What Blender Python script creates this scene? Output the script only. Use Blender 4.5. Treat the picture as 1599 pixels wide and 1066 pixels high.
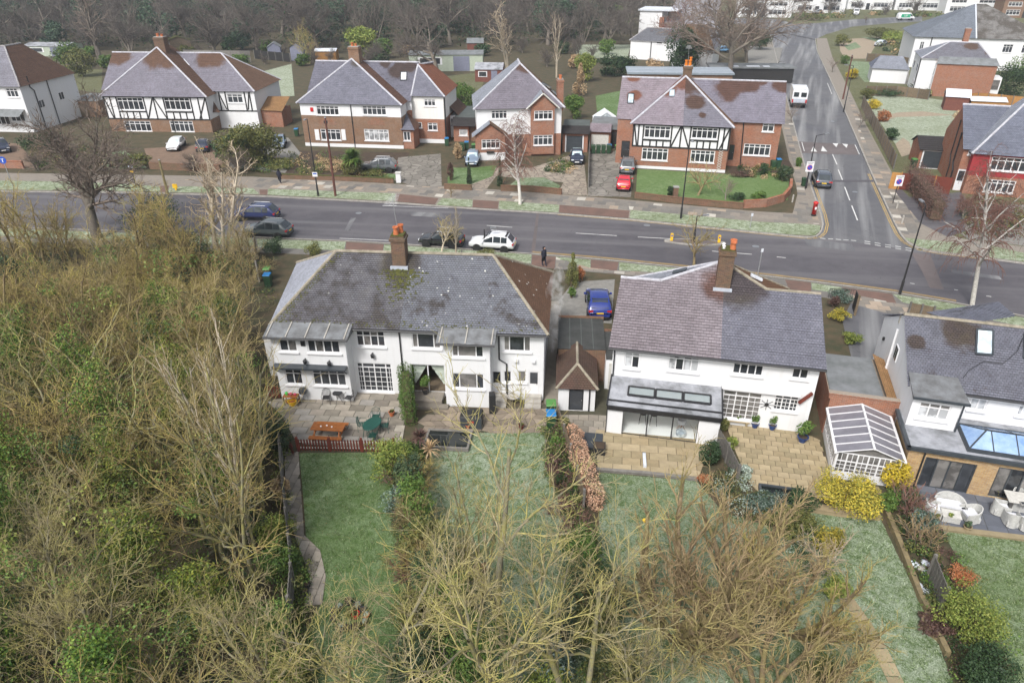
import bpy,math,random
import numpy as np
from mathutils import Vector,Matrix

# ------------------------------------------------------------------ scene, camera, light
for o in list(bpy.data.objects): bpy.data.objects.remove(o)
SC=bpy.context.scene
COL=SC.collection
H=25.0;FPX=1100.0;PITCH=math.radians(29.7);ROLL=math.radians(.4)
cd=bpy.data.cameras.new('camera');cam=bpy.data.objects.new('camera',cd);COL.objects.link(cam)
cd.sensor_fit='HORIZONTAL';cd.sensor_width=36;cd.lens=FPX/1599*36;cd.clip_start=.5;cd.clip_end=3000
cam.matrix_world=Matrix.Translation((0,0,H)) @ Matrix.Rotation(math.pi/2-PITCH,4,'X') @ Matrix.Rotation(-ROLL,4,'Z')
SC.camera=cam
W=bpy.data.worlds.new('World');SC.world=W;W.use_nodes=True
SUN_EL,SUN_AZ=math.radians(50),math.radians(208)      # azimuth clockwise from +Y: the light comes from behind the camera, a little from the left
nt=W.node_tree;bg=nt.nodes['Background']
sky=nt.nodes.new('ShaderNodeTexSky');sky.sky_type='NISHITA';sky.sun_disc=False
sky.sun_elevation=SUN_EL;sky.sun_rotation=SUN_AZ;sky.air_density=1.0;sky.dust_density=4.0;sky.ozone_density=1.0
hs=nt.nodes.new('ShaderNodeHueSaturation');hs.inputs['Saturation'].default_value=.38
nt.links.new(sky.outputs[0],hs.inputs['Color']);nt.links.new(hs.outputs[0],bg.inputs['Color'])
bg.inputs['Strength'].default_value=.095
sl=bpy.data.lights.new('sun','SUN');sl.energy=1.5;sl.angle=math.radians(12);sl.color=(1,.975,.94)
sun=bpy.data.objects.new('sun',sl);COL.objects.link(sun)
sd=Vector((math.sin(SUN_AZ)*math.cos(SUN_EL),math.cos(SUN_AZ)*math.cos(SUN_EL),math.sin(SUN_EL)))
sun.rotation_euler=sd.to_track_quat('Z','Y').to_euler()
vs=SC.view_settings;vs.view_transform='Standard';vs.look='None';vs.gamma=1;vs.exposure=1.06;vs.use_curve_mapping=False
SC.render.engine='CYCLES'
SC.cycles.max_bounces=6;SC.cycles.transparent_max_bounces=8;SC.cycles.volume_bounces=1

# ------------------------------------------------------------------ pixels to places
def ray(x,y):
    u=x-799.5;v=y-533
    u,v=u*math.cos(ROLL)-v*math.sin(ROLL),u*math.sin(ROLL)+v*math.cos(ROLL)
    return (u,FPX*math.cos(PITCH)-v*math.sin(PITCH),-(v*math.cos(PITCH)+FPX*math.sin(PITCH)))
def G(x,y,z=0.):
    "the point of the level z that pixel (x, y) shows"
    d=ray(x,y);t=(z-H)/d[2];return (d[0]*t,d[1]*t)
def G3(x,y,z=0.): return Vector((*G(x,y,z),z))
def heightat(x,y,Y):
    d=ray(x,y);t=Y/d[1];return H+d[2]*t
class Fr:
    "local frame of a building: u along the side that faces the camera, v away from it"
    def __init__(s,l,r,z=0):
        s.o=G(*l,z);q=G(*r,z);s.a=math.atan2(q[1]-s.o[1],q[0]-s.o[0]);s.w=math.hypot(q[0]-s.o[0],q[1]-s.o[1])
    def loc(s,X,Y):
        dx,dy=X-s.o[0],Y-s.o[1];c,n=math.cos(s.a),math.sin(s.a);return (dx*c+dy*n,-dx*n+dy*c)
    def wor(s,u,v,z=0):
        c,n=math.cos(s.a),math.sin(s.a);return (s.o[0]+u*c-v*n,s.o[1]+u*n+v*c,z)
    def fac(s,x,y,v=0):
        d=ray(x,y);c,n=math.cos(s.a),math.sin(s.a)
        ox,oy=s.loc(0,0);dx=d[0]*c+d[1]*n;dy=-d[0]*n+d[1]*c
        t=(v-oy)/dy;return (ox+dx*t,H+d[2]*t)
    def gr(s,x,y,z=0): return s.loc(*G(x,y,z))

# ------------------------------------------------------------------ materials
MATS={}
def S(r,g,b):
    f=lambda c: (c/255/12.92) if c/255 <= .04045 else ((c/255+.055)/1.055)**2.4
    return (f(r),f(g),f(b))
class NT:
    def __init__(s,name):
        s.m=bpy.data.materials.new(name);s.m.use_nodes=True;s.t=s.m.node_tree;s.n=s.t.nodes;s.b=s.n['Principled BSDF']
    def new(s,t,**k):
        n=s.n.new('ShaderNode'+t)
        for a,v in k.items(): setattr(n,a,v)
        return n
    def link(s,a,b): s.t.links.new(a,b)
    def coord(s,which='Object'):
        return s.new('TexCoord').outputs[which]
    def noise(s,scale,detail=6,rough=.6,vec=None,dist=0):
        n=s.new('TexNoise');n.inputs['Scale'].default_value=scale;n.inputs['Detail'].default_value=detail
        n.inputs['Roughness'].default_value=rough;n.inputs['Distortion'].default_value=dist
        if vec is not None: s.link(vec,n.inputs['Vector'])
        return n.outputs['Fac']
    def ramp(s,fac,stops,interp='LINEAR'):
        r=s.new('ValToRGB');r.color_ramp.interpolation=interp;e=r.color_ramp.elements
        while len(e) < len(stops): e.new(.5)
        for i,(p,c) in enumerate(stops):
            e[i].position=p;e[i].color=(*c,1) if not isinstance(c,(int,float)) else (c,c,c,1)
        s.link(fac,r.inputs['Fac']);return r.outputs['Color']
    def mix(s,f,a,b,mode='MIX'):
        m=s.new('Mix',data_type='RGBA',blend_type=mode)
        for sock,v in ((m.inputs[0],f),(m.inputs[6],a),(m.inputs[7],b)):
            if isinstance(v,(int,float)): sock.default_value=v
            elif isinstance(v,tuple): sock.default_value=(*v,1)
            else: s.link(v,sock)
        return m.outputs[2]
    def math(s,op,a,b=0.,c=None):
        m=s.new('Math',operation=op)
        for i,v in enumerate((a,b) if c is None else (a,b,c)):
            if isinstance(v,(int,float)): m.inputs[i].default_value=v
            else: s.link(v,m.inputs[i])
        return m.outputs[0]
    def bump(s,h,strength=.3,dist=.02):
        b=s.new('Bump');b.inputs['Strength'].default_value=strength;b.inputs['Distance'].default_value=dist
        s.link(h,b.inputs['Height']);s.link(b.outputs[0],s.b.inputs['Normal'])
    def done(s,col=None,rough=.8,spec=.3,**k):
        if col is not None:
            if isinstance(col,tuple): s.b.inputs['Base Color'].default_value=(*col,1)
            else: s.link(col,s.b.inputs['Base Color'])
        if isinstance(rough,(int,float)): s.b.inputs['Roughness'].default_value=rough
        else: s.link(rough,s.b.inputs['Roughness'])
        s.b.inputs['Specular IOR Level'].default_value=spec
        for a,v in k.items(): s.b.inputs[a.replace('_',' ')].default_value=v
        return s.m
def plain(name,c1,c2=None,scale=4.,rough=.75,bump=.15,spec=.3,obj_var=0,lo=.35,hi=.65,detail=6,coord='Object',**k):
    "two-tone noise surface; obj_var also shifts the value from one object to the next"
    if name in MATS: return MATS[name]
    t=NT(name);v=t.coord(coord)
    c2=c2 or tuple(x*.8 for x in c1)
    f=t.noise(scale,detail,.65,v)
    col=t.ramp(f,[(lo,c1),(hi,c2)])
    if obj_var:
        oi=t.new('ObjectInfo').outputs['Random']
        col=t.mix(1.,col,t.ramp(oi,[(0,1-obj_var),(1,1+obj_var*.6)]),'MULTIPLY')
    if bump: t.bump(t.noise(scale*6,4,.6,v),bump,.02)
    MATS[name]=t.done(col,rough,spec,**k);return MATS[name]
def render_wall(name,c,dirt):
    "painted render: faint streaks of dirt"
    t=NT(name);v=t.coord('Object')
    mp=t.new('Mapping');mp.inputs['Scale'].default_value=(2.2,2.2,.25);t.link(v,mp.inputs[0])
    s1=t.noise(1.3,5,.6,mp.outputs[0]);s2=t.noise(.7,4,.6,v)
    f=t.math('MULTIPLY',t.ramp(s1,[(.5,0.),(.85,.6)]),t.ramp(s2,[(.35,.1),(.7,.8)]))
    col=t.mix(f,c,dirt)
    t.bump(t.noise(60,3,.6,v),.12,.01)
    MATS[name]=t.done(col,.85,.25);return MATS[name]
def brick_mat(name,c1,c2,mortar,bw=.225,bh=.075,weather=(.3,.28,.25),wamt=.3):
    t=NT(name);v=t.coord('Object')
    sep=t.new('SeparateXYZ');t.link(v,sep.inputs[0])
    cmb=t.new('CombineXYZ');t.link(t.math('ADD',sep.outputs[0],sep.outputs[1]),cmb.inputs[0]);t.link(sep.outputs[2],cmb.inputs[1])
    b=t.new('TexBrick');b.inputs['Scale'].default_value=1;b.inputs['Brick Width'].default_value=bw;b.inputs['Row Height'].default_value=bh
    b.inputs['Mortar Size'].default_value=.01;b.inputs['Color1'].default_value=(*c1,1);b.inputs['Color2'].default_value=(*c2,1);b.inputs['Mortar'].default_value=(*mortar,1)
    b.inputs['Mortar Smooth'].default_value=.2
    t.link(cmb.outputs[0],b.inputs['Vector'])
    f=t.ramp(t.noise(.9,6,.65,v),[(.4,0.),(.75,wamt)])
    col=t.mix(f,b.outputs['Color'],weather)
    col=t.mix(.35,col,t.ramp(t.noise(7,4,.7,v),[(.3,.55),(.7,1.25)]),'MULTIPLY')
    t.bump(t.math('SUBTRACT',1.,b.outputs['Fac']),.5,.01)
    MATS[name]=t.done(col,.9,.2);return MATS[name]
def roof_mat(name,tile1,tile2,frost=None,amt=.8,melt=(),moss=(.09,.085,.04),moss_amt=.0,specks=0.,patch=.25,tw=.17,th=.15,scale=.5):
    """clay or concrete tiles, UV in metres (u along the eave, v up the slope); frost lies on it except where
    melt = [(x, y, z, r)] (world) and the breakup noise have cleared it"""
    t=NT(name);geo=t.new('NewGeometry').outputs['Position'];uv=t.new('UVMap').outputs[0]
    b=t.new('TexBrick');b.inputs['Scale'].default_value=1;b.inputs['Brick Width'].default_value=tw;b.inputs['Row Height'].default_value=th
    b.inputs['Mortar Size'].default_value=.007;b.inputs['Mortar Smooth'].default_value=.5;b.inputs['Bias'].default_value=0
    b.inputs['Color1'].default_value=(*tile1,1);b.inputs['Color2'].default_value=(*tile2,1);b.inputs['Mortar'].default_value=(*[c*.35 for c in tile1],1)
    t.link(uv,b.inputs['Vector'])
    n1=t.noise(scale,7,.7,geo);n2=t.noise(9,4,.7,geo);n3=t.noise(.22,4,.6,geo)
    col=t.mix(.5,b.outputs['Color'],t.ramp(n2,[(.3,.5),(.7,1.4)]),'MULTIPLY')
    if moss_amt: col=t.mix(t.math('MULTIPLY',t.ramp(n1,[(.48,0.),(.62,1.)]),moss_amt),col,moss)
    if frost:
        cover=t.ramp(n1,[(patch,0.),(patch+.12,1.)])
        for (x,y,z,r) in melt:
            d=t.new('VectorMath',operation='DISTANCE');t.link(geo,d.inputs[0]);d.inputs[1].default_value=(x,y,z)
            dd=t.math('ADD',d.outputs['Value'],t.math('MULTIPLY',t.math('SUBTRACT',n1,.5),r*1.6))
            cover=t.math('MULTIPLY',cover,t.ramp(t.math('DIVIDE',dd,r*2),[(.38,0.),(.56,1.)]))
        grain=t.ramp(n2,[(.25,.72),(.6,1.)])
        f=t.math('MULTIPLY',t.math('MULTIPLY',cover,grain),amt)
        f=t.math('MULTIPLY',f,t.math('ADD',.6,t.math('MULTIPLY',t.math('SUBTRACT',1.,b.outputs['Fac']),.4)))
        frost=(frost[0]*.80,frost[1]*.82,frost[2]*.86);fc=t.mix(t.ramp(n3,[(.35,0.),(.65,1.)]),frost,tuple(c*.86 for c in frost))
        col=t.mix(f,col,fc)
    b2=t.new('TexBrick');b2.inputs['Scale'].default_value=1;b2.inputs['Brick Width'].default_value=tw;b2.inputs['Row Height'].default_value=th;b2.inputs['Mortar Size'].default_value=.012
    b2.inputs['Color1'].default_value=(.84,.84,.84,1);b2.inputs['Color2'].default_value=(1.1,1.1,1.1,1);b2.inputs['Mortar'].default_value=(.6,.6,.6,1);t.link(uv,b2.inputs['Vector'])
    col=t.mix(1.,col,b2.outputs['Color'],'MULTIPLY');col=t.mix(.5,col,t.ramp(t.noise(1.3,5,.7,geo),[(.3,.62),(.7,1.3)]),'MULTIPLY')
    if specks:
        vo=t.new('TexVoronoi');vo.inputs['Scale'].default_value=2.3;t.link(geo,vo.inputs['Vector'])
        sp=t.ramp(t.math('ADD',vo.outputs['Distance'],t.math('MULTIPLY',n2,.16)),[(.2,1.),(.235,0.)])
        gate=t.ramp(t.noise(1.1,3,.6,geo),[(.5,0.),(.58,specks)])
        col=t.mix(t.math('MULTIPLY',sp,gate),col,(.62,.62,.58))
    t.bump(t.math('ADD',t.math('SUBTRACT',1.,b.outputs['Fac']),t.math('MULTIPLY',n2,.6)),.5,.02)
    MATS[name]=t.done(col,.85,.25);return MATS[name]
def grass_mat(name,g1,g2,frost,famt,patch=.5):
    t=NT(name);geo=t.new('NewGeometry').outputs['Position']
    n1=t.noise(.22,5,.65,geo);n2=t.noise(2.2,6,.75,geo,.6);n3=t.noise(16,3,.7,geo)
    col=t.mix(t.ramp(n2,[(.3,0.),(.7,1.)]),g1,g2)
    f=t.math('MULTIPLY',t.ramp(n1,[(patch-.2,.15),(patch+.15,1.)]),t.ramp(t.math('ADD',t.math('MULTIPLY',n2,.6),t.math('MULTIPLY',n3,.4)),[(.42,0.),(.56,famt)]))
    col=t.mix(f,col,frost)
    col=t.mix(.6,col,t.ramp(n3,[(.3,.55),(.7,1.35)]),'MULTIPLY')
    t.bump(t.math('ADD',n2,t.math('MULTIPLY',n3,.5)),.9,.12)
    MATS[name]=t.done(col,.95,.1);return MATS[name]
def asphalt_mat(name,c,c2,ang=None,pale=None):
    t=NT(name);geo=t.new('NewGeometry').outputs['Position']
    n1=t.noise(.12,5,.6,geo,.5);n2=t.noise(.8,5,.7,geo);n3=t.noise(40,2,.6,geo)
    col=t.mix(t.ramp(t.math('ADD',t.math('MULTIPLY',n1,.6),t.math('MULTIPLY',n2,.4)),[(.38,0.),(.62,1.)]),c,c2)
    if ang is not None:     # worn, dried tracks running along the road
        mp=t.new('Mapping');mp.vector_type='TEXTURE';mp.inputs['Rotation'].default_value=(0,0,ang);mp.inputs['Scale'].default_value=(38,1.5,1);t.link(geo,mp.inputs[0])
        col=t.mix(t.ramp(t.noise(1.,3,.55,mp.outputs[0]),[(.48,0.),(.72,1.)]),col,pale)
    vo=t.new('TexVoronoi',feature='DISTANCE_TO_EDGE');vo.inputs['Scale'].default_value=.13
    mx=t.new('Mix',data_type='VECTOR');mx.inputs[0].default_value=.12
    t.link(geo,mx.inputs[4]);nn=t.new('TexNoise');nn.inputs['Scale'].default_value=.5;t.link(geo,nn.inputs['Vector'])
    sc=t.new('VectorMath',operation='SCALE');sc.inputs['Scale'].default_value=60;t.link(nn.outputs['Color'],sc.inputs[0]);t.link(sc.outputs[0],mx.inputs[5])
    t.link(mx.outputs[1],vo.inputs['Vector'])
    crack=t.ramp(vo.outputs['Distance'],[(.0,.55),(.006,0.)])
    col=t.mix(t.math('MULTIPLY',crack,t.ramp(n2,[(.45,0.),(.6,1.)])),col,tuple(x*.35 for x in c))
    col=t.mix(.5,col,t.ramp(n3,[(.3,.7),(.7,1.25)]),'MULTIPLY')
    t.bump(n3,.25,.01)
    MATS[name]=t.done(col,t.ramp(n1,[(.35,.5),(.65,.8)]),.35);return MATS[name]
def stones_mat(name,c1,c2,joint,scale):
    "a drive of irregular flat stones too far off to build one by one"
    t=NT(name);geo=t.new('NewGeometry').outputs['Position']
    vo=t.new('TexVoronoi',feature='DISTANCE_TO_EDGE');vo.inputs['Scale'].default_value=scale;t.link(geo,vo.inputs['Vector']);vc=t.new('TexVoronoi');vc.inputs['Scale'].default_value=scale;t.link(geo,vc.inputs['Vector'])
    sp=t.new('SeparateColor');t.link(vc.outputs['Color'],sp.inputs[0])
    col=t.mix(sp.outputs[0],c1,c2);col=t.mix(t.ramp(t.noise(.35,5,.65,geo),[(.4,0.),(.65,.7)]),col,tuple(x*.6 for x in c1));col=t.mix(t.ramp(vo.outputs['Distance'],[(.02,.85),(.07,0.)]),col,joint)
    t.bump(t.ramp(vo.outputs['Distance'],[(0,0.),(.08,1.)]),.5,.03)
    MATS[name]=t.done(col,.85,.2);return MATS[name]
def leaf_mat(name,c1,c2,c3=None,var=.25):
    t=NT(name);geo=t.new('NewGeometry');v=t.coord('Object')
    rnd=geo.outputs['Random Per Island']
    col=t.ramp(rnd,[(0,c1),(.55,c2),(1,c3 or c2)])
    col=t.mix(.6,col,t.ramp(t.noise(1.6,3,.6,v),[(.3,.55),(.7,1.3)]),'MULTIPLY')
    oi=t.new('ObjectInfo').outputs['Random']
    col=t.mix(1.,col,t.ramp(oi,[(0,1-var),(1,1+var*.5)]),'MULTIPLY')
    MATS[name]=t.done(col,.6,.3);return MATS[name]
def bark_mat(name,c1,c2,lichen=None,lamt=0.,var=.2,sc=1.2):
    t=NT(name);geo=t.new('NewGeometry');v=t.coord('Object')
    n1=t.noise(sc,5,.65,v);n2=t.noise(14,3,.7,v)
    col=t.mix(t.ramp(n2,[(.35,0.),(.65,1.)]),c1,c2)
    col=t.mix(.5,col,t.ramp(geo.outputs['Random Per Island'],[(0,.55),(1,1.3)]),'MULTIPLY')
    if lichen: col=t.mix(t.math('MULTIPLY',t.ramp(n1,[(.42,0.),(.6,1.)]),lamt),col,lichen)
    oi=t.new('ObjectInfo').outputs['Random']
    col=t.mix(1.,col,t.ramp(oi,[(0,1-var),(1,1+var)]),'MULTIPLY')
    MATS[name]=t.done(col,.9,.15);return MATS[name]
def glass_mat(name,c,rough=.06,spec=.7):
    t=NT(name);v=t.coord('Object');oi=t.new('ObjectInfo').outputs['Random']
    col=t.mix(.7,c,t.ramp(oi,[(0,.45),(1,1.6)]),'MULTIPLY')
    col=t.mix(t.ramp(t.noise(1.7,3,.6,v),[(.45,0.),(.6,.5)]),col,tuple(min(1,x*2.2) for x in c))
    MATS[name]=t.done(col,rough,spec);return MATS[name]
def clear_glass(name,tint=(.97,.98,.98),refl=.07):
    t=NT(name);tr=t.new('BsdfTransparent');tr.inputs[0].default_value=(*tint,1)
    gl=t.new('BsdfGlossy');gl.inputs['Roughness'].default_value=.03
    mx=t.new('MixShader');mx.inputs[0].default_value=refl;t.link(tr.outputs[0],mx.inputs[1]);t.link(gl.outputs[0],mx.inputs[2])
    t.link(mx.outputs[0],t.n['Material Output'].inputs['Surface'])
    MATS[name]=t.m;return t.m
def frosted_glass(name,c,clear=.55):
    t=NT(name);tr=t.new('BsdfTransparent');mx=t.new('MixShader');mx.inputs[0].default_value=1-clear;t.done(c,.1,.6)
    t.link(tr.outputs[0],mx.inputs[1]);t.link(t.b.outputs[0],mx.inputs[2]);t.link(mx.outputs[0],t.n['Material Output'].inputs['Surface']);MATS[name]=t.m
def paint(name,c,rough=.25,metal=0.,coat=.6):
    t=NT(name);v=t.coord('Object')
    col=t.mix(t.ramp(t.noise(3,5,.6,v),[(.4,0.),(.75,.25)]),c,tuple(x*.6+.04 for x in c))
    m=t.done(col,rough,.5,Metallic=metal);t.b.inputs['Coat Weight'].default_value=coat;t.b.inputs['Coat Roughness'].default_value=.08
    MATS[name]=m;return m

# ------------------------------------------------------------------ mesh building
class MB:
    def __init__(s): s.v=[];s.f=[];s.uv={}
    def add(s,vs,fs):
        n=len(s.v);s.v += [tuple(p) for p in vs];s.f += [tuple(i+n for i in f) for f in fs];return s
    def quad(s,*p,uv=None):
        s.add(p,[tuple(range(len(p)))])
        if uv: s.uv[len(s.f)-1]=uv
        return s
    def box(s,x0,x1,y0,y1,z0,z1):
        if x0 > x1: x0,x1=x1,x0
        if y0 > y1: y0,y1=y1,y0
        if z0 > z1: z0,z1=z1,z0
        return s.add([(x0,y0,z0),(x1,y0,z0),(x1,y1,z0),(x0,y1,z0),(x0,y0,z1),(x1,y0,z1),(x1,y1,z1),(x0,y1,z1)],
                     [(0,3,2,1),(4,5,6,7),(0,1,5,4),(1,2,6,5),(2,3,7,6),(3,0,4,7)])
    def bar(s,a,b,w,h,up=(0,0,1)):
        "a square bar from a to b, w across and h along up"
        a=Vector(a);b=Vector(b);d=(b-a).normalized();up=Vector(up)
        sx=d.cross(up)
        if sx.length < 1e-4: sx=d.cross(Vector((1,0,0)))
        sx.normalize();uz=sx.cross(d);sx *= w/2;uz *= h/2
        return s.add([a-sx-uz,a+sx-uz,a+sx+uz,a-sx+uz,b-sx-uz,b+sx-uz,b+sx+uz,b-sx+uz],
                     [(0,1,2,3),(7,6,5,4),(0,4,5,1),(1,5,6,2),(2,6,7,3),(3,7,4,0)])
    def tube(s,pts,rad,n=8,cap=True):
        pts=[Vector(p) for p in pts];rad=rad if isinstance(rad,(list,tuple)) else [rad]*len(pts)
        base=len(s.v);prev=None
        for i,p in enumerate(pts):
            d=(pts[min(i+1,len(pts)-1)]-pts[max(i-1,0)]).normalized()
            ref=prev if prev is not None else (Vector((0,0,1)) if abs(d.z) < .9 else Vector((1,0,0)))
            x=d.cross(ref)
            if x.length < 1e-5: x=d.cross(Vector((0,1,0)))
            x.normalize();y=d.cross(x).normalized();prev=y if False else ref
            for k in range(n):
                a=2*math.pi*k/n;s.v.append(tuple(p+x*math.cos(a)*rad[i]+y*math.sin(a)*rad[i]))
        for i in range(len(pts)-1):
            for k in range(n):
                a=base+i*n+k;b=base+i*n+(k+1) % n;s.f.append((a,b,b+n,a+n))
        if cap:
            s.f.append(tuple(base+k for k in range(n))[::-1]);e=base+(len(pts)-1)*n;s.f.append(tuple(e+k for k in range(n)))
        return s
    def lathe(s,prof,n=16,c=(0,0,0)):
        base=len(s.v)
        for r,z in prof:
            for k in range(n):
                a=2*math.pi*k/n;s.v.append((c[0]+r*math.cos(a),c[1]+r*math.sin(a),c[2]+z))
        for i in range(len(prof)-1):
            for k in range(n):
                a=base+i*n+k;b=base+i*n+(k+1) % n;s.f.append((a,b,b+n,a+n))
        if prof[0][0] > 1e-4: s.f.append(tuple(base+k for k in range(n))[::-1])
        if prof[-1][0] > 1e-4: e=base+(len(prof)-1)*n;s.f.append(tuple(e+k for k in range(n)))
        return s
    def prism(s,poly,z0,z1):
        n=len(poly);a=sum(poly[i][0]*poly[(i+1) % n][1]-poly[(i+1) % n][0]*poly[i][1] for i in range(n))
        if a < 0: poly=poly[::-1]
        return s.add([(p[0],p[1],z0) for p in poly]+[(p[0],p[1],z1) for p in poly],
                     [tuple(range(n))[::-1],tuple(range(n,2*n))]+[(i,(i+1) % n,n+(i+1) % n,n+i) for i in range(n)])
    def mesh(s,name,mat,smooth=False):
        me=bpy.data.meshes.new(name);me.from_pydata(s.v,[],s.f)
        if s.uv:
            uvl=me.uv_layers.new(name='UVMap')
            for fi,uv in s.uv.items():
                for li,c in zip(me.polygons[fi].loop_indices,uv): uvl.data[li].uv=c
        if mat is not None: me.materials.append(MATS[mat] if isinstance(mat,str) else mat)
        if smooth: me.polygons.foreach_set('use_smooth',[True]*len(me.polygons))
        me.update();return me
    def build(s,name,mat,parent=None,smooth=False):
        return obj(name,s.mesh(name,mat,smooth),parent)
def obj(name,me,parent=None):
    o=bpy.data.objects.new(name,me);COL.objects.link(o)
    if parent is not None: o.parent=parent
    return o
def tag(o,label=None,cat=None,group=None,kind=None):
    for k,v in (('label',label),('category',cat),('group',group),('kind',kind)):
        if v: o[k]=v
    return o
def thing(name,label,cat,loc=(0,0,0),rz=0,group=None,scale=1):
    o=bpy.data.objects.new(name,None);COL.objects.link(o);o.empty_display_size=.2
    o.location=(tuple(loc)+(0,))[:3];o.rotation_euler=(0,0,rz)
    if scale != 1: o.scale=(scale,)*3 if isinstance(scale,(int,float)) else scale
    return tag(o,label,cat,group)
def kids(o): return [c for c in COL.objects if c.parent == o]
TREE={}
def copy_tree(o,parent=None):
    c=o.copy();COL.objects.link(c);c.parent=parent
    for ch in TREE.get(o.name) or o.children: copy_tree(ch,c)
    return c
def sheet(name,pix,mat,z=0.,kind='structure',parent=None,thick=0.,world=False,label=None,cat=None):
    poly=[p if world else G(*p,z) for p in pix]
    mb=MB()
    if thick: mb.prism(poly,z-thick,z)
    else:
        n=len(poly);a=sum(poly[i][0]*poly[(i+1) % n][1]-poly[(i+1) % n][0]*poly[i][1] for i in range(n))
        if a < 0: poly=poly[::-1]
        mb.add([(p[0],p[1],z) for p in poly],[tuple(range(n))])
    o=mb.build(name,mat,parent)
    if parent is None and kind: tag(o,kind=kind)
    if label: tag(o,label,cat)
    return o
def inside(p,poly):
    x,y=p[:2];r=False;n=len(poly)
    for i in range(n):
        x1,y1=poly[i][:2];x2,y2=poly[(i+1) % n][:2]
        if (y1 > y) != (y2 > y) and x < (x2-x1)*(y-y1)/(y2-y1)+x1: r=not r
    return r
def polyline(pts,step):
    "points every step along a polyline"
    out=[Vector((*pts[0][:2],0))];acc=0
    for a,b in zip(pts,pts[1:]):
        a=Vector((*a[:2],0));b=Vector((*b[:2],0));L=(b-a).length;d=(b-a)/max(L,1e-6);t=step-acc
        while t <= L: out.append(a+d*t);t += step
        acc=(acc+L) % step
    return out
# ------------------------------------------------------------------ the materials in use
random.seed(7)
render_wall('white_render',(.69,.695,.705),(.46,.455,.42));render_wall('cream_render',(.74,.73,.70),(.52,.49,.43))
render_wall('red_render',(.30,.035,.04),(.2,.03,.03))
brick_mat('brick_red',(.36,.12,.055),(.25,.075,.035),(.3,.25,.2));brick_mat('brick_brown',(.26,.125,.06),(.17,.085,.045),(.24,.2,.16))
brick_mat('brick_yellow',(.50,.33,.14),(.36,.20,.075),(.36,.32,.25));brick_mat('brick_old',(.19,.095,.06),(.11,.06,.045),(.17,.15,.12),weather=(.10,.09,.05),wamt=.6)
brick_mat('brick_wall',(.22,.10,.06),(.14,.07,.045),(.2,.17,.13),weather=(.1,.1,.06),wamt=.6)
plain('upvc',(.74,.74,.75),(.69,.69,.70),2,.35,0);plain('timber_black',(.02,.02,.022),(.035,.033,.03),5,.6)
plain('black_metal',(.018,.018,.02),(.03,.03,.032),5,.4,.05,.5);plain('anthracite',(.035,.042,.05),(.05,.058,.066),3,.4,.05,.5)
plain('grey_metal',(.3,.31,.33),(.24,.25,.26),5,.4,.05,.5,Metallic=.5);plain('galv',(.42,.43,.44),(.33,.34,.35),5,.45,.05,.5,Metallic=.4)
plain('frost_roof',(.34,.35,.38),(.12,.125,.13),.7,.7,.2,lo=.4,hi=.66);plain('lead',(.46,.50,.56),(.36,.39,.44),3,.5,.1,.4);plain('lead_dark',(.2,.21,.22),(.11,.11,.11),1.5,.55,.2)
plain('terracotta',(.52,.17,.07),(.40,.12,.05),8,.8);plain('moss',(.10,.10,.025),(.05,.055,.02),6,.95,.6)
plain('felt_grey',(.20,.21,.22),(.13,.14,.14),1.1,.85,.2);plain('felt_green',(.10,.115,.11),(.07,.08,.075),1.2,.85,.2);plain('felt_dark',(.06,.062,.06),(.04,.042,.04),1.3,.85,.2)
plain('frost_white',(.62,.65,.70),(.50,.53,.58),3,.85,.2);plain('zinc',(.25,.29,.33),(.19,.225,.255),1.2,.5,.1,.4)
plain('timber_fence',(.19,.14,.09),(.12,.095,.065),3,.9,.3,obj_var=.3);plain('timber_orange',(.42,.22,.07),(.33,.16,.05),3,.85,.2,obj_var=.15);plain('timber_red',(.17,.04,.025),(.12,.03,.02),4,.7,.2,obj_var=.2)
plain('timber_gold',(.36,.13,.035),(.27,.09,.025),5,.55,.2,obj_var=.15);plain('timber_grey',(.2,.19,.17),(.14,.13,.12),4,.9,.3,obj_var=.25);plain('sleeper',(.24,.19,.1),(.15,.12,.07),3,.9,.3)
plain('shed_green',(.42,.47,.38),(.36,.41,.33),2,.7,.1);plain('shed_blue',(.2,.21,.28),(.16,.17,.22),3,.8,.2);plain('shed_red',(.18,.07,.05),(.13,.05,.04),3,.85,.2)
plain('soil',(.075,.052,.035),(.045,.034,.025),1.5,.95,.6);plain('leaf_litter',(.095,.07,.042),(.05,.052,.028),.9,.95,.8)
plain('gravel',(.34,.28,.2),(.25,.2,.15),2,.95,.5);plain('gravel_grey',(.24,.23,.21),(.17,.165,.15),2.5,.95,.5);plain('block_red',(.20,.135,.095),(.15,.105,.075),1.2,.9,.3)
plain('concrete',(.34,.33,.31),(.25,.245,.23),.7,.9,.2);plain('kerbstone',(.35,.33,.30),(.24,.23,.21),2,.9,.2);plain('macadam_red',(.165,.10,.08),(.12,.08,.066),.8,.9,.2)
plain('jointing',(.085,.078,.055),(.055,.055,.035),2,.95,.2);plain('line_white',(.62,.62,.6),(.42,.42,.42),1.3,.7,.05,lo=.45,hi=.75);plain('line_yellow',(.46,.31,.09),(.32,.23,.11),1.1,.75,.05)
for i,c in enumerate([(.29,.26,.22),(.33,.31,.28),(.25,.235,.215),(.31,.27,.235)]): plain('slab_grey%d' % i,c,tuple(x*.78 for x in c),2.4,.85,.2,obj_var=.12)
for i,c in enumerate([(.37,.30,.185),(.345,.275,.165),(.40,.325,.205),(.31,.255,.155)]): plain('slab_sand%d' % i,c,tuple(x*.8 for x in c),2.2,.85,.2,obj_var=.12)
for i,c in enumerate([(.36,.32,.265),(.31,.275,.23),(.335,.305,.255),(.28,.25,.205)]): plain('slab_buff%d' % i,c,tuple(x*.78 for x in c),2.2,.85,.2,obj_var=.32)
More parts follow.
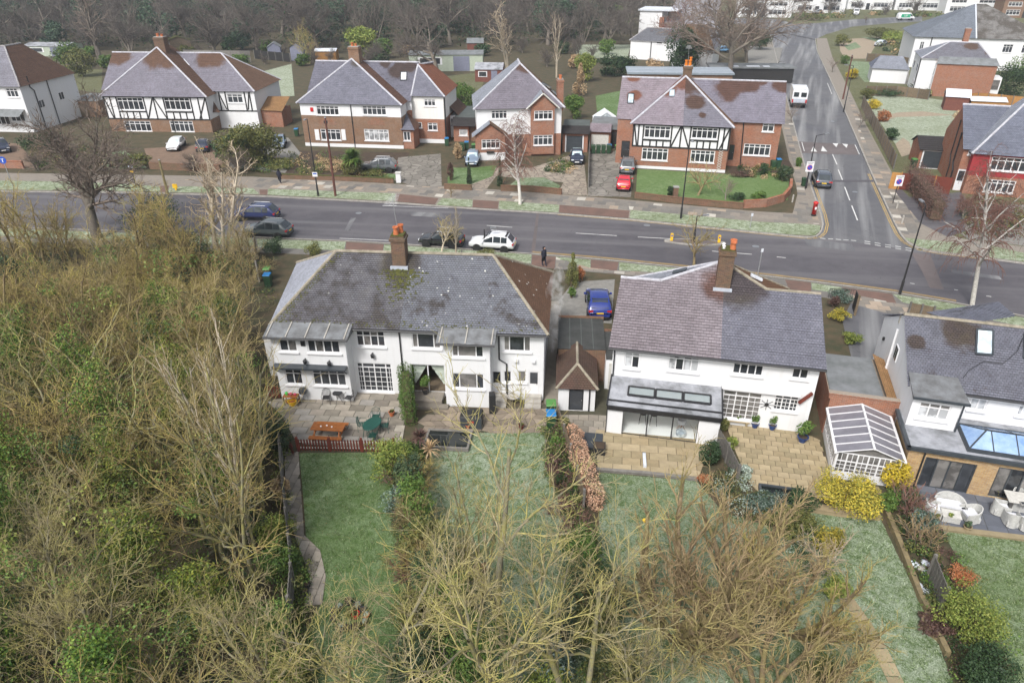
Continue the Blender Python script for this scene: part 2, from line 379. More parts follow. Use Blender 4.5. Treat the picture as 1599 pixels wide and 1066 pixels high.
for i,c in enumerate([(.205,.19,.168),(.235,.21,.18),(.255,.225,.19),(.175,.165,.15)]): plain('pave%d' % i,c,tuple(x*.8 for x in c),2.2,.85,.15,obj_var=.12)
plain('pave_pale',(.47,.44,.385),(.39,.365,.32),2.5,.85,.15,obj_var=.15);plain('pave_tan',(.36,.29,.225),(.29,.235,.18),2.5,.85,.15,obj_var=.12)
for i,c in enumerate([(.27,.22,.165),(.22,.18,.14),(.31,.255,.195)]): plain('crazy%d' % i,c,tuple(x*.75 for x in c),3,.85,.25,obj_var=.25)
for i,c in enumerate([(.115,.125,.15),(.135,.145,.17)]): plain('slab_slate%d' % i,c,tuple(x*.85 for x in c),1.5,.7,.1,obj_var=.08)
asphalt_mat('asphalt',(.072,.067,.074),(.105,.099,.108),-.15,(.135,.13,.135));asphalt_mat('asphalt_side',(.088,.087,.094),(.13,.13,.136),1.19,(.26,.26,.26));asphalt_mat('asphalt_patch',(.14,.115,.11),(.11,.093,.09))
grass_mat('lawn_green',(.07,.125,.036),(.112,.172,.056),(.29,.36,.245),.55,.55);grass_mat('lawn_frost',(.085,.135,.048),(.132,.185,.078),(.37,.42,.33),.75,.46);grass_mat('lawn_c',(.095,.145,.055),(.145,.195,.085),(.34,.40,.29),.6,.5);grass_mat('lawn_bright',(.09,.155,.045),(.14,.2,.075),(.34,.42,.28),.3,.6)
grass_mat('lawn_pale',(.17,.20,.12),(.25,.28,.18),(.43,.47,.39),.8,.4);grass_mat('verge_grass',(.11,.145,.06),(.19,.22,.11),(.43,.48,.38),.8,.42)
grass_mat('rough_grass',(.09,.10,.045),(.15,.14,.075),(.3,.34,.27),.3,.6)
stones_mat('crazy_drive',(.36,.31,.25),(.24,.20,.165),(.11,.095,.075),1.3);stones_mat('crazy_drive_dark',(.27,.25,.22),(.17,.155,.135),(.09,.085,.07),1.0)
glass_mat('glass_dark',(.03,.033,.038));glass_mat('glass_blind',(.34,.35,.36),.25);glass_mat('glass_sky',(.42,.5,.56),.08);glass_mat('glass_curtain',(.12,.115,.11),.15);glass_mat('car_glass',(.02,.026,.03),.05)  # glass_sky: pale sky reflection painted into the base colour
glass_mat('car_glass_frost',(.36,.45,.47),.5);clear_glass('clear_glass');frosted_glass('rooflight_pale',(.5,.58,.6));plain('polycarb',(.2,.195,.22),(.15,.145,.165),1.5,.3,0,.5)
plain('tyre',(.015,.015,.015),(.025,.025,.024),9,.85);plain('rim',(.42,.43,.44),(.3,.3,.31),9,.3,0,.5,Metallic=.8);plain('plastic_black',(.018,.018,.019),(.03,.03,.03),6,.55,.05)
plain('lamp_red',(.45,.02,.02),(.35,.015,.015),9,.15,0,.6);plain('lamp_clear',(.75,.78,.8),(.6,.62,.65),9,.1,0,.6);plain('plate_yellow',(.72,.47,.03),None,9,.5,0);plain('plate_white',(.75,.75,.75),None,9,.5,0)
plain('bin_green',(.03,.075,.035),(.025,.055,.03),3,.5,.05);plain('bin_lid_green',(.1,.26,.07),(.07,.2,.05),3,.5,.05);plain('bin_blue',(.02,.19,.45),(.02,.15,.36),3,.5,.05)
plain('post_red',(.55,.025,.02),(.45,.02,.02),3,.35,.02,.5);plain('yellow_plastic',(.8,.5,.03),(.7,.4,.02),3,.5,.05);plain('orange_plastic',(.65,.2,.02),(.55,.16,.02),3,.5,.05)
plain('blue_sign',(.02,.09,.5),None,5,.4,0);plain('sign_red',(.55,.02,.02),None,5,.4,0);plain('sign_green',(.02,.33,.17),None,5,.4,0)
plain('rattan_white',(.52,.52,.50),(.38,.38,.36),14,.7,.4);plain('cushion_white',(.6,.61,.64),(.54,.55,.58),3,.85,.1);plain('furn_green',(.018,.085,.065),(.014,.06,.048),5,.5,.1)
plain('wood_white',(.58,.57,.53),(.46,.45,.42),6,.7,.1);plain('skin',(.5,.3,.22),None,6,.6,0);plain('cloth_navy',(.02,.022,.035),(.03,.03,.045),6,.9,.2);plain('cloth_black',(.013,.013,.016),None,6,.9,.2)
plain('hair_dark',(.02,.013,.01),None,9,.8,.2);plain('bright_green',(.05,.55,.08),None,5,.5,0);plain('glaze_blue',(.02,.06,.2),(.02,.04,.13),5,.2,.05,.6);plain('interior_floor',(.78,.8,.78),(.72,.74,.72),1,.3,0)
plain('interior_wall',(.78,.78,.76),None,2,.9,0);plain('flower_red',(.6,.04,.03),(.4,.1,.2),30,.7,.2);plain('stone_pale',(.4,.38,.34),(.3,.28,.25),3,.9,.2);plain('water_dark',(.01,.014,.013),None,3,.05,0,.6)
plain('curtain_green',(.55,.6,.52),(.47,.52,.45),3,.9,.2);plain('frost_sheet',(.6,.62,.66),(.45,.47,.5),4,.8,.2)

# ------------------------------------------------------------------ ground, roads, pavements
ZR=-.12
def PX(*a): return [G(*p) for p in a]
sheet('ground',[(-700,-60),(700,-60),(700,1500),(-700,1500)],'leaf_litter',-.2,world=True)
FAR_KERB=[(-90,298),(0,298),(200,300),(420,306),(616,316),(740,325),(872,333),(985,342),(1100,354),(1200,364),(1262,370)]
CORNER_W=[(1274,369),(1282,362),(1285,350)]
SIDE_W=[(1282,335),(1262,278),(1242,205),(1219,116),(1205,62),(1199,44)]
SIDE_E=[(1273,60),(1276,80),(1318,170),(1362,272),(1396,345),(1407,366)]
CORNER_E=[(1418,379),(1436,388),(1468,394)]
FAR_KERB2=[(1530,401),(1599,410),(1700,424)]
NEAR_KERB=[(-90,350),(0,354),(200,361),(400,370),(540,376),(630,381),(720,388),(830,396),(930,404),(1080,419),(1180,429),(1290,442),(1400,457),(1500,474),(1599,493),(1700,515)]
w=lambda L,z=0.: [G(*p,z) for p in L]
road=w(NEAR_KERB)+w(FAR_KERB2[::-1]+CORNER_E[::-1])+w(CORNER_W[::-1]+FAR_KERB[::-1])
sheet('road',road,'asphalt',ZR,world=True)
side=w(CORNER_W[:1])+w(CORNER_W[1:])+w(SIDE_W)+w(SIDE_E)+w(CORNER_E)
sheet('side_street',side,'asphalt_side',ZR+.004,world=True)
bend=PX((1199,46),(1273,62),(1290,54),(1330,42),(1400,36),(1440,34),(1440,26),(1400,27),(1330,31),(1280,36),(1240,38),(1215,30),(1150,28),(1140,36))
sheet('road_bend',bend,'asphalt_side',.004,world=True)
fl=w(FAR_KERB)+w(CORNER_W)+w(SIDE_W)
far_w=fl+[(70,420),(-330,420),(-330,82)]
sheet('far_land_west',far_w,'leaf_litter',0,world=True,thick=.2)
fe=w(SIDE_E)+w(CORNER_E)+w(FAR_KERB2)
far_e=fe+[(260,60),(260,420),(70,420),G(1199,44)]
sheet('far_land_east',far_e,'rough_grass',0,world=True,thick=.2)
near=w(NEAR_KERB)+[(90,40),(60,-30),(-120,-30),(-120,70)]
sheet('near_land',near,'leaf_litter',0,world=True,thick=.2)

def kerb(line,name):
    root=MB();pts=polyline(w(line),.92)
    for a,b in zip(pts,pts[1:]):
        d=(b-a).normalized();n=Vector((-d.y,d.x,0))
        root.bar(Vector((a.x,a.y,-.055))+d*.01,Vector((b.x,b.y,-.055))-d*.01,.16,.15+random.uniform(-.008,.008))
    tag(root.build(name,'kerbstone'),kind='structure')
kerb(FAR_KERB+CORNER_W+SIDE_W,'kerb_far');kerb(SIDE_E+CORNER_E+FAR_KERB2,'kerb_corner');kerb(NEAR_KERB,'kerb_near')
def stripe(name,line,off,wd,mat,z,dash=None):
    "a painted line beside a kerb or down a road"
    mb=MB();pts=polyline(line,.5);run=0
    for i,(a,b) in enumerate(zip(pts,pts[1:])):
        if dash and (run % sum(dash)) >= dash[0]: run += .5;continue
        run += .5
        d=(b-a).normalized();n=Vector((-d.y,d.x,0));a=a+n*off;b=b+n*off
        mb.quad((*(a-n*wd/2).xy,z),(*(b-n*wd/2).xy,z),(*(b+n*wd/2).xy,z),(*(a+n*wd/2).xy,z))
    return tag(mb.build(name,mat),kind='structure')
ZM=ZR+.008
for lo,nm in ((.32,'yellow_line'),(.5,'yellow_line')):
    stripe(nm,w(NEAR_KERB[7:14],ZR),lo,.09,'line_yellow',ZM)
    stripe(nm,w(FAR_KERB[6:]+CORNER_W+SIDE_W[:2],ZR),-lo,.09,'line_yellow',ZM+.004)
    stripe(nm,w(SIDE_E[3:]+CORNER_E+FAR_KERB2[:1],ZR),-lo,.09,'line_yellow',ZM+.008)
def marks(name,quads,mat='line_white',z=ZM):
    for q in quads:
        mb=MB();mb.quad(*[(*G(*p,z),z) for p in q]);o=tag(mb.build(name,mat),kind='structure')
def dashes(name,segs,wpx,z=ZM):
    for (x0,y0,x1,y1) in segs:
        a=Vector(G(x0,y0,z));b=Vector(G(x1,y1,z));d=(b-a).normalized();n=Vector((-d.y,d.x))*wpx
        mb=MB();mb.quad((*(a-n),z),(*(b-n),z),(*(b+n),z),(*(a+n),z));tag(mb.build(name,'line_white'),kind='structure')
dashes('centre_line',[(899,364,963,368),(996,370,1052,373),(1112,392,1174,397),(1213,401,1227,402.5),(760,352,800,355)],.055)
dashes('centre_line',[(1300,241,1307,257),(1309,265,1315.5,281),(1319,292,1327,313),(1330,321,1339,344)],.06,ZM+.006)
dashes('parking_bay_line',[(1252,222,1256,236),(1335,226,1342,241),(1281,76,1290,96),(1292,130,1299,147),(1598,330,1599,331)],.05,ZM+.006)
dashes('give_way_line',[(1350+i*16,376.5+i*2.6,1359+i*16,377.8+i*2.6) for i in range(5)]+[(1350+i*16,379.8+i*2.6,1359+i*16,381.2+i*2.6) for i in range(5)],.07,ZM+.006)
dashes('give_way_line',[(1281+i*12,372+i*.8,1289+i*12,372.6+i*.8) for i in range(5)],.06,ZM+.006)
dashes('bay_edge_line',[(597,321,700,325),(530,372,620,376),(1421,442,1428,443),(1490,452,1496,453),(1540,462,1548,463)],.05)
tz=ZM+.012
marks('speed_hump_arrow',[[(1266,236.5),(1276,237),(1270,229)],[(1282,236),(1292,237),(1284.5,228)],[(1300,224),(1309,224),(1306,230)],[(1315,224.5),(1324,225.5),(1322,231)]],z=tz)
sheet('speed_hump',[(1246.5,221),(1334,226),(1341,242),(1251.5,239)],'asphalt_patch',ZR+.01)
sheet('road_patch',[(1423,394),(1453,398),(1474,452),(1452,449),(1440,424)],'asphalt_patch',ZR+.006)
sheet('road_patch',[(1259,281),(1363,281),(1365,284),(1260,284)],'asphalt',ZR+.02)
sheet('road_patch',[(838,331),(842,331.4),(835,396),(829,395)],'asphalt_patch',ZR+.0055)
sheet('road_patch',[(548,340),(556,340),(544,360),(538,360)],'asphalt_side',ZR+.0055)
sheet('road_patch',[(1254,372),(1330,381),(1336,392),(1262,384)],'asphalt_side',ZR+.0065)
sheet('road_patch',[(640,330),(690,333),(694,340),(642,337)],'asphalt_side',ZR+.0057)
sheet('road_patch',[(1480,420),(1560,431),(1566,437),(1490,427)],'asphalt_side',ZR+.0058)

# verges and crossovers
ZV=.012
def verge(*p): return sheet('grass_verge',p,'verge_grass',ZV)
verge((-90,281),(0,282),(120,284),(215,288),(250,292),(250,299),(0,296),(-90,296))
verge((-90,353),(0,357),(200,364),(398,373),(398,384),(200,376),(0,368),(-90,364))
verge((265,292),(300,291),(395,294),(405,303),(300,300.5),(262,300.5))
verge((419,295),(618,302),(616,314),(418,304));verge((690,309.5),(738,312),(737,323),(681,320));verge((780,313.5),(873,320),(872,331.5),(779,326.5))
verge((985,328),(1080,336),(1180,346),(1262,350),(1281,352),(1280,361),(1272,367.5),(1240,366.5),(1180,361),(1090,351.5),(983,340.5))
verge((1410,371),(1440,374),(1490,378),(1505,386),(1500,396),(1465,392),(1437,386));verge((1545,383),(1599,395),(1700,410),(1700,422),(1599,408),(1545,401.5))
verge((401,373),(540,377.5),(537,391),(403,386));verge((600,381.5),(720,390),(720,402),(598,394));verge((722,390),(830,397.5),(829,411),(722,402));verge((868,401),(922,405.5),(922,418),(872,411))
verge((967,409.5),(1085,421.5),(1080,428),(967,422));verge((1267,441.5),(1314,448.5),(1312,458),(1268,452));verge((1394,459),(1500,476),(1557,487),(1700,518),(1700,530),(1480,486),(1410,472))
sheet('pavement_far',[(-90,268),(0,270),(140,272),(395,276),(560,284),(640,288.5),(700,291),(800,298),(880,304),(980,312),(1080,321),(1180,330),(1238,333),(1246,300),(1235,262),(1210,150),(1196,60),(1204,62),(1219,116),(1242,205),(1262,278),(1282,335),(1284,350),(1277,364),(1262,368.5),(1200,362.5),(1100,352.5),(985,340.5),(872,331.7),(740,323.7),(616,314.7),(420,304.5),(200,298.7),(0,296.7),(-90,296.7)],'pave2',.004)
sheet('pavement_corner',[(1275,60),(1291,60),(1300,90),(1326,140),(1350,190),(1392,268),(1398,300),(1440,350),(1500,372),(1599,385),(1700,398),(1700,420),(1599,408),(1530,400),(1468,393),(1436,387),(1418,378),(1407,365),(1396,344),(1362,271),(1318,169),(1277,80)],'pave2',.005)
sheet('pavement_near',[(-90,351),(0,355),(200,362),(400,371.5),(540,377),(630,382),(720,389),(830,397),(930,405.2),(1080,420.2),(1180,430.2),(1290,443.2),(1400,458.3),(1500,475.5),(1599,494.5),(1700,516.5),(1700,545),(1599,515),(1400,490),(1290,465),(1080,440),(960,428),(870,420),(720,410),(540,400),(400,394),(0,376),(-90,372)],'pave3',.004)
for p in ([(620,302.5),(685,309.5),(679,319.5),(618,314.5)],[(739,312),(779,314.5),(777,326.5),(738,323.5)],[(874,320),(983,329),(981,340.5),(873,331.5)],[(541,377.5),(599,381.5),(597,402),(538,397)],[(831,398),(868,401),(866,420),(830,414)],[(923,405.5),(966,409.3),(962,428),(922,422)],[(1226,436.5),(1266,441),(1267,458),(1232,452)],[(1315,448.5),(1393,458.8),(1400,474),(1318,462)],[(250,290),(264,290),(262,300),(250,299)],[(405,296),(418,296),(417,304),(406,303.5)]):
    sheet('crossover',p,'macadam_red',.014)

SLAB_N=[0]
def slab_fill(parent,poly,a,sx,sy,mats,z,h=.045,gap=.022,bond=.5,wob=0.,limit=300,weights=None,name='slab',origin=None,jit=.004):
    "paving slabs in rows inside a world polygon, each an object sharing one mesh per colour"
    c,s=math.cos(a),math.sin(a);ox,oy=origin or poly[0]
    loc=[((x-ox)*c+(y-oy)*s,-(x-ox)*s+(y-oy)*c) for x,y in poly]
    u0,u1=min(p[0] for p in loc),max(p[0] for p in loc);v0,v1=min(p[1] for p in loc),max(p[1] for p in loc)
    ms=[]
    for m in mats:
        mb=MB();hx,hy,b=sx/2-gap/2,sy/2-gap/2,.008
        mb.add([(-hx,-hy,-h),(hx,-hy,-h),(hx,hy,-h),(-hx,hy,-h),(-hx,-hy,-b),(hx,-hy,-b),(hx,hy,-b),(-hx,hy,-b),(-hx+b,-hy+b,0),(hx-b,-hy+b,0),(hx-b,hy-b,0),(-hx+b,hy-b,0)],
               [(8,9,10,11)]+[(i,(i+1) % 4,4+(i+1) % 4,4+i) for i in range(4)]+[(4+i,4+(i+1) % 4,8+(i+1) % 4,8+i) for i in range(4)])
        ms.append(mb.mesh('slab',m))
    n=0;r=0;v=v0+sy/2
    def clip(q,ax,lim,sg):
        out=[]
        for i in range(len(q)):
            A,B=q[i],q[(i+1) % len(q)];da,db=(A[ax]-lim)*sg,(B[ax]-lim)*sg
            if da >= 0: out.append(A)
            if da*db < 0: t=da/(da-db);out.append((A[0]+(B[0]-A[0])*t,A[1]+(B[1]-A[1])*t))
        return out
    def area(q): return abs(sum(q[i][0]*q[(i+1) % len(q)][1]-q[(i+1) % len(q)][0]*q[i][1] for i in range(len(q)))/2) if len(q) > 2 else 0
    full=(sx-gap)*(sy-gap)
    while v < v1+sy/2:
        u=u0+sx/2-(r % 2)*sx*bond
        while u < u1+sx/2:
            q=loc
            for ax,lim,sg in ((0,u-sx/2+gap/2,1),(0,u+sx/2-gap/2,-1),(1,v-sy/2+gap/2,1),(1,v+sy/2-gap/2,-1)):
                q=clip(q,ax,lim,sg)
                if len(q) < 3: break
            ar=area(q)
            if ar > full*.12 and n < limit:
                k=random.choices(range(len(ms)),weights)[0]
                me=ms[k] if ar > full*.97 else MB().prism([(x-u,y-v) for x,y in q],-h,0).mesh('slab',mats[k])
                o=obj(name,me,parent)
                o.location=(ox+u*c-v*s,oy+u*s+v*c,z+random.uniform(-jit,jit));o.rotation_euler=(random.uniform(-.004,.004),random.uniform(-.004,.004),a);n += 1
            u += sx
        v += sy;r += 1
    return n
PAVE=['pave0','pave1','pave2','pave3','pave_pale','pave_tan']
far_pave=bpy.data.objects['pavement_far']
def band(top,bot): return PX(*top)+PX(*bot[::-1])
n=0
for top,bot in (([(395,278),(560,286),(640,290.5),(700,293)],[(395,292),(560,299),(640,302),(690,308)]),([(700,293),(800,300),(880,306),(980,314)],[(690,308),(780,313),(874,319.5),(983,328)]),([(980,314),(1080,323),(1180,332),(1236,335),(1246,320),(1272,325),(1279,345)],[(983,327.5),(1080,335.5),(1180,345.5),(1262,349.5),(1279,350)])):
    p=band(top,bot);A=G(*bot[0]);B=G(*bot[-1]) if len(bot) < 5 else G(*bot[2])
    n += slab_fill(far_pave,p,math.atan2(B[1]-A[1],B[0]-A[0]),.95,1.05,PAVE,.018,weights=[4,4,4,3,1.3,2],name='paving_slab',limit=110)
p=PX((1222,190),(1238,190),(1259,275),(1278,325),(1247,318),(1240,262));A,B=G(1240,200),G(1260,275)
slab_fill(far_pave,p,math.atan2(B[1]-A[1],B[0]-A[0]),.95,1.0,PAVE,.018,weights=[4,4,3,3,1,2],name='paving_slab',limit=60)
cp=bpy.data.objects['pavement_corner']
p=PX((1324,150),(1360,270),(1394,340),(1404,362),(1425,370),(1440,352),(1398,300),(1390,268),(1345,185),(1330,155));A,B=G(1318,170),G(1362,272)
slab_fill(cp,p,math.atan2(B[1]-A[1],B[0]-A[0]),.95,1.1,PAVE,.018,weights=[4,4,3,3,1.2,2],name='paving_slab',limit=230)
npv=bpy.data.objects['pavement_near']
for q in ([(868,402),(922,418.5),(966,423),(1080,429),(1075,437),(960,427),(868,419)],[(1294,452),(1396,473),(1440,481),(1420,494),(1380,488),(1300,466)]):
    p=PX(*q);slab_fill(npv,p,-.2,.9,.75,PAVE,.02,weights=[3,4,3,3,1,3],name='paving_slab',limit=60)

# driveways and front gardens across the road
sheet('driveway',[(622,246),(688,240),(690,292),(640,289),(612,280)],'crazy_drive_dark',.008);sheet('driveway',[(738,272),(770,262),(830,262),(910,236),(918,306),(870,303),(880,285),(830,280),(775,275),(760,295),(715,292)],'crazy_drive',.008)
sheet('driveway',[(920,236),(968,236),(990,262),(985,308),(918,306)],'crazy_drive_dark',.009);sheet('driveway',[(225,232),(345,225),(360,262),(235,262)],'block_red',.008)
sheet('front_garden',[(455,235),(640,238),(622,282),(440,272)],'soil',.006);sheet('front_garden',[(-60,215),(30,225),(60,262),(-60,262)],'block_red',.006)
sheet('front_garden',[(345,225),(450,215),(470,240),(445,270),(360,262)],'gravel_grey',.0095)
sheet('front_lawn',[(995,264),(1130,272),(1216,270),(1232,280),(1230,312),(1160,316),(1080,312),(993,303)],'lawn_bright',.01);sheet('front_lawn',[(699,262),(740,262),(775,258),(770,275),(735,288),(699,290)],'lawn_green',.01)
sheet('front_lawn',[(795,290),(810,278),(850,277),(875,290),(870,297),(790,292)],'lawn_frost',.01);sheet('front_lawn',[(590,270),(620,272),(616,281),(585,278)],'lawn_green',.01)
sheet('front_lawn',[(150,240),(195,235),(230,262),(170,264)],'lawn_frost',.01)
sheet('front_garden',[(1135,255),(1232,250),(1240,265),(1200,278),(1140,272)],'soil',.007)
# land east of the side street
sheet('corner_garden',[(1365,150),(1420,150),(1500,160),(1510,215),(1470,230),(1440,240),(1405,235),(1370,185),(1345,160)],'lawn_pale',.01)
sheet('garden_path',[(1410,215),(1420,222),(1425,240),(1408,245),(1398,225)],'gravel',.014);sheet('garden_path',[(1370,185),(1400,176),(1440,174),(1490,180),(1440,182),(1400,183),(1380,190)],'gravel',.0145)
sheet('driveway',[(1310,62),(1375,58),(1355,92),(1320,92),(1312,80)],'gravel',.008);sheet('front_lawn',[(1320,95),(1370,98),(1385,118),(1380,128),(1350,128)],'lawn_frost',.01);sheet('driveway',[(1365,102),(1420,108),(1418,132),(1385,130)],'gravel_grey',.009)
sheet('front_lawn',[(1318,72),(1336,66),(1345,74),(1325,79)],'lawn_frost',.016);sheet('front_lawn',[(1345,58),(1400,62),(1410,68),(1370,66)],'lawn_frost',.012)
sheet('driveway',[(1372,292),(1398,285),(1420,308),(1500,300),(1540,350),(1480,370),(1430,345),(1395,318)],'asphalt',.012);sheet('front_garden',[(1500,320),(1599,320),(1700,330),(1700,392),(1599,384),(1510,372)],'gravel_grey',.013)
sheet('driveway',[(1170,72),(1222,75),(1216,100),(1165,98)],'gravel_grey',.008);sheet('front_lawn',[(1100,100),(1165,98),(1190,108),(1110,115)],'rough_grass',.01)
# gardens behind the houses across the road
sheet('back_garden',[(380,120),(455,100),(460,150),(425,152)],'lawn_pale',.008);sheet('back_garden',[(930,150),(968,142),(966,200),(935,205)],'lawn_green',.008);sheet('back_garden',[(105,110),(160,108),(158,145),(110,140)],'rough_grass',.008)
sheet('back_garden',[(690,120),(760,112),(745,160),(700,165)],'rough_grass',.008);sheet('back_garden',[(900,70),(985,70),(980,90),(900,92)],'lawn_pale',.008)

# near gardens
sheet('lawn',[(467,707),(617,706),(612,780),(632,900),(648,1000),(656,1130),(455,1130),(470,1000),(505,935),(503,880),(478,838),(474,780)],'lawn_green',.02)
sheet('lawn',[(690,676),(850,674),(856,740),(890,820),(912,900),(918,1000),(900,1130),(690,1130),(645,950),(645,800),(660,730)],'lawn_frost',.02)
sheet('lawn',[(934,737),(1088,751),(1130,800),(1230,830),(1262,900),(1310,1000),(1330,1130),(900,1130),(930,900),(936,800)],'lawn_frost',.018)
sheet('lawn',[(1268,800),(1374,808),(1446,958),(1495,1080),(1520,1130),(1290,1130),(1275,960),(1240,850)],'lawn_frost',.021)
sheet('lawn',[(1468,822),(1700,850),(1700,1150),(1590,1130),(1560,1030),(1520,940),(1500,880)],'lawn_c',.02)
sheet('driveway',[(895,440),(960,436),(955,505),(880,500),(872,470)],'gravel_grey',.01);sheet('driveway',[(1330,470),(1410,486),(1400,560),(1370,600),(1330,560),(1315,500)],'asphalt_side',.01)
sheet('side_path',[(856,470),(882,470),(868,560),(880,690),(850,690),(850,560)],'slab_buff3',.008);sheet('side_path',[(925,600),(960,600),(948,740),(870,700),(890,640)],'jointing',.009)

def patio(name,pix,a,sx,sy,mats,z=.06,limit=300,base='jointing',**k):
    p=PX(*pix);o=sheet(name,p,base,z-.02,world=True);n=slab_fill(o,p,a,sx,sy,mats,z,limit=limit,**k);return o
SG=['slab_grey%d' % i for i in range(4)];SS=['slab_sand%d' % i for i in range(4)];SB=['slab_buff%d' % i for i in range(4)]
patio('patio_west',[(415,625),(545,620),(556,611),(616,613),(640,622),(628,690),(616,706),(464,692),(441,650)],-.085,.92,.62,SB+SG[1:2],origin=G(441,630),gap=.03)
patio('patio_sand',[(931,672),(1112,690),(1090,748),(933,733)],-.14,1.0,.62,SS,z=.09,base='soil')
patio('side_paving',[(872,648),(948,648),(940,740),(930,700),(880,690)],-.1,.6,.6,SB,z=.03)
patio('patio_east',[(1134,664),(1245,672),(1280,688),(1300,748),(1268,800),(1240,802),(1188,772),(1168,752),(1146,700)],-.2,.6,.45,SS,limit=300,base='soil')
patio('patio_slate',[(1428,745),(1530,765),(1700,790),(1700,858),(1467,826),(1440,790)],-.3,.9,.9,['slab_slate0','slab_slate1'],bond=0)
patio('garden_path',[(444,706),(466,706),(475,836),(500,860),(509,900),(503,944),(476,946),(484,900),(465,850),(448,800)],1.5,.62,.42,SB+SG[:1],limit=120)
# crazy paving: irregular stones
def crazy(name,pix,size,mats,z,limit=300):
    p=PX(*pix);root=sheet(name,p,'jointing',z-.02,world=True)
    x0,x1=min(q[0] for q in p),max(q[0] for q in p);y0,y1=min(q[1] for q in p),max(q[1] for q in p);rnd=random.Random(3);n=0
    y=y0;r=0
    P={}
    nx=int((x1-x0)/size)+2;ny=int((y1-y0)/size)+2
    for i in range(-1,nx+2):
        for j in range(-1,ny+2): P[i,j]=(x0+(i+(j % 2)*.5)*size+rnd.uniform(-.32,.32)*size,y0+j*size+rnd.uniform(-.32,.32)*size)
    for i in range(-1,nx+1):
        for j in range(-1,ny+1):
            q=[P[i,j],P[i+1,j],P[i+1,j+1],P[i,j+1]];c=(sum(t[0] for t in q)/4,sum(t[1] for t in q)/4)
            if not inside(c,p) or n >= limit: continue
            q=[(t[0]-c[0],t[1]-c[1]) for t in q];q=[(t[0]*.93,t[1]*.93) for t in q]
            if rnd.random() < .5: k=rnd.randrange(4);a,b=q[k],q[(k+1) % 4];q.insert(k+1,((a[0]+b[0])*.62,(a[1]+b[1])*.62))
            o=MB().prism(q,-.04,0).build('stone',rnd.choice(mats),root);o.location=(*c,z+rnd.uniform(-.005,.005));n += 1
crazy('crazy_paving',[(655,650),(700,638),(770,641),(850,630),(866,650),(850,674),(700,676),(652,672)],.62,['crazy0','crazy1','crazy2'],.05)
# sandy slab path down the east garden
path_e=sheet('garden_path',[(1302,915),(1318,920),(1366,985),(1385,1020),(1412,1070),(1440,1130),(1412,1130),(1390,1070),(1368,1020),(1348,985)],'jointing',.028)
L=polyline(PX((1310,918),(1357,985),(1377,1020),(1401,1070),(1428,1130)),.62)
for a,b in zip(L,L[1:]):
    d=(b-a).normalized();ang=math.atan2(d.y,d.x)
    mb=MB().box(-.29,.29,-.3,.3,-.05,0);o=mb.build('slab',random.choice(SS),path_e);o.location=(*((a+b)/2).xy,.045);o.rotation_euler=(0,0,ang)
# ------------------------------------------------------------------ house kit
def house(name,label,fr,cat='house',group=None):
    h=thing(name,label,cat,(*fr.o,0),fr.a,group);return h
def lerp3(a,b,t): return tuple(a[i]+(b[i]-a[i])*t for i in range(3))
def roof_face(mb,pts,course=.18,lift=.03):
    "a sloping face laid in overlapping courses; pts[0]-pts[1] is the eave"
    P=[Vector(p) for p in pts];e=(P[1]-P[0]).normalized();n=Vector((0,0,0))
    for i in range(1,len(P)-1): n += (P[i]-P[0]).cross(P[i+1]-P[0])
    n.normalize()
    if n.z < 0: n=-n
    s=n.cross(e);c=sum((p-P[0] for p in P),Vector())/len(P)
    if s.dot(c) < 0: s=-s
    Q=[((p-P[0]).dot(e),(p-P[0]).dot(s)) for p in P]
    t0=min(q[1] for q in Q);t1=max(q[1] for q in Q)
    def span(t):
        xs=[]
        for i in range(len(Q)):
            (x0,y0),(x1,y1)=Q[i],Q[(i+1) % len(Q)]
            if (y0-t)*(y1-t) <= 0:
                if abs(y1-y0) < 1e-7: xs += [x0,x1]
                else: xs.append(x0+(x1-x0)*(t-y0)/(y1-y0))
        return (min(xs),max(xs)) if xs else None
    k=max(1,round((t1-t0)/course));hgt=(t1-t0)/k
    for i in range(k):
        a=t0+i*hgt+1e-4;b=t0+(i+1)*hgt-1e-4;sa,sb=span(a),span(b)
        if not sa or not sb: continue
        f=lambda x,t,l: P[0]+e*x+s*t+n*l
        A,B,C,D=f(sa[0],a,lift),f(sa[1],a,lift),f(sb[1],b,.004),f(sb[0],b,.004)
        mb.quad(A,B,C,D,uv=[(sa[0],a),(sa[1],a),(sb[1],b),(sb[0],b)])
        mb.quad(f(sa[0],a,-.02),f(sa[1],a,-.02),B,A,uv=[(sa[0],a),(sa[1],a),(sa[1],a+.01),(sa[0],a+.01)])
def roof(h,faces,course=.18,name='roof',parent=None):
    "faces = [(points, material)]; one roof part per slope"
    out=[]
    for pts,m in faces:
        mb=MB();roof_face(mb,pts,course);out.append(mb.build(name,m,parent or h))
    return out
def ridge(h,lines,mat,r=.1,name='ridge_tiles',seg=.33):
    for a,b in lines:
        mb=MB();a=Vector(a);b=Vector(b);L=(b-a).length;k=max(1,int(L/seg))
        for i in range(k):
            p=a+(b-a)*(i/k);q=a+(b-a)*((i+.98)/k);mb.tube([p,q],[r,r*.93],7)
        mb.build(name,mat,h)
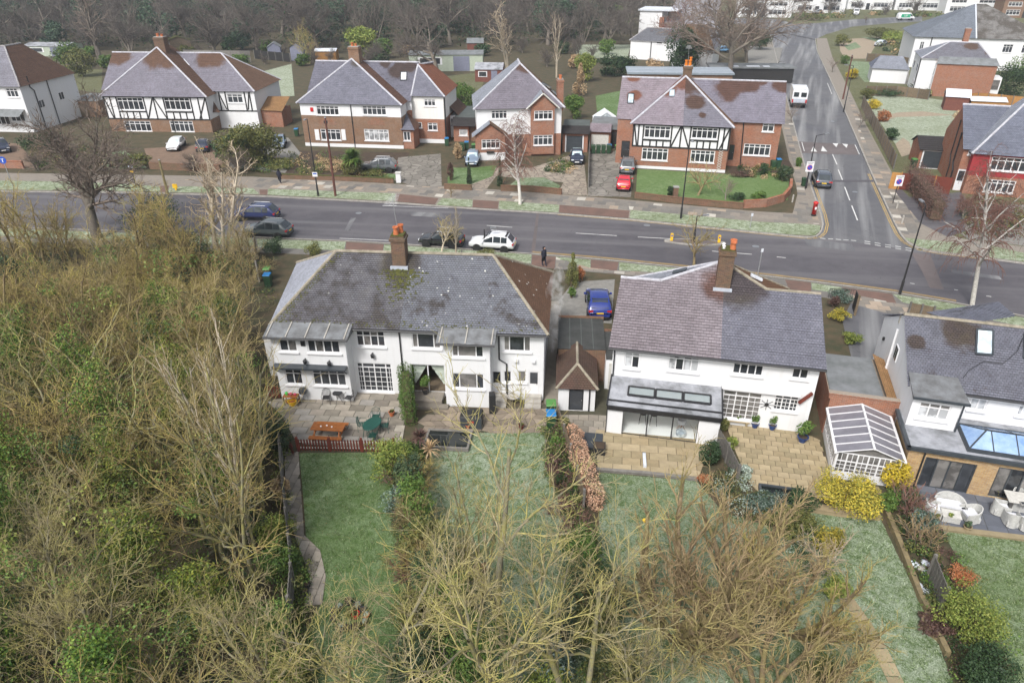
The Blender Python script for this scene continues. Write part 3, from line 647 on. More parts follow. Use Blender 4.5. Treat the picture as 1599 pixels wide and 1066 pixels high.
def hiproof(h,u0,u1,v0,v1,ze,zr,ua,ub,mf,mb_,ml,mr,course=.18,rmat='ridge_grey',r=.1,vr=None):
    vr=(v0+v1)/2 if vr is None else vr
    A,B,C,D=(u0,v0,ze),(u1,v0,ze),(u1,v1,ze),(u0,v1,ze);R0,R1=(ua,vr,zr),(ub,vr,zr)
    fc=[((A,B,R1,R0),mf),((C,D,R0,R1),mb_)]
    L=[(R0,R1)]
    if ua > u0+.1: fc.append(((D,A,R0),ml));L += [(A,R0),(D,R0)]
    if ub < u1-.1: fc.append(((B,C,R1),mr));L += [(B,R1),(C,R1)]
    roof(h,fc,course);ridge(h,L,rmat,r)
    under=MB().box(u0+.05,u1-.05,v0+.05,v1-.05,ze-.1,ze-.02);under.build('soffit','upvc',h)
def window(parent,u0,u1,z0,z1,v,cols=3,top=.3,frame='upvc',glass=('glass_dark',),panes=True,sill=True,fw=.07,bars=0,name='window',d=.09,split=None):
    "a framed window: mullions, a row of top lights (top = their share of the height), panes and a sill; v is the wall's face"
    f=MB();y0,y1=v+d-.045,v+d+.03;W_,Hh=u1-u0,z1-z0
    f.box(u0,u1,y0,y1,z0,z0+fw);f.box(u0,u1,y0,y1,z1-fw,z1);f.box(u0,u0+fw,y0+.001,y1,z0+fw,z1-fw);f.box(u1-fw,u1,y0+.001,y1,z0+fw,z1-fw)
    xs=[u0+W_*k/cols for k in range(cols+1)] if not split else [u0+W_*k for k in split]
    cols=len(xs)-1
    for x in xs[1:-1]: f.box(x-fw*.45,x+fw*.45,y0+.002,y1,z0+fw,z1-fw)
    zt=z1-Hh*top if top else None
    if zt: f.box(u0+fw,u1-fw,y0+.003,y1,zt-fw*.4,zt+fw*.4)
    w_=f.build(name,frame,parent)
    rows=[(z0,zt),(zt,z1)] if zt else [(z0,z1)]
    g=MB();k=0
    for i in range(cols):
        for (a,b) in rows:
            if panes: g=MB()
            g.quad((xs[i]+.02,v+d,a+.02),(xs[i+1]-.02,v+d,a+.02),(xs[i+1]-.02,v+d,b-.02),(xs[i]+.02,v+d,b-.02))
            if bars and b-a > .5:
                bb=MB()
                for q in range(1,bars+1): zz=a+(b-a)*q/(bars+1);bb.box(xs[i]+.03,xs[i+1]-.03,v+d-.02,v+d+.01,zz-.014,zz+.014)
                xm=(xs[i]+xs[i+1])/2;bb.box(xm-.014,xm+.014,v+d-.021,v+d+.011,a+.04,b-.04)
                bb.build('glazing_bar',frame,w_)
            if panes: g.build('pane',glass[k % len(glass)],w_)
            k += 1
    if not panes: g.build('pane',glass[0],w_)
    if sill: MB().box(u0-.08,u1+.08,v-.1,v+d-.046,z0-.09,z0-.003).build('sill',frame,w_)
    return w_
def facade(h,mat,u0,u1,z0,z1,v,fr=None,wins=(),back=None,name='wall',d=.12,bands=None):
    """wall facing the camera at v with real openings; wins = dicts with px=(x0,y0,x1,y1) in photo pixels or r=(u0,u1,z0,z1).
    back = v of the rear of the volume (closed by a box); bands = [(z, material)] splits the wall by height"""
    rects=[]
    for wd in wins:
        wd=dict(wd)
        if 'px' in wd:
            x0,y0,x1,y1=wd.pop('px');a=fr.fac(x0,y0,v);b=fr.fac(x1,y1,v);c_=fr.fac(x0,y1,v);e_=fr.fac(x1,y0,v)
            r=((a[0]+c_[0])/2,(b[0]+e_[0])/2,(b[1]+c_[1])/2,(a[1]+e_[1])/2)
        else: r=wd.pop('r')
        r=(max(r[0],u0+.06),min(r[1],u1-.06),max(r[2],z0+.02),min(r[3],z1-.05));rects.append((r,wd))
    zs=sorted({z0,z1,*[b[0] for b in (bands or [])],*[q for r,_ in rects for q in r[2:]]});us=sorted({u0,u1,*[q for r,_ in rects for q in r[:2]]})
    meshes={}
    def m_at(z):
        m=mat
        for zb,bm in (bands or []):
            if z >= zb: m=bm
        return m
    for i in range(len(us)-1):
        for j in range(len(zs)-1):
            uc,zc=(us[i]+us[i+1])/2,(zs[j]+zs[j+1])/2
            if any(r[0] < uc < r[1] and r[2] < zc < r[3] for r,_ in rects): continue
            meshes.setdefault(m_at(zc),MB()).quad((us[i],v,zs[j]),(us[i+1],v,zs[j]),(us[i+1],v,zs[j+1]),(us[i],v,zs[j+1]))
    for r,_ in rects:
        a,b,c,e=r;mb=meshes.setdefault(m_at((c+e)/2),MB())
        mb.quad((a,v,c),(a,v,e),(a,v+d,e),(a,v+d,c));mb.quad((b,v,c),(b,v+d,c),(b,v+d,e),(b,v,e))
        mb.quad((a,v,e),(b,v,e),(b,v+d,e),(a,v+d,e));mb.quad((a,v,c),(a,v+d,c),(b,v+d,c),(b,v,c))
    if back:
        zz=[z0]+[b[0] for b in (bands or [])]+[z1]
        for a,b in zip(zz,zz[1:]):
            if b-a < .01: continue
            mb=meshes.setdefault(m_at((a+b)/2),MB())
            for q in (((u0,v,a),(u0,back,a),(u0,back,b),(u0,v,b)),((u1,v,a),(u1,v,b),(u1,back,b),(u1,back,a)),((u0,back,a),(u1,back,a),(u1,back,b),(u0,back,b))): mb.quad(*q)
        for i in range(len(us)-1):
            for j in range(len(zs)-1):
                uc,zc=(us[i]+us[i+1])/2,(zs[j]+zs[j+1])/2
                if not any(wd.get('deep') and r[0] < uc < r[1] and r[2] < zc < r[3] for r,wd in rects): meshes.setdefault(m_at(zc),MB()).quad((us[i],v+d,zs[j]),(us[i],v+d,zs[j+1]),(us[i+1],v+d,zs[j+1]),(us[i+1],v+d,zs[j]))
        meshes[m_at(z1-.01)].quad((u0,v,z1),(u1,v,z1),(u1,back,z1),(u0,back,z1))
    for m,mb in meshes.items(): mb.build(name,m,h)
    for r,wd in rects:
        k=wd.pop('kind','window');wd.pop('deep',0)
        if k == 'hole': continue
        if k == 'door': door(h,*r,v,**wd)
        else: window(h,*r,v,**wd)
def door(h,u0,u1,z0,z1,v,mat='upvc',glass='glass_dark',lights=(.12,.88,.45,.92)):
    o=MB().box(u0+.01,u1-.01,v+.04,v+.1,z0,z1-.01).build('door',mat,h);W_,Hh=u1-u0,z1-z0
    if lights: MB().box(u0+W_*lights[0],u0+W_*lights[1],v+.03,v+.039,z0+Hh*lights[2],z0+Hh*lights[3]).build('pane',glass,o)
    MB().box(u1-.14,u1-.08,v+.0,v+.039,z0+Hh*.47,z0+Hh*.5).build('handle','grey_metal',o)
def gutter(h,a,b,r=.06,mat='black_metal'): return MB().tube([a,b],r,6).build('gutter',mat,h)
def pipe(h,pts,r=.045,mat='black_metal'): return MB().tube(pts,r,6).build('downpipe',mat,h)
def chimney(h,u,v,zb,zt,wu,wv,mat='brick_old',pots=(),potmat='terracotta',flash=True,moss=True,aerial=False,fz=None):
    c=MB().box(u-wu/2,u+wu/2,v-wv/2,v+wv/2,zb,zt).box(u-wu/2-.07,u+wu/2+.07,v-wv/2-.07,v+wv/2+.07,zt-.3,zt-.12).build('chimney',mat,h)
    for (pu,pv,ph,pr) in pots:
        MB().lathe([(pr*.9,0),(pr,.05),(pr*.82,ph*.6),(pr*.85,ph*.86),(pr*1.12,ph*.88),(pr*1.1,ph),(pr*.75,ph),(pr*.7,ph*.9)],12,(u+pu,v+pv,zt)).build('chimney_pot',potmat,c)
    MB().box(u-wu/2+.03,u+wu/2-.03,v-wv/2+.03,v+wv/2-.03,zt,zt+.07).build('flaunching','moss' if moss else 'concrete',c)
    if flash: MB().box(u-wu/2-.12,u+wu/2+.12,v-wv/2-.16,v-wv/2-.003,fz or zb,(fz or zb)+.22).build('flashing','lead',c)
    if aerial:
        a=MB().tube([(u,v,zt),(u-.15,v,zt+2.2)],.02,5);a.tube([(u-.15,v-.8,zt+2.1),(u-.15,v+.8,zt+2.25)],.015,4)
        for k in range(9): y=v-.8+k*.2;a.tube([(u-.55+k*.02,y,zt+2.1+k*.02),(u+.25-k*.02,y,zt+2.1+k*.02)],.009,4)
        a.build('aerial','galv',c)
    return c
def rooflight(h,corners,frame='anthracite',glass='glass_sky',n=None):
    "a roof window lying on a slope: corners bottom-left, bottom-right, top-right, top-left"
    P=[Vector(p) for p in corners];nn=(P[1]-P[0]).cross(P[3]-P[0]).normalized()
    if nn.z < 0: nn=-nn
    f=MB()
    for a,b in zip(P,P[1:]+P[:1]): f.bar(a+nn*.06,b+nn*.06,.1,.12,nn)
    o=f.build('roof_window',frame,h);MB().quad(*[p+nn*.07 for p in P]).build('pane',glass,o);return o
def on_slope(A,B,R,px,fr,dz=0):
    "the point of the plane A, B, R (local) that a pixel shows"
    A,B,R=Vector(A),Vector(B),Vector(R);n=(B-A).cross(R-A)
    d=ray(*px);c,s=math.cos(fr.a),math.sin(fr.a);ox,oy=fr.loc(0,0)
    o=Vector((ox,oy,H));dd=Vector((d[0]*c+d[1]*s,-d[0]*s+d[1]*c,d[2]))
    t=(A-o).dot(n)/dd.dot(n);return o+dd*t
def timbers(h,mat,v,lines,wdt=.14):
    for (a,b) in lines:
        MB().bar((a[0],v-.03,a[1]),(b[0],v-.03,b[1]),.06,wdt,up=(0,0,1) if abs(b[0]-a[0]) > abs(b[1]-a[1]) else (1,0,0)).build('timber_beam',mat,h)

plain('ridge_grey',(.36,.36,.38),(.22,.2,.19),3,.9,.3);plain('ridge_red',(.30,.15,.10),(.2,.1,.07),3,.9,.3);plain('ridge_frost',(.5,.51,.56),(.36,.35,.37),3,.9,.3);plain('ridge_stone',(.34,.3,.24),(.2,.18,.13),2.5,.9,.4)
T_BROWN=((.15,.085,.055),(.10,.06,.045));T_DARK=((.085,.075,.072),(.06,.055,.055));T_RED=((.26,.105,.06),(.19,.075,.045))

# ------------------------------------------------------------------ house A: the white pair with the big grey roof
frA=Fr((441,622.5),(767,636.5));A_=house('semi_detached_house','wide white rendered pair of houses under one mossy grey hipped roof, beside the thicket',frA)
MW=1.05;VB=9.4;ZE=4.85;UL,UR=0.,16.35
vr=5.1;rl=frA.fac(525,392,vr);rr=frA.fac(770,398,vr);ZRg=(rl[1]+rr[1])/2
chx=frA.fac(627,412,vr-.3)[0]
WA=lambda u,v,z: frA.wor(u,v,z)
roof_mat('roofA_w',*T_DARK,(.215,.215,.24),.62,[(*WA(chx,4.5,7.6),1.5)],moss=(.12,.10,.05),moss_amt=.4,specks=.25,patch=.4,scale=.7)
roof_mat('roofA_e',*T_DARK,(.25,.26,.29),.8,[(*WA(chx,4.5,7.6),1.3)],moss=(.12,.11,.05),moss_amt=.25,specks=1.,patch=.34,scale=.8)
roof_mat('roofA_hipw',(.1,.095,.09),(.08,.075,.075),(.42,.43,.47),.95,patch=.2);roof_mat('roofA_hipe',(.155,.085,.05),(.11,.062,.04),None,specks=1.);roof_mat('roof_back',*T_BROWN,None)
e0,e1,ef,eb=UL-.25,UR+.25,MW-.35,VB+.3
um=7.75
k3=frA.gr(464,410,ZE);A0,A1,A2,A3=(e0,ef,ZE),(e1,ef,ZE),(e1,eb,ZE),(k3[0],k3[1],ZE);R0,R1=(rl[0],vr,ZRg),(rr[0],vr,ZRg);RM=(um,vr,ZRg);EM=(um,ef,ZE)
roof(A_,[((A0,EM,RM,R0),'roofA_w'),((EM,A1,R1,RM),'roofA_e'),((A1,A2,R1),'roofA_hipe'),((A3,A0,R0),'roofA_hipw'),((A2,A3,R0,R1),'roof_back')],.15)
ridge(A_,[(R0,R1),(A0,R0),(A3,R0),(A1,R1),(A2,R1)],'ridge_stone',.11)
MB().box(e0+.05,e1-.05,ef+.03,eb-.05,ZE-.12,ZE-.03).build('soffit','upvc',A_)
gutter(A_,(e0,ef-.06,ZE-.06),(e1,ef-.06,ZE-.06),.07)
GB=('glass_dark','glass_dark','glass_curtain')
facade(A_,'white_render',UL,UR,0,ZE-.1,MW,frA,[
    dict(px=(556,517,601,541),cols=4,top=.32,glass=GB),dict(px=(559,567,613,611),split=[0,.17,.5,.83,1],top=.16,bars=4,glass=('glass_dark',)),
    dict(px=(643,521,688,544),split=[0,.2,.76,1],top=0,glass=('glass_curtain','glass_dark','glass_curtain')),dict(px=(642,569,696,613),cols=2,top=0,glass=('clear_glass',),sill=False,deep=True),
    dict(px=(786,525,829,549),split=[0,.22,.76,1],top=0,glass=('glass_curtain','glass_dark','glass_curtain')),dict(px=(769,579,783,616),kind='door',lights=(.1,.9,.5,.95)),dict(px=(786,579,799,597),cols=1,top=0),
    dict(px=(808,579,822,597),cols=1,top=0,glass=('glass_curtain',)),dict(px=(826,580,841,618),kind='door',lights=(.1,.9,.5,.95))],back=VB)
ub1=4.55
facade(A_,'white_render',UL-.004,ub1,0,ZE-.1,0,frA,[dict(px=(435,524,463,549),cols=2,top=.3,glass=GB),dict(px=(479,524,530,551),cols=4,top=.3,glass=GB),dict(px=(445,576,472,600),cols=2,top=.3),dict(px=(488,576,540,602),cols=4,top=.3)],back=MW+.3)
facade(A_,'white_render',10.45,13.2,0,ZE-.1,0,frA,[dict(px=(705,532,755,558),split=[0,.2,.76,1],top=0,glass=('glass_curtain','glass_curtain','glass_dark')),dict(px=(706,583,756,607),split=[0,.23,.77,1],top=0,glass=('glass_dark','glass_curtain'))],back=MW+.3)
# room behind the sliding door of the right-hand house: dim walls, floor and curtains
q0=frA.fac(642,569,MW);q1=frA.fac(696,613,MW)
rm=MB();a,b=q0[0]+.05,q1[0]-.05;zc=q0[1]-.03;zf=max(q1[1],.04)
rm.quad((a-.6,MW+2.6,zf),(b+.6,MW+2.6,zf),(b+.6,MW+2.6,zc),(a-.6,MW+2.6,zc));rm.build('room_wall','brick_brown',A_)
MB().quad((a-.6,MW+.13,zf),(b+.6,MW+.13,zf),(b+.6,MW+2.6,zf),(a-.6,MW+2.6,zf)).build('room_floor','timber_fence',A_)
for sx in (0,1):
    c=MB();x=a if sx == 0 else b;sg=1 if sx == 0 else -1
    for k in range(8):
        t0,t1=k/8,(k+1)/8
        c.quad((x,MW+.3,zc-t0*1.5),(x+sg*(.95-.85*t0),MW+.3+.04*(k % 2),zc-t0*1.5),(x+sg*(.95-.85*t1),MW+.3+.04*((k+1) % 2),zc-t1*1.5),(x,MW+.3,zc-t1*1.5))
    c.build('curtain','curtain_green',A_)
# lead-covered bay roofs with rolls
for (a,b,nm) in ((-.25,ub1+.3,5),(10.1,13.55,3)):
    o=MB().add([(a,-.4,ZE-.16),(b,-.4,ZE-.16),(b,ef+.25,ZE+.18),(a,ef+.25,ZE+.18),(a,-.4,ZE-.3),(b,-.4,ZE-.3),(b,ef+.25,ZE-.3),(a,ef+.25,ZE-.3)],[(0,1,2,3),(4,7,6,5),(0,4,5,1),(1,5,6,2),(3,0,4,7)]).build('bay_roof','lead_dark',A_)
    for k in range(nm):
        x=a+.2+(b-a-.4)*k/(nm-1);MB().bar((x,-.4,ZE-.13),(x,ef+.2,ZE+.2),.07,.05).build('roll','stone_pale',o)
    gutter(A_,(a,-.46,ZE-.22),(b,-.46,ZE-.22),.06)
cz=frA.fac(480,571,0)[1];MB().box(-.02,4.5,-.55,0,cz,cz+.12).build('canopy','anthracite',A_)
for x in (.1,4.4): MB().bar((x,-.03,cz-.45),(x,-.5,cz),.06,.06).build('bracket','anthracite',A_)
for px in ((477.5,563,0),(582.5,554,MW),(515,566,0)):
    u,z=frA.fac(px[0],px[1],px[2]);MB().lathe([(.02,.0),(.1,.05),(.13,.25),(.03,.34)],8,(u,px[2]-.16,z-.15)).box(u-.03,u+.03,px[2]-.14,px[2],z+.1,z+.18).build('wall_lantern','black_metal',A_)
u,z=frA.fac(473,536,0);MB().box(u-.13,u+.13,-.05,0,z-.17,z+.17).build('vent','black_metal',A_)
for px in ((806,562),(833,563)): u,z=frA.fac(*px,MW);MB().box(u-.12,u+.12,MW-.18,MW,z-.06,z+.08).build('floodlight','upvc',A_)
pipe(A_,[(7.62,MW-.07,ZE-.1),(7.62,MW-.07,0)]);u=frA.fac(779,525,MW)[0];pipe(A_,[(u,MW-.07,ZE-.1),(u,MW-.07,2.9),(u+.45,MW-.07,2.6),(u+.45,MW-.07,0)],.05,'black_metal')
chimney(A_,chx,vr-.45,7.0,9.35,.85,.85,'brick_old',[(-.1,-.15,.55,.17),(.12,.25,.55,.17)],aerial=True,fz=ZE+(vr-1.03-ef)/(vr-ef)*(ZRg-ZE)-.02)
# moss and lichen grown below the chimney
def tufts(name,mat,parent,pts,r0,r1,rnd):
    mb=MB()
    for p in pts:
        r=rnd.uniform(r0,r1);k=5;ph=rnd.random()*6
        ring=[(p[0]+math.cos(ph+i*6.283/k)*r*rnd.uniform(.7,1.2),p[1]+math.sin(ph+i*6.283/k)*r*rnd.uniform(.7,1.2),p[2]-.02) for i in range(k)]
        mb.add(ring+[(p[0],p[1],p[2]+r*.55)],[(i,(i+1) % k,k) for i in range(k)])
    o=mb.build(name,mat,parent);o['kind']='stuff';return o
rnd=random.Random(5)
def slopept(u,v): return (u,v,ZE+(v-ef)/(vr-ef)*(ZRg-ZE)+.03)
tufts('moss','moss',A_,[slopept(chx+rnd.gauss(.1,.55)+(0 if rnd.random() < .7 else .6),vr-1.0-abs(rnd.gauss(0,.75))) for _ in range(420)],.04,.11,rnd)
tufts('moss','moss',A_,[slopept(rnd.uniform(.3,16),ef+.1+abs(rnd.gauss(0,.25))) for _ in range(220)]+[slopept(e0+(rl[0]-e0)*t+rnd.uniform(.05,.6),ef+(vr-ef)*t) for t in [rnd.random() for _ in range(200)]],.03,.08,rnd)
# side extension on the thicket side
MB().box(-1.75,-.01,2.6,9.2,0,2.75).build('side_extension','white_render',A_);MB().box(-1.6,-.02,2.7,9.1,2.75,2.8).build('flat_roof','frost_sheet',A_);MB().box(-1.8,-1.55,2.6,9.2,2.751,2.95).build('parapet','stone_pale',A_)
# steps and raised platform of the right-hand house, doorsteps
st=thing('patio_step','low stone platform with a step below the sliding glass door','step',(*frA.wor(8.6,.2),0),frA.a)
MB().box(-1.1,1.55,-.25,.82,0,.34).build('platform','slab_buff1',st);MB().box(-1.0,2.0,-.7,-.26,0,.18).build('tread','slab_buff3',st)
u=frA.fac(833,619,MW)[0]
for (uu,lab) in ((u,'pale concrete doorstep with three treads at the right-hand back door'),(frA.fac(776,617,MW)[0]+.15,'narrow concrete steps at the back door beside the bay')):
    s_=thing('doorstep',lab,'step',frA.wor(uu,MW),frA.a)
    for k in range(3): MB().box(-.5,.5,-.35*(3-k),-.35*(2-k)-.002,0,.15*(k+1)).build('tread','stone_pale',s_)

# ------------------------------------------------------------------ house B: the white pair with extension and lilac frosted roof
frB=Fr((1120,660),(1237,674));B_=house('semi_detached_house','white pair of houses with frosted lilac and slate-blue roof halves and a glazed rear extension',frB)
ul=frB.fac(950,548,-.3)[0]+.25;ur=frB.fac(1293,570,-.3)[0]-.25;ZB=(frB.fac(1113,559,-.3)[1]);VBB=8.6;vrB=4.3
zrB=(frB.fac(1000,440,vrB)[1]+frB.fac(1250,451,vrB)[1])/2;umB=frB.fac(1128,500,2)[0]
apx=frB.fac(1130,412,vrB+.8);zap=apx[1]
WB=lambda u,v,z: frB.wor(u,v,z)
roof_mat('roofB_w',(.14,.08,.068),(.11,.065,.055),(.315,.28,.295),.86,[(*WB(apx[0],vrB-.3,zrB+.2),1.3)],patch=.05,th=.2,tw=.3)
roof_mat('roofB_e',(.085,.072,.075),(.06,.05,.055),(.225,.225,.265),.85,[(*WB(apx[0]+.9,vrB-.2,zrB+.2),1.7)],moss=(.12,.11,.05),moss_amt=.2,patch=.2,th=.16,specks=.15)
roof_mat('roofB_pale',(.1,.1,.1),(.1,.1,.1),(.47,.48,.52),.95,patch=.1);roof_mat('roofB_brown',(.22,.115,.06),(.16,.085,.05),None,th=.2)
E0,E1,EMb=(ul-.25,-.3,ZB),(ur+.25,-.3,ZB),(umB,-.3,ZB);RB0,RB1,RBM=(ul-.1,vrB,zrB),(ur+.15,vrB,zrB),(umB,vrB,zrB)
roof(B_,[((E0,EMb,RBM,RB0),'roofB_w'),((EMb,E1,RB1,RBM),'roofB_e')],.2)
# front cross wing behind the ridge: its hip rises above the ridge at the chimney
ap=(apx[0],vrB+1.2,zap);wl=frB.fac(984,436,vrB+.1)[0];wr=frB.fac(1232,449,vrB+.1)[0]
P2l=(-6.2,9.5,ZB);P2r=(4.25,9.5,ZB+.2);kL=(zap-zrB)/3.6;kR=(zap-zrB)/2.6;Bk=(ap[0],VBB+.8,zap)
roof(B_,[((P2l,(ap[0]-3.6,vrB,zrB),ap),'roofB_pale'),(((ap[0]+2.6,vrB,zrB),P2r,ap),'roofB_brown'),((P2r,P2l,ap),'roof_back'),
    (((ap[0]-3.6,vrB-.03,zrB-.01),(umB,vrB-.03,zrB-.01),ap),'roofB_w'),(((umB,vrB-.03,zrB-.01),(ap[0]+2.6,vrB-.03,zrB-.01),ap),'roofB_e'),
    (((ur+.25,VBB+.3,ZB),(ul-.25,VBB+.3,ZB),RB0,RB1),'roof_back')],.2)
ridge(B_,[(RB0,(ap[0]-3.6,vrB,zrB)),((ap[0]-3.6,vrB-.02,zrB),ap),(P2l,ap)],'ridge_frost',.1)
ridge(B_,[((ap[0]+2.6,vrB,zrB),RB1),((ap[0]+2.6,vrB-.02,zrB),ap),(P2r,ap)],'ridge_stone',.1)
for x,s_ in ((ul,-1),(ur,1)):
    MB().add([(x,0,ZB-.1),(x,VBB,ZB-.1),(x,vrB,zrB-.05)],[(0,1,2)]).build('gable_wall','white_render',B_)
gutter(B_,(ul-.25,-.36,ZB-.05),(ur+.25,-.36,ZB-.05),.07)
DB=('glass_blind','glass_blind','glass_dark')
exl=frB.gr(946,676);exr=frB.gr(1110,690);EX0,EX1,EXV=exl[0],-.12,min(exl[1],exr[1]);zfl=.09
facade(B_,'white_render',ul,ur,0,ZB-.02,0,frB,[
    dict(px=(975,550,999,575),cols=2,top=.25,glass=DB),dict(px=(1043,555,1092,580),cols=4,top=.25,glass=DB),dict(px=(1144,563,1193,586),cols=4,top=.28,glass=('glass_dark','glass_curtain')),dict(px=(1237,569,1264,592),cols=2,top=.28,glass=('glass_dark',)),
    dict(px=(1126,611,1188,655),cols=3,top=.18,bars=4,glass=('glass_curtain','glass_curtain')),dict(px=(1208,616,1247,642),cols=3,top=.28,bars=2,glass=('glass_dark',))],back=VBB)
u0,z0=frB.fac(1127,602,0);u1,z1=frB.fac(1250,615,0);MB().box(u0,u1,-.22,0,z0-.1,z0+.12).build('awning_case','upvc',B_)
u0,z0=frB.fac(1247,627,0);u1,z1=frB.fac(1268,612,0);MB().bar((u0,-.12,z0),(u1,-.12,z1),.16,.14).build('rolled_awning','timber_red',B_)
u,z=frB.fac(1197,631,0)
cl=MB()
for a in range(8): cl.tube([(u+math.cos(a*.785)*.12,-.04,z+math.sin(a*.785)*.12),(u+math.cos(a*.785)*.42,-.04,z+math.sin(a*.785)*.36)],.018,4)
cl.tube([(u,-.05,z),(u,-.02,z)],.12,12);cl.build('wall_ornament','black_metal',B_)
for px in ((1057,555),(1216,572)): u,z=frB.fac(*px,0);MB().box(u-.1,u+.1,-.15,0,z-.06,z+.08).build('floodlight','plastic_black' if px[0] < 1100 else 'upvc',B_)
pipe(B_,[(ul+.1,-.08,ZB-.1),(ul+.1,-.08,0)])
chimney(B_,apx[0]+.05,vrB+.15,zrB-.9,zap+1.25,.85,.8,'brick_old',[(.26,-.18,.5,.17),(.28,.2,.5,.18)],flash=True,fz=ZB+(vrB-.41+.3)/(vrB+.3)*(zrB-ZB)-.05);c2=[o for o in B_.children if o.name.startswith('chimney')][-1]
for pv in (-.2,.15): MB().lathe([(.08,0),(.08,.2),(.11,.22),(.0,.3)],8,(apx[0]-.2,vrB+.15+pv,zap+1.25)).build('flue_cowl','upvc',c2)
# rooflights on the front wing
o=MB().bar((ap[0]-2.9,vrB+1.3,zrB+.05),(ap[0]-2.1,vrB+1.2,zrB+.38),.4,.08).build('roof_window','anthracite',B_);o=MB().bar((ap[0]+1.7,vrB+1.1,zrB+.38),(ap[0]+2.4,vrB+1.1,zrB+.1),.3,.1).build('roof_window','frost_white',B_)
# glazed extension with a room one can see into
zx=frB.fac(1030,643,EXV)[1]+.1;zxb=frB.fac(1040,592,0)[1]
ext=MB();ext.box(EX0,EX0+.25,EXV+.02,-.002,0,zx);ext.box(EX1-.22,EX1,EXV+.02,-.002,0,zx);ext.build('extension_wall','white_render',B_)
gl0=frB.fac(970,676,EXV)[0];gl1=frB.fac(1087,688,EXV)[0]
MB().box(EX0+.251,gl0,EXV,EXV+.25,.04,zx-.3).box(gl1,EX1-.221,EXV,EXV+.25,.04,zx-.3).build('extension_wall','white_render',B_)
MB().box(EX0,EX1,EXV-.12,EXV+.3,zx-.28,zx-.02).box(EX0,EX1,EXV-.02,EXV+.3,-.02,.03).box(EX0-.04,EX0+.0,EXV-.05,-.01,0,zx-.02).build('fascia','black_metal',B_)
MB().box(EX0+.26,EX1-.23,EXV+.1,-.05,.03,.06).build('room_floor','interior_floor',B_);MB().box(EX0+.26,EX1-.23,-.045,-.005,.06,zx-.3).build('room_wall','interior_wall',B_)
gd=MB();n_=3
for k in range(n_+1): x=gl0+(gl1-gl0)*k/n_;gd.box(x-.035,x+.035,EXV+.05,EXV+.12,.03,zx-.28)
gd.box(gl0,gl1,EXV+.051,EXV+.12,.031,.1).box(gl0,gl1,EXV+.051,EXV+.12,zx-.36,zx-.281);gd=gd.build('sliding_door','black_metal',B_)
for k in range(n_): a=gl0+(gl1-gl0)*k/n_;MB().quad((a+.03,EXV+.09,.1),(a+(gl1-gl0)/n_-.03,EXV+.09,.1),(a+(gl1-gl0)/n_-.03,EXV+.09,zx-.36),(a+.03,EXV+.09,zx-.36)).build('pane','clear_glass',gd)
# its roof: shallow frosted slope with three rooflights along it
zt=max(zxb-.15,zx+.5);FA,FB,FC,FD=(EX0-.05,EXV-.1,zx),(EX1+.05,EXV-.1,zx),(EX1+.05,-.01,zt),(EX0-.05,-.01,zt)
vm=EXV*.45
t_=lambda v: zx+(zt-zx)*(v-(EXV-.1))/(-.01-(EXV-.1))
g0,g1=EX0+1.0,EX1-.55;va,vb=EXV*.64,EXV*.36
er=MB()
er.quad((EX0-.05,EXV-.1,zx),(EX1+.05,EXV-.1,zx),(EX1+.05,va,t_(va)),(EX0-.05,va,t_(va))).quad((EX0-.05,vb,t_(vb)),(EX1+.05,vb,t_(vb)),FC,FD).quad((EX0-.05,va,t_(va)),(g0,va,t_(va)),(g0,vb,t_(vb)),(EX0-.05,vb,t_(vb))).quad((g1,va,t_(va)),(EX1+.05,va,t_(va)),(EX1+.05,vb,t_(vb)),(g1,vb,t_(vb)))
er.build('extension_roof','frost_roof',B_)
MB().bar((EX0-.05,EXV-.13,zx-.03),(EX1+.05,EXV-.13,zx-.03),.09,.12).bar((EX0-.05,EXV+.25,zx+.17),(EX1+.05,EXV+.25,zx+.17),.06,.08).bar((EX1+.05,EXV-.1,zx+.03),(EX1+.05,0,zt+.03),.08,.1).bar((EX0-.05,EXV-.1,zx+.03),(EX0-.05,0,zt+.03),.08,.1).build('gutter','black_metal',B_)
for k in range(3):
    a=g0+(g1-g0)*k/3;b=g0+(g1-g0)*(k+1)/3
    rooflight(B_,[(a+.04,va,t_(va)),(b-.04,va,t_(va)),(b-.04,vb,t_(vb)),(a+.04,vb,t_(vb))],'black_metal','rooflight_pale')
# furniture seen through the glass
def stool(loc,rz,lab):
    t=thing('bar_stool',lab,'stool',loc,rz);MB().lathe([(.2,0),(.21,.03),(0,.05)],12,(0,0,.66)).build('seat','anthracite',t);MB().box(-.19,.19,.17,.2,.72,1.0).build('backrest','anthracite',t)
    for a in (-1,1):
        for b in (-1,1): MB().tube([(a*.2,b*.2,0),(a*.14,b*.14,.66)],.014,5).build('leg','anthracite',t)
for k,f in enumerate((.27,.42)):
    stool(frB.wor(gl0+(gl1-gl0)*f,EXV*.42,.06),frB.a,['dark bar stool behind the left pane of the sliding door','dark bar stool behind the middle pane of the sliding door'][k])
t=thing('dining_chair','pale shell chair inside the extension, behind its right pane','chair',frB.wor(gl0+(gl1-gl0)*.8,EXV*.5,.06),frB.a+.6)
MB().lathe([(.05,0),(.24,.05),(.28,.18),(.25,.35),(.23,.35),(.2,.1),(0,.05)],12,(0,0,.4)).build('shell','cushion_white',t)
for a in range(4): MB().tube([(math.cos(a*1.57+.78)*.25,math.sin(a*1.57+.78)*.25,0),(0,0,.42)],.015,5).build('leg','timber_gold',t)
t=thing('pouffe','pale blue round pouffe on the floor inside the extension','pouffe',frB.wor(gl0+(gl1-gl0)*.8,EXV*.75,.06));MB().lathe([(.2,0),(.3,.1),(.3,.3),(.18,.38),(0,.39)],14).build('cushion','glass_sky',t)
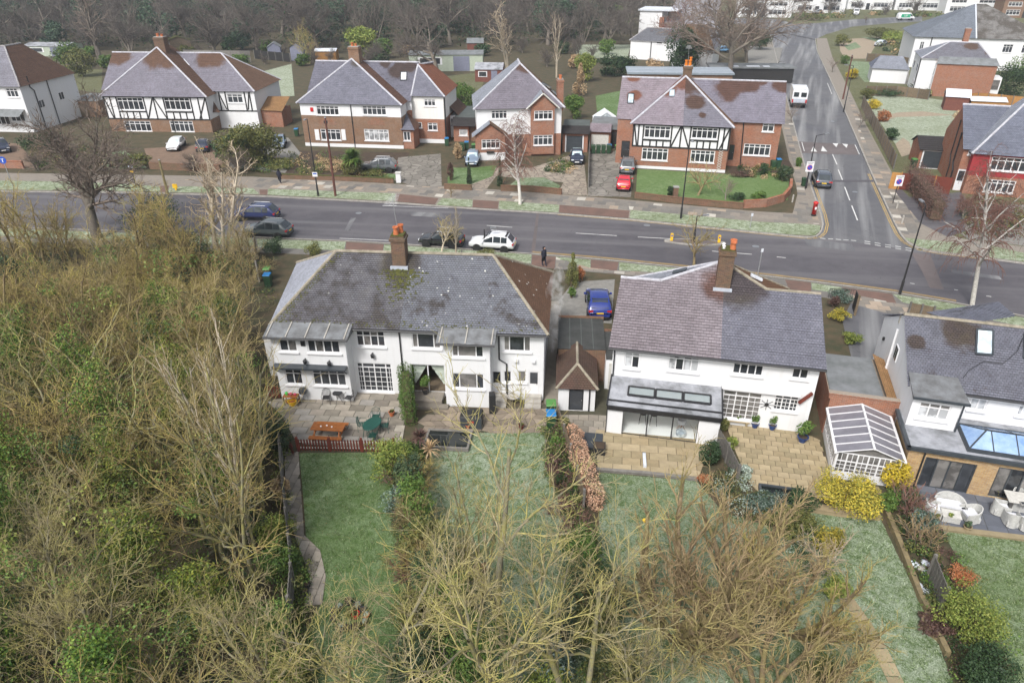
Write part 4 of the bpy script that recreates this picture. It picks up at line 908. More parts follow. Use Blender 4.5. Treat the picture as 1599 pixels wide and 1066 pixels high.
# ------------------------------------------------------------------ house C: right edge, white gable and brick extension
frC=Fr((1422,757),(1530,775));C_=house('semi_detached_house','white gabled house with slate-grey patchy roof and yellow brick rear extension at the right edge',frC)
zx=(frC.fac(1418,697)[1]+frC.fac(1599,723)[1])/2;vw=frC.gr(1499,654,zx)[1];UC1=10.5;uC0=-.55
zeC=frC.fac(1555,621,vw-.25)[1];vrC=vw+4.0;zrC=(frC.fac(1412,489,vrC)[1]+frC.fac(1590,512,vrC)[1])/2;vbC=vw+8.0
WC=lambda u,v,z: frC.wor(u,v,z)
m1=on_slope((0,vw-.25,zeC),(1,vw-.25,zeC),(0,vrC,zrC),(1500,520),frC);m2=on_slope((0,vw-.25,zeC),(1,vw-.25,zeC),(0,vrC,zrC),(1430,535),frC)
roof_mat('roofC',(.09,.07,.062),(.065,.052,.05),(.215,.22,.26),.85,[(*WC(*m1),1.15),(*WC(*m2),.5)],moss=(.1,.085,.05),moss_amt=.35,patch=.3,scale=.9);roof_mat('roofC_front',*T_DARK,(.30,.31,.37),.8,patch=.3)
a0,a1,b0,b1=(uC0-.1,vw-.25,zeC),(UC1,vw-.25,zeC),(UC1,vrC,zrC),(uC0-.1,vrC,zrC)
roof(C_,[((a0,a1,b0,b1),'roofC'),(((UC1,vbC+.25,zeC),(uC0-.1,vbC+.25,zeC),b1,b0),'roofC_front')],.16);ridge(C_,[(b1,b0)],'ridge_stone',.11)
u5=frC.fac(1500,492,vrC+2)[0];zf=zrC+.05
roof(C_,[(((u5-.3,vrC+.1,zrC-.25),(u5-1.3,vrC+3.6,zeC+.8),(u5+2.2,vrC+3.6,zrC+.1),(u5+2.2,vrC+.1,zrC+.1)),'roofC_front')],.16)
facade(C_,'white_render',uC0,UC1,0,zeC-.02,vw,frC,[dict(px=(1514,619,1542,641),cols=2,top=.2,glass=('glass_blind',)),dict(px=(1589,631,1606,650),cols=2,top=.2,glass=('glass_blind',))],back=vbC)
MB().add([(uC0,vw,zeC-.02),(uC0,vbC,zeC-.02),(uC0,vrC,zrC-.06)],[(0,1,2)]).build('gable_wall','white_render',C_)
gutter(C_,(uC0,vw-.32,zeC-.05),(UC1,vw-.32,zeC-.05),.07)
# gable window and white soil pipe
gw=MB().box(uC0-.05,uC0+.02,vw+3.2,vw+3.9,3.6,4.5).build('window','upvc',C_);MB().box(uC0-.06,uC0-.051,vw+3.26,vw+3.52,3.66,4.44).box(uC0-.06,uC0-.051,vw+3.58,vw+3.84,3.66,4.44).build('pane','glass_dark',gw)
pipe(C_,[(uC0-.08,vw+4.4,zrC-1.2),(uC0-.08,vw+4.4,0)],.07,'upvc');MB().box(uC0-.04,uC0,vw+4.7,vw+4.9,5.4,6.0).build('vent','stone_pale',C_);MB().box(uC0-.12,uC0,vw+6.6,vw+6.75,3.2,3.4).build('lamp','black_metal',C_)
# upper bay with lead roof
vb_=frC.gr(1450,669,zx)[1];l=frC.fac(1411,640,vb_)[0];r=frC.fac(1497,650,vb_)[0];zb=frC.fac(1460,621,vb_)[1]
facade(C_,'white_render',uC0-.003,r,zx,zb,vb_,frC,[dict(px=(1432,630,1484,655),cols=3,top=.3,glass=('glass_blind','glass_curtain'))],back=vw+.2)
p0=on_slope(a0,a1,b0,(1413,582),frC);p1=on_slope(a0,a1,b0,(1501,593),frC)
MB().add([(uC0-.1,vb_-.2,zb+.02),(r+.25,vb_-.2,zb+.02),(r+.05,p1.y,p1.z+.1),(uC0-.05,p0.y,p0.z+.1),(uC0-.1,vb_-.2,zb-.12),(r+.25,vb_-.2,zb-.12)],[(0,1,2,3),(0,4,5,1),(1,5,2),(0,3,4)]).build('bay_roof','lead_dark',C_)
MB().bar((uC0-.1,vb_-.24,zb-.03),(r+.25,vb_-.24,zb-.03),.08,.13).build('gutter','anthracite',C_);pipe(C_,[(r+.05,vb_-.06,zb-.1),(r+.05,vb_-.06,zx+.1)],.05,'anthracite')
rooflight(C_,[on_slope(a0,a1,b0,q,frC) for q in ((1523,553),(1549,555),(1550,517),(1525,515))]);rooflight(C_,[on_slope(a0,a1,b0,q,frC) for q in ((1598,560),(1616,562),(1617,524),(1599,522))])
cb=MB();pp=[on_slope(a0,a1,b0,q,frC) for q in ((1596,530),(1588,550),(1565,570),(1535,566),(1512,580),(1503,592))];cb.tube([p+Vector((0,0,.08)) for p in pp],.02,4);cb.build('cable','black_metal',C_)
# extension
facade(C_,'brick_yellow',-.6,UC1,0,zx,0,frC,[dict(px=(1436,718,1520,766),cols=4,top=0,frame='anthracite',glass=('glass_dark','glass_curtain','glass_curtain'),sill=False),dict(px=(1548,734,1640,782),cols=4,top=0,frame='anthracite',glass=('glass_curtain','glass_dark'),sill=False)],back=vw)
MB().box(-.62,UC1,-.05,vw-.01,zx+.002,zx+.06).build('flat_roof','frost_roof',C_);MB().box(-.8,UC1,-.2,-.051,zx-.12,zx+.09).box(-.8,-.621,-.2,vw,zx-.12,zx+.09).build('fascia','anthracite',C_)
pipe(C_,[(.12,-.07,zx-.1),(.12,-.07,0)],.045,'black_metal')
ln0=frC.gr(1510,700,zx+.2);ln1=frC.gr(1503,662,zx+.2);L0,L1,V0,V1=ln0[0]+.1,7.6,ln0[1],ln1[1];z0=zx+.06;zr_=zx+.75;vm=(V0+V1)/2
lan=MB()
P=[(L0,V0,z0+.15),(L1,V0,z0+.15),(L1,V1,z0+.15),(L0,V1,z0+.15)];Q=[(L0+.9,vm,zr_),(L1-.9,vm,zr_)]
for a,b in ((P[0],P[1]),(P[1],P[2]),(P[2],P[3]),(P[3],P[0]),(P[0],Q[0]),(P[3],Q[0]),(P[1],Q[1]),(P[2],Q[1]),(Q[0],Q[1])): lan.bar(a,b,.07,.07)
for k in range(1,5): x=L0+(L1-L0)*k/5;lan.bar((x,V0,z0+.15),(min(max(x,L0+.9),L1-.9),vm,zr_),.05,.05);lan.bar((x,V1,z0+.15),(min(max(x,L0+.9),L1-.9),vm,zr_),.05,.05)
lan.box(L0-.08,L1+.08,V0-.08,V0-.001,zx+.06,z0+.16).box(L0-.08,L1+.08,V1+.001,V1+.08,zx+.06,z0+.16).box(L0-.08,L0-.001,V0,V1,zx+.06,z0+.16)
lan=lan.build('roof_lantern','anthracite',C_)
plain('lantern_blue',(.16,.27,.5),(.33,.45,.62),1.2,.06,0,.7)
for f in ((P[0],P[1],Q[1],Q[0]),(P[2],P[3],Q[0],Q[1]),(P[3],P[0],Q[0]),(P[1],P[2],Q[1])): MB().quad(*[Vector(p)+Vector((0,0,.0)) for p in f]).build('pane','lantern_blue',lan)

# ------------------------------------------------------------------ garages and outbuildings near
frG=Fr((871,640),(928,642));g=house('garage','small white garage with brown hipped tile roof between the two white pairs',frG,'garage')
zg=frG.fac(900,605,0)[1];vg=3.6
facade(g,'white_render',0,frG.w,0,zg,0,frG,[dict(px=(888,608,911,642),kind='door',mat='black_metal',glass='glass_dark',lights=(.08,.92,.05,.95))],back=vg)
roof_mat('roofG',(.11,.065,.05),(.075,.05,.04),None,moss=(.13,.1,.06),moss_amt=.3);w_=frG.w
uz=frG.fac(899,566,1.3)
hz=uz[1];hp=(w_/2,1.2,hz)
roof(g,[(((-.15,-.2,zg),(w_+.15,-.2,zg),hp),'roofG'),(((-.15,vg+.2,zg),(-.15,-.2,zg),hp,(w_/2,vg+.2,hz)),'roofG'),(((w_+.15,-.2,zg),(w_+.15,vg+.2,zg),(w_/2,vg+.2,hz),hp),'roofG')],.14)
ridge(g,[((-.15,-.2,zg),hp),((w_+.15,-.2,zg),hp),(hp,(w_/2,vg+.2,hz))],'ridge_stone',.09);pipe(g,[(w_-.35,-.06,zg),(w_-.35,-.06,0)])
MB().add([(0,vg,zg),(w_,vg,zg),(w_/2,vg,hz-.05)],[(0,1,2)]).build('gable_wall','white_render',g)
fg=thing('flat_roofed_garage','dark felt flat-roofed garage in front of the blue car','garage',(*G(872,545,2.3),0),frG.a)
gw_,gd_=4.3,4.2;MB().box(0,3.0,0,gd_,0,2.3).build('wall','brick_wall',fg);MB().box(-.05,3.0,0,gd_,2.3,2.36).build('flat_roof','felt_dark',fg);MB().box(3.0,gw_,-.9,2.7,0,2.15).build('wall','white_render',fg);MB().box(3.0,gw_,-.9,2.7,2.15,2.2).build('flat_roof','felt_dark',fg)
MB().box(-.05,3.05,gd_,gd_+.2,2.1,2.45).box(3.05,gw_,2.7,2.9,2.0,2.3).build('parapet','brick_wall',fg)
for k in range(1,4): MB().box(-.05+k*.75,k*.75,.02,gd_-.02,2.36,2.375).build('felt_seam','felt_green',fg)
MB().box(3.2,4.1,-.96,-.901,0,1.95).build('door','wood_white',fg)
# garage between B and C: flat felt roof, brick parapet, and the conservatory in front of it
frV=Fr((1297,745),(1392,760));cv=house('conservatory','white conservatory with smoky ribbed roof panels against the brick parapet',frV,'conservatory')
zcv=frV.fac(1300,703,0)[1];zcr=frV.fac(1350,700,0)[1]+.3
wv_=frV.w+.1;dv=frV.gr(1284,636,zcv)[1]
def vz(px,z): return frV.gr(*px,z)
lf=[(0,0,zcv),(0,dv,zcv)];zri=zcv+.55;um_=wv_*.52
fm=MB();gl=[]
MB().box(0,wv_,.0,.06,0,.45).box(0,.06,.06,dv,0,.45).build('dwarf_wall','upvc',cv)
for (a,b,n_,nm) in (((0,.03),(wv_,.03),6,'front'),((.03,dv),(.03,0),6,'side')):
    a=Vector((*a,0));b=Vector((*b,0))
    for k in range(n_):
        p=a+(b-a)*k/n_;q=a+(b-a)*(k+1)/n_;d=(q-p).normalized();f=MB()
        f.bar(p+Vector((0,0,.45)),p+Vector((0,0,zcv)),.07,.07);f.bar(q+Vector((0,0,.45)),q+Vector((0,0,zcv)),.065,.065)
        for z in (.48,zcv*.68,zcv-.04): f.bar(p+Vector((0,0,z)),q+Vector((0,0,z)),.06,.06)
        for z in (.45+(zcv*.68-.45)*t for t in (.33,.66)): f.bar(p+Vector((0,0,z)),q+Vector((0,0,z)),.03,.03)
        m=(p+q)/2;f.bar(m+Vector((0,0,.45)),m+Vector((0,0,zcv)),.03,.03)
        w_=f.build('window','upvc',cv);MB().quad(p+Vector((0,0,.5)),q+Vector((0,0,.5)),q+Vector((0,0,zcv-.05)),p+Vector((0,0,zcv-.05))).build('pane','glass_curtain',w_)
for side in (0,1):
    ue,sg=((-.12,1),(wv_+.12,-1))[side];n_=6
    for k in range(n_):
        v0_,v1_=-.15+(dv+.15)*k/n_,-.15+(dv+.15)*(k+1)/n_
        o=MB().quad((ue,v0_,zcv),(um_,v0_,zri),(um_,v1_,zri),(ue,v1_,zcv)).build('roof_panel','polycarb',cv)
    for k in range(n_+1):
        v_=-.15+(dv+.15)*k/n_;MB().bar((ue,v_,zcv+.03),(um_,v_,zri+.03),.04,.04).build('glazing_rafter','upvc',cv)
    MB().bar((ue,-.15,zcv-.01),(ue,dv,zcv-.01),.12,.12).build('gutter','upvc',cv)
MB().bar((um_,-.2,zri+.04),(um_,dv,zri+.04),.1,.08).build('ridge_bar','upvc',cv);MB().quad((0,.02,zcv),(wv_,.02,zcv),(um_,.02,zri)).build('gable_pane','glass_curtain',cv)

zp_=frV.fac(1300,613,dv+.2)[1]
gb=thing('flat_roofed_garage','grey felt flat-roofed garage with a red brick parapet behind the conservatory','garage',frV.wor(-.05,dv+.08),frV.a)
MB().box(0,3.6,0,5.2,0,zp_-.3).build('wall','brick_red',gb);MB().box(0.05,2.9,.26,5.1,zp_-.3,zp_-.24).build('flat_roof','felt_grey',gb);MB().box(-.1,3.62,0,.25,zp_-.3,zp_).box(-.15,3.68,-.05,.3,zp_,zp_+.08).build('parapet','brick_red',gb)
roof_mat('roof_tan',(.34,.2,.09),(.27,.15,.07),None);roof(gb,[(((4.1,.26,zp_-.45),(4.1,5.2,zp_-.45),(2.91,5.2,zp_+.05),(2.91,.26,zp_+.05)),'roof_tan')],.2)

# ------------------------------------------------------------------ houses across the road
def far_roof(h,faces,rlines,rmat='ridge_grey',course=.33): roof(h,faces,course);ridge(h,rlines,rmat,.13,seg=.6)
WCOL=dict(cols=5,top=.28,panes=False,fw=.1)
def W5(px,**k): d=dict(WCOL);d.update(px=px,**k);return d
def pyramid(u0,u1,v0,v1,ze,ap,mf,ml,mr):
    B=(ap[0],v1,ap[2])
    return [(((u0,v0,ze),(u1,v0,ze),ap),mf),(((u0,v1,ze),(u0,v0,ze),ap,B),ml),(((u1,v0,ze),(u1,v1,ze),B,ap),mr)],[((u0,v0,ze),ap),((u1,v0,ze),ap),(ap,B)]
def framing(h,v,u0,u1,z0,z1,wins,n=2):
    "black timbers of a half-timbered storey, clear of the windows (u0,u1,z0,z1 each)"
    L=[((u0,z0),(u1,z0)),((u0,z1),(u1,z1)),((u0+.07,z0),(u0+.07,z1)),((u1-.07,z0),(u1-.07,z1))]
    edges=[u0]+[q for w_ in wins for q in w_[:2]]+[u1]
    for w_ in wins:
        for q in (w_[0]-.12,w_[1]+.12): L.append(((q,z0),(q,z1)))
        L.append(((w_[0]-.1,w_[2]-.25),(w_[1]+.1,w_[2]-.25)))
        for k in range(1,4): x=w_[0]+(w_[1]-w_[0])*k/4;L.append(((x,z0),(x,w_[2]-.25)))
    for a,b in zip(edges[::2],edges[1::2]):
        if b-a > 1.:
            m=(a+b)/2;L.append(((m,z0),(m,z1)))
            L.append(((a+.15,z1-.1),(m-.15,z0+.1)) if a == u0 else ((a+.2,z0+.1),(m-.1,z1-.1)))
            if a != u0 and b != u1: L.append(((m+.1,z1-.1),(b-.2,z0+.1)))
            if b == u1: L[-1]=((m-.3,z0+.1),(b-.15,z1-.1))
    timbers(h,'timber_black',v,L,.17)

# F1: black and white pair on the left
fr1=Fr((190,205),(322,207));h1=house('semi_detached_house','black and white half-timbered pair behind the bare trees, frosted roof with big brown chimney',fr1)
W1w=lambda u,v,z: fr1.wor(u,v,z)
z1=fr1.fac(240,151,-.2)[1];ap1=fr1.fac(245,74,5.5);a1=(ap1[0],5.5,ap1[1]);u0,u1=fr1.fac(160,152,0)[0],fr1.fac(321,152,0)[0]
brick_mat('brick_arch',(.30,.12,.06),(.2,.085,.045),(.25,.2,.16))
roof_mat('roof1',*T_BROWN,(.29,.285,.335),.85,[(*W1w(a1[0],4.5,a1[2]-.4),2.7),(*W1w(a1[0]+2.5,3.8,a1[2]-1.5),1.6)],patch=.15,scale=.35)
roof_mat('roof1_side',*T_BROWN,None);roof_mat('roof1_b',*T_BROWN,(.29,.285,.335),.85,[(*W1w(-2,7.8,10),2.2),(*W1w(13,7.8,10),2.6),(*W1w(17,7.5,9.5),1.4)],patch=.15,scale=.4);roof_mat('roof1_rt',(.2,.12,.08),(.15,.09,.06),None)
ub0,ub1=fr1.fac(163,82,8)[0]+1.6,fr1.fac(396,143,3)[0];zrb=fr1.fac(200,82,8)[1];rb1=fr1.fac(345,83,8)[0];vb1=13.
ze1b=fr1.fac(360,143,2.8)[1]
fc,rl_=pyramid(u0-.35,u1+.35,-.35,9,z1,a1,'roof1','roof1_b','roof1_side')
fc += [(((ub0-.3,2.7,ze1b),(ub1+.3,2.7,ze1b),(rb1,8,zrb),(ub0-.3,8,zrb)),'roof1_b'),(((ub1+.3,2.7,ze1b),(ub1+.3,vb1+.3,ze1b),(rb1,8,zrb)),'roof1_rt'),(((ub1+.3,vb1+.3,ze1b),(ub0-.3,vb1+.3,ze1b),(ub0-.3,8,zrb),(rb1,8,zrb)),'roof1_side')]
far_roof(h1,fc,rl_+[((ub0-.3,8,zrb),(rb1,8,zrb)),((ub1+.3,2.7,ze1b),(rb1,8,zrb)),((ub1+.3,vb1+.3,ze1b),(rb1,8,zrb))],'ridge_frost')
zj=fr1.fac(240,186,0)[1]
facade(h1,'brick_brown',u0,u1,0,z1-.02,0,fr1,[W5((184,152.5,224,172)),W5((257,152.5,297,172)),W5((195,189,236,206)),W5((266,189,302,206))],back=9,bands=[(zj,'white_render')])
ws=[(*[fr1.fac(x,160,0)[0] for x in (a,b)],fr1.fac(240,172,0)[1],0) for a,b in ((184,224),(257,297))]
framing(h1,0,u0,u1,zj,z1-.1,ws)
facade(h1,'white_render',ub0,ub1,0,ze1b-.02,3,fr1,[W5((355,147,379,161),cols=3),W5((327,146,334,158),cols=1)],back=vb1)
uu=[fr1.fac(x,150,3)[0] for x in (330,342,352,382,390)];timbers(h1,'timber_black',3,[((x,2.6),(x,ze1b-.1)) for x in uu]+[((uu[1],ze1b-.2),(uu[2]-.2,2.8)),((uu[4]-.1,ze1b-.2),(uu[3]+.2,2.8)),((u1,2.6),(ub1,2.6))],.17)
roof(h1,[(((fr1.fac(320,185,1.2)[0],1.2,2.7),(fr1.fac(346,185,1.2)[0],1.2,2.7),(fr1.fac(333,158,2.2)[0],2.2,4.2)),'roof1_side'),(((ub1+.05,4,2.5),(ub1+3.5,4,2.4),(ub1+3.5,8,3.9),(ub1+.05,8,3.9)),'roof_tan')],.3,'porch_roof')
MB().box(ub1+.05,ub1+3.3,4.2,8,0,2.45).build('side_extension','brick_red',h1)
chimney(h1,a1[0]+.5,6.1,a1[2]-1.2,fr1.fac(250,58,6.1)[1],1.6,1.3,'brick_old',[(-.3,0,.5,.2),(.3,.1,.4,.2)],moss=False)
pipe(h1,[(u1-5.9,-.08,zj),(u1-5.9,-.08,0)],.06)
rooflight(h1,[on_slope((u1+.35,-.35,z1),(u1+.35,9,z1),a1,q,fr1) for q in ((295,102),(300,105),(293,95),(287,93))],'frost_white','frost_sheet')

# F0: white house at the left edge
fr0=Fr((-30,205),(48,207));h0=house('detached_house','white house at the left edge, grey and brown hipped roof',fr0)
z0_=fr0.fac(10,135,0)[1];k0=fr0.gr(104,170,0)
wr0=fr0.fac(35,150,0)[0];roof_mat('roof0',*T_BROWN,(.31,.315,.36),.85,patch=.2);dv0=12.
ap0=(wr0-4.2,4.6,fr0.fac(0,72,4.6)[1])
far_roof(h0,[(((-6,-.4,z0_),(wr0+.4,-.4,z0_),ap0,(-6,4.6,ap0[2])),'roof0'),(((wr0+.4,-.4,z0_),(wr0+.4,dv0,z0_),(ap0[0],8,ap0[2]),ap0),'roof1_side')],[((wr0+.4,-.4,z0_),ap0),(ap0,(ap0[0],8,ap0[2])),((-6,4.6,ap0[2]),ap0)])
facade(h0,'white_render',-6,wr0,0,z0_-.02,0,fr0,[W5((10,138,28,152),cols=3),W5((-8,174,14,195),cols=3),W5((16,174,38,190),cols=3)],back=dv0)
MB().add([(-6,-1.6,2.6),(wr0-.4,-1.6,2.6),(wr0-.4,0,3.4),(-6,0,3.4)],[(0,1,2,3)]).build('porch_roof','felt_grey',h0)
for (vv,zz) in ((2.6,3.7),(7.2,4.0)):
    o=MB().box(wr0,wr0+.05,vv,vv+1.2,zz-.7,zz+.5).build('window','upvc',h0);MB().box(wr0+.051,wr0+.06,vv+.1,vv+.55,zz-.6,zz+.4).box(wr0+.051,wr0+.06,vv+.65,vv+1.1,zz-.6,zz+.4).build('pane','glass_dark',o)
pipe(h0,[(wr0+.1,1.9,z0_+1.2),(wr0+.1,1.9,z0_-.4),(wr0+.1,2.5,z0_-1),(wr0+.1,2.5,0)],.08);pipe(h0,[(wr0+.1,5.6,z0_),(wr0+.1,5.6,0)],.07)
gx=thing('flat_roofed_garage','low grey garage between the left-edge house and the black and white pair','garage',(*G(112,182),0),fr0.a)
MB().box(0,5.5,0,6,0,2.5).build('wall','brick_brown',gx);MB().box(-.1,5.6,-.1,6,2.5,2.62).build('flat_roof','felt_grey',gx);MB().box(1,3.4,-.06,-.001,.1,2.1).build('garage_door','timber_fence',gx)

# F2: white over brick pair with the grey car
fr2=Fr((484,228),(645,233));h2=house('semi_detached_house','pair of houses, white upper storey over brown brick, smooth grey frosted roof with tall chimney',fr2)
w2=lambda u,v,z: fr2.wor(u,v,z)
z2=fr2.fac(545,163,-.3)[1];ap2=fr2.fac(549,92,6);a2=(ap2[0],6,ap2[1]);u0,u1=fr2.fac(468,165,0)[0],fr2.fac(625,166,0)[0]
roof_mat('roof2',(.1,.085,.08),(.075,.065,.065),(.255,.255,.305),.85,[(*w2(a2[0]+1,5.7,a2[2]-.6),1.0)],patch=.05,scale=.3);roof_mat('roof2_red',*T_RED,None,th=.2);roof_mat('roof2_side',(.15,.08,.055),(.11,.06,.045),None)
zb2=fr2.fac(620,97,8)[1]
roof_mat('roof2_b',(.08,.055,.05),(.06,.045,.04),(.235,.235,.285),.8,[(*w2(11.6,6.8,zb2-.9),1.5),(*w2(9.5,7.8,zb2-.3),.9),(*w2(13.2,7.2,zb2-.5),1.1)],patch=.3,scale=.6)
ubr=fr2.fac(645,120,5)[0];ulb=u0+.1
fc,rl_=pyramid(u0-.35,u1+.35,-.35,9,z2,a2,'roof2','roof2','roof2_side')
fc += [(((ulb-.3,2.6,z2),(ubr+.1,2.6,z2),(ubr+.1,8,zb2),(ulb-.3,8,zb2)),'roof2_b'),(((ubr+4.5,13,z2),(ulb-.3,13,z2),(ulb-.3,8,zb2),(ubr,8,zb2)),'roof_back')]
wr2=fr2.fac(692,152,3.6)[0];z2w=fr2.fac(670,151,3.3)[1];apw=(ubr+.15,7.4,fr2.fac(646,101,7.4)[1])
fc += [(((ubr,3.3,z2w),(wr2+.3,3.3,z2w),apw),'roof2'),(((wr2+.3,3.3,z2w),(wr2+.3,12,z2w),(ubr+1.2,12,apw[2]-.3),apw),'roof2_red')]
far_roof(h2,fc,rl_+[((ulb-.3,8,zb2),(ubr,8,zb2)),((wr2+.3,3.3,z2w),apw),(apw,(ubr+1.2,12,apw[2]-.3)),((ubr,3.3,z2w),apw)],'ridge_frost')
zb=fr2.fac(560,182,0)[1]
facade(h2,'brick_brown',u0,u1,0,z2-.02,0,fr2,[W5((494,165.5,529,180)),W5((566,165.5,603,180)),W5((501,202,532,219),cols=4),W5((569,202,607,220),glass=('glass_blind',))],back=9,bands=[(zb,'white_render')])
o=fr2.fac(488,202,0)
MB().box(u0-.01,u1+.01,-.02,-.002,.0,.45).build('plinth','white_render',h2)
for q in ((491,500),(532.5,541)):
    a=fr2.fac(q[0],202,0);b=fr2.fac(q[1],219,0);MB().box(a[0],b[0],-.06,-.003,b[1],a[1]).build('shutter','upvc',h2)
u,z=fr2.fac(487,171,0);MB().box(u-.2,u+.2,-.1,-.003,z-.25,z+.25).build('alarm_box','sign_red',h2)
for px in (512,587): u,z=fr2.fac(px,191,0);a_=[(u+1.25*math.cos(k*.314),z-.35+.95*math.sin(k*.314)) for k in range(11)];MB().add([(p[0],-.02,p[1]) for p in a_]+[(p[0],0,p[1]) for p in a_],[tuple(range(11))]+[(k,11+k,11+(k+1) % 11,(k+1) % 11) for k in range(11)]).build('brick_arch','brick_arch',h2)
facade(h2,'brick_red',ubr-2.2,wr2,0,z2w-.02,3.6,fr2,[W5((662,155,680,166),cols=3),W5((668,192,683,204),cols=2),W5((652,191,659,200),cols=1,top=0)],back=12,bands=[(fr2.fac(670,186,3.6)[1],'cream_render')])
MB().box(ubr-.3,wr2+.01,3.58,3.598,0,.55).build('plinth','white_render',h2)
facade(h2,'brick_red',u1-.02,ubr+.1,0,z2-.02,2.9,fr2,[W5((630,160,636,172),cols=1,top=0)],bands=[(fr2.fac(635,172,2.9)[1],'white_render')])
pl,pr=fr2.fac(625,205,0)[0],fr2.fac(645,205,0)[0]
facade(h2,'brick_red',u1,pr,0,2.6,.1,fr2,[W5((629,205.5,641,220),cols=2,top=0)],back=3)
roof(h2,[(((u1-.2,-.2,2.6),(pr+.3,-.2,2.6),(u1-.1,2.8,4.4)),'roof2'),(((pr+.3,-.2,2.6),(pr+.3,3,2.6),(u1-.1,2.8,4.4)),'roof2_side')],.25,'porch_roof')
chimney(h2,a2[0]+.35,6.6,a2[2]-1.6,fr2.fac(552,73,6.6)[1],1.5,1.2,'brick_brown',[(-.25,0,.5,.2),(.2,.1,.4,.18)],moss=False)
A,B,R=(ulb-.3,2.6,z2),(ubr+.1,2.6,z2),(ulb-.3,8,zb2);rooflight(h2,[on_slope(A,B,R,q,fr2) for q in ((625.5,126),(635,126),(635.5,113),(626,113))],'black_metal','frost_sheet')
pipe(h2,[(fr2.fac(548,170,0)[0],-.08,z2-.1),(fr2.fac(548,170,0)[0],-.08,0)],.06);pipe(h2,[(wr2+.12,3.8,z2w+.3),(wr2+.12,3.8,0)],.09)
# the small lean-to and garage between F2 and F3
g2=thing('side_extension','white lean-to with mossy tiled roof beside the brick pair','extension',(*G(694,214),0),fr2.a);MB().box(0,2.2,0,6,0,3).build('wall','white_render',g2);roof(g2,[(((2.4,-.2,3.0),(2.4,6,3.0),(0,6,5.2),(0,-.2,5.2)),'roof1_side')],.3);o=MB().box(1.1,1.7,-.05,-.001,1.8,2.7).build('window','upvc',g2);MB().box(1.15,1.65,-.06,-.051,1.85,2.65).build('pane','glass_dark',o)
frg3=Fr((709,221),(742,222));g3=house('garage','brick garage with green felt roof left of the detached house',frg3,'garage');wg=frg3.w
facade(g3,'brick_red',0,wg*.72,0,2.4,0,frg3,[W5((717,202,730,212),cols=1,glass=('glass_blind',))],back=9);MB().box(wg*.72,wg,0.5,9,0,2.4).build('wall','brick_brown',g3)
roof_mat('roof_dark',(.05,.045,.045),(.04,.037,.037),None);roof(g3,[(((-.2,-.6,2.3),(wg+.2,-.6,2.3),(wg+.2,.9,3.2),(-.2,.9,3.2)),'roof_dark')],.25);MB().box(-.1,wg+.1,.9,9,2.9,3.15).build('flat_roof','felt_green',g3)

# F3: detached white and brick house with porch gable
fr3=Fr((750,245),(870,242));h3=house('detached_house','detached white house with brick bay and gabled brick porch behind the silver birch',fr3)
w3=lambda u,v,z: fr3.wor(u,v,z);z3=fr3.fac(800,170,-.3)[1];u0,u1=fr3.fac(744,172,0)[0],fr3.fac(877,172,0)[0];ap3=fr3.fac(812,99,5.8);a3=(ap3[0],5.8,ap3[1])
roof_mat('roof3',(.12,.07,.055),(.09,.06,.05),(.295,.275,.315),.85,[(*w3(a3[0]+.5,5.4,a3[2]-.3),1.3)],patch=.25,scale=.6);roof_mat('roof3_l',*T_DARK,(.40,.42,.46),.9,patch=.25);roof_mat('roof3_r',(.18,.11,.065),(.13,.08,.05),None)
fc,rl_=pyramid(u0-.4,u1+.4,-.35,9.5,z3,a3,'roof3','roof3_l','roof3_r');far_roof(h3,fc,rl_,'ridge_frost')
zb3=fr3.fac(800,210,0)[1]
facade(h3,'brick_red',u0,u1,0,z3-.02,0,fr3,[W5((767,172.5,792,186),cols=4),W5((803,212,816,238),kind='door',mat='timber_fence',glass='glass_dark',lights=None) if False else dict(px=(803,210,816,240),kind='door',mat='timber_fence')],back=9.5,bands=[(zb3,'white_render')])
bl,br=fr3.fac(829,185,-.5)[0],fr3.fac(866,185,-.5)[0]
facade(h3,'brick_red',bl,br,.3,z3,-.5,fr3,[W5((834,173,863,187),cols=4),W5((833,211,863,227),cols=4)],back=.1)
gz=fr3.fac(848,150,-.7)[1]
roof(h3,[(((bl-.6,-.8,z3),(bl-.6,4,z3),((bl+br)/2,4,gz+.3),((bl+br)/2,-.8,gz+.3)),'roof3_l'),(((br+.6,4,z3),(br+.6,-.8,z3),((bl+br)/2,-.8,gz+.3),((bl+br)/2,4,gz+.3)),'roof3_r')],.3);MB().add([(bl-.3,-.52,z3),(br+.3,-.52,z3),((bl+br)/2,-.52,gz+.1),(bl-.3,-.3,z3),(br+.3,-.3,z3),((bl+br)/2,-.3,gz+.1)],[(0,1,2),(3,5,4),(0,3,4,1)]).build('gable_wall','brick_red',h3)
ridge(h3,[((bl-.6,-.8,z3),((bl+br)/2,-.8,gz+.3)),((br+.6,-.8,z3),((bl+br)/2,-.8,gz+.3))],'wood_white',.1)
pl,pr=fr3.fac(743,243,-1.8)[0],fr3.fac(789,245,-1.8)[0];zp=fr3.fac(742,213,-1.8)[1];pz=fr3.fac(765,193,-1.8)[1]
facade(h3,'white_render',pl,pr,0,zp,-1.8,fr3,[W5((752,218,781,232),cols=4)],back=.05,bands=[(1.0,'brick_red')])
MB().add([(pl,-1.8,zp),(pr,-1.8,zp),((pl+pr)/2,-1.8,pz-.1)],[(0,1,2)]).build('gable_wall','brick_red',h3);pm=(pl+pr)/2
roof(h3,[(((pl-.4,.2,zp-.1),(pl-.4,-2.1,zp-.1),(pm,-2.1,pz),(pm,.2,pz)),'roof3_l'),(((pr+.4,-2.1,zp-.1),(pr+.4,.2,zp-.1),(pm,.2,pz),(pm,-2.1,pz)),'roof3_r')],.25,'porch_roof')
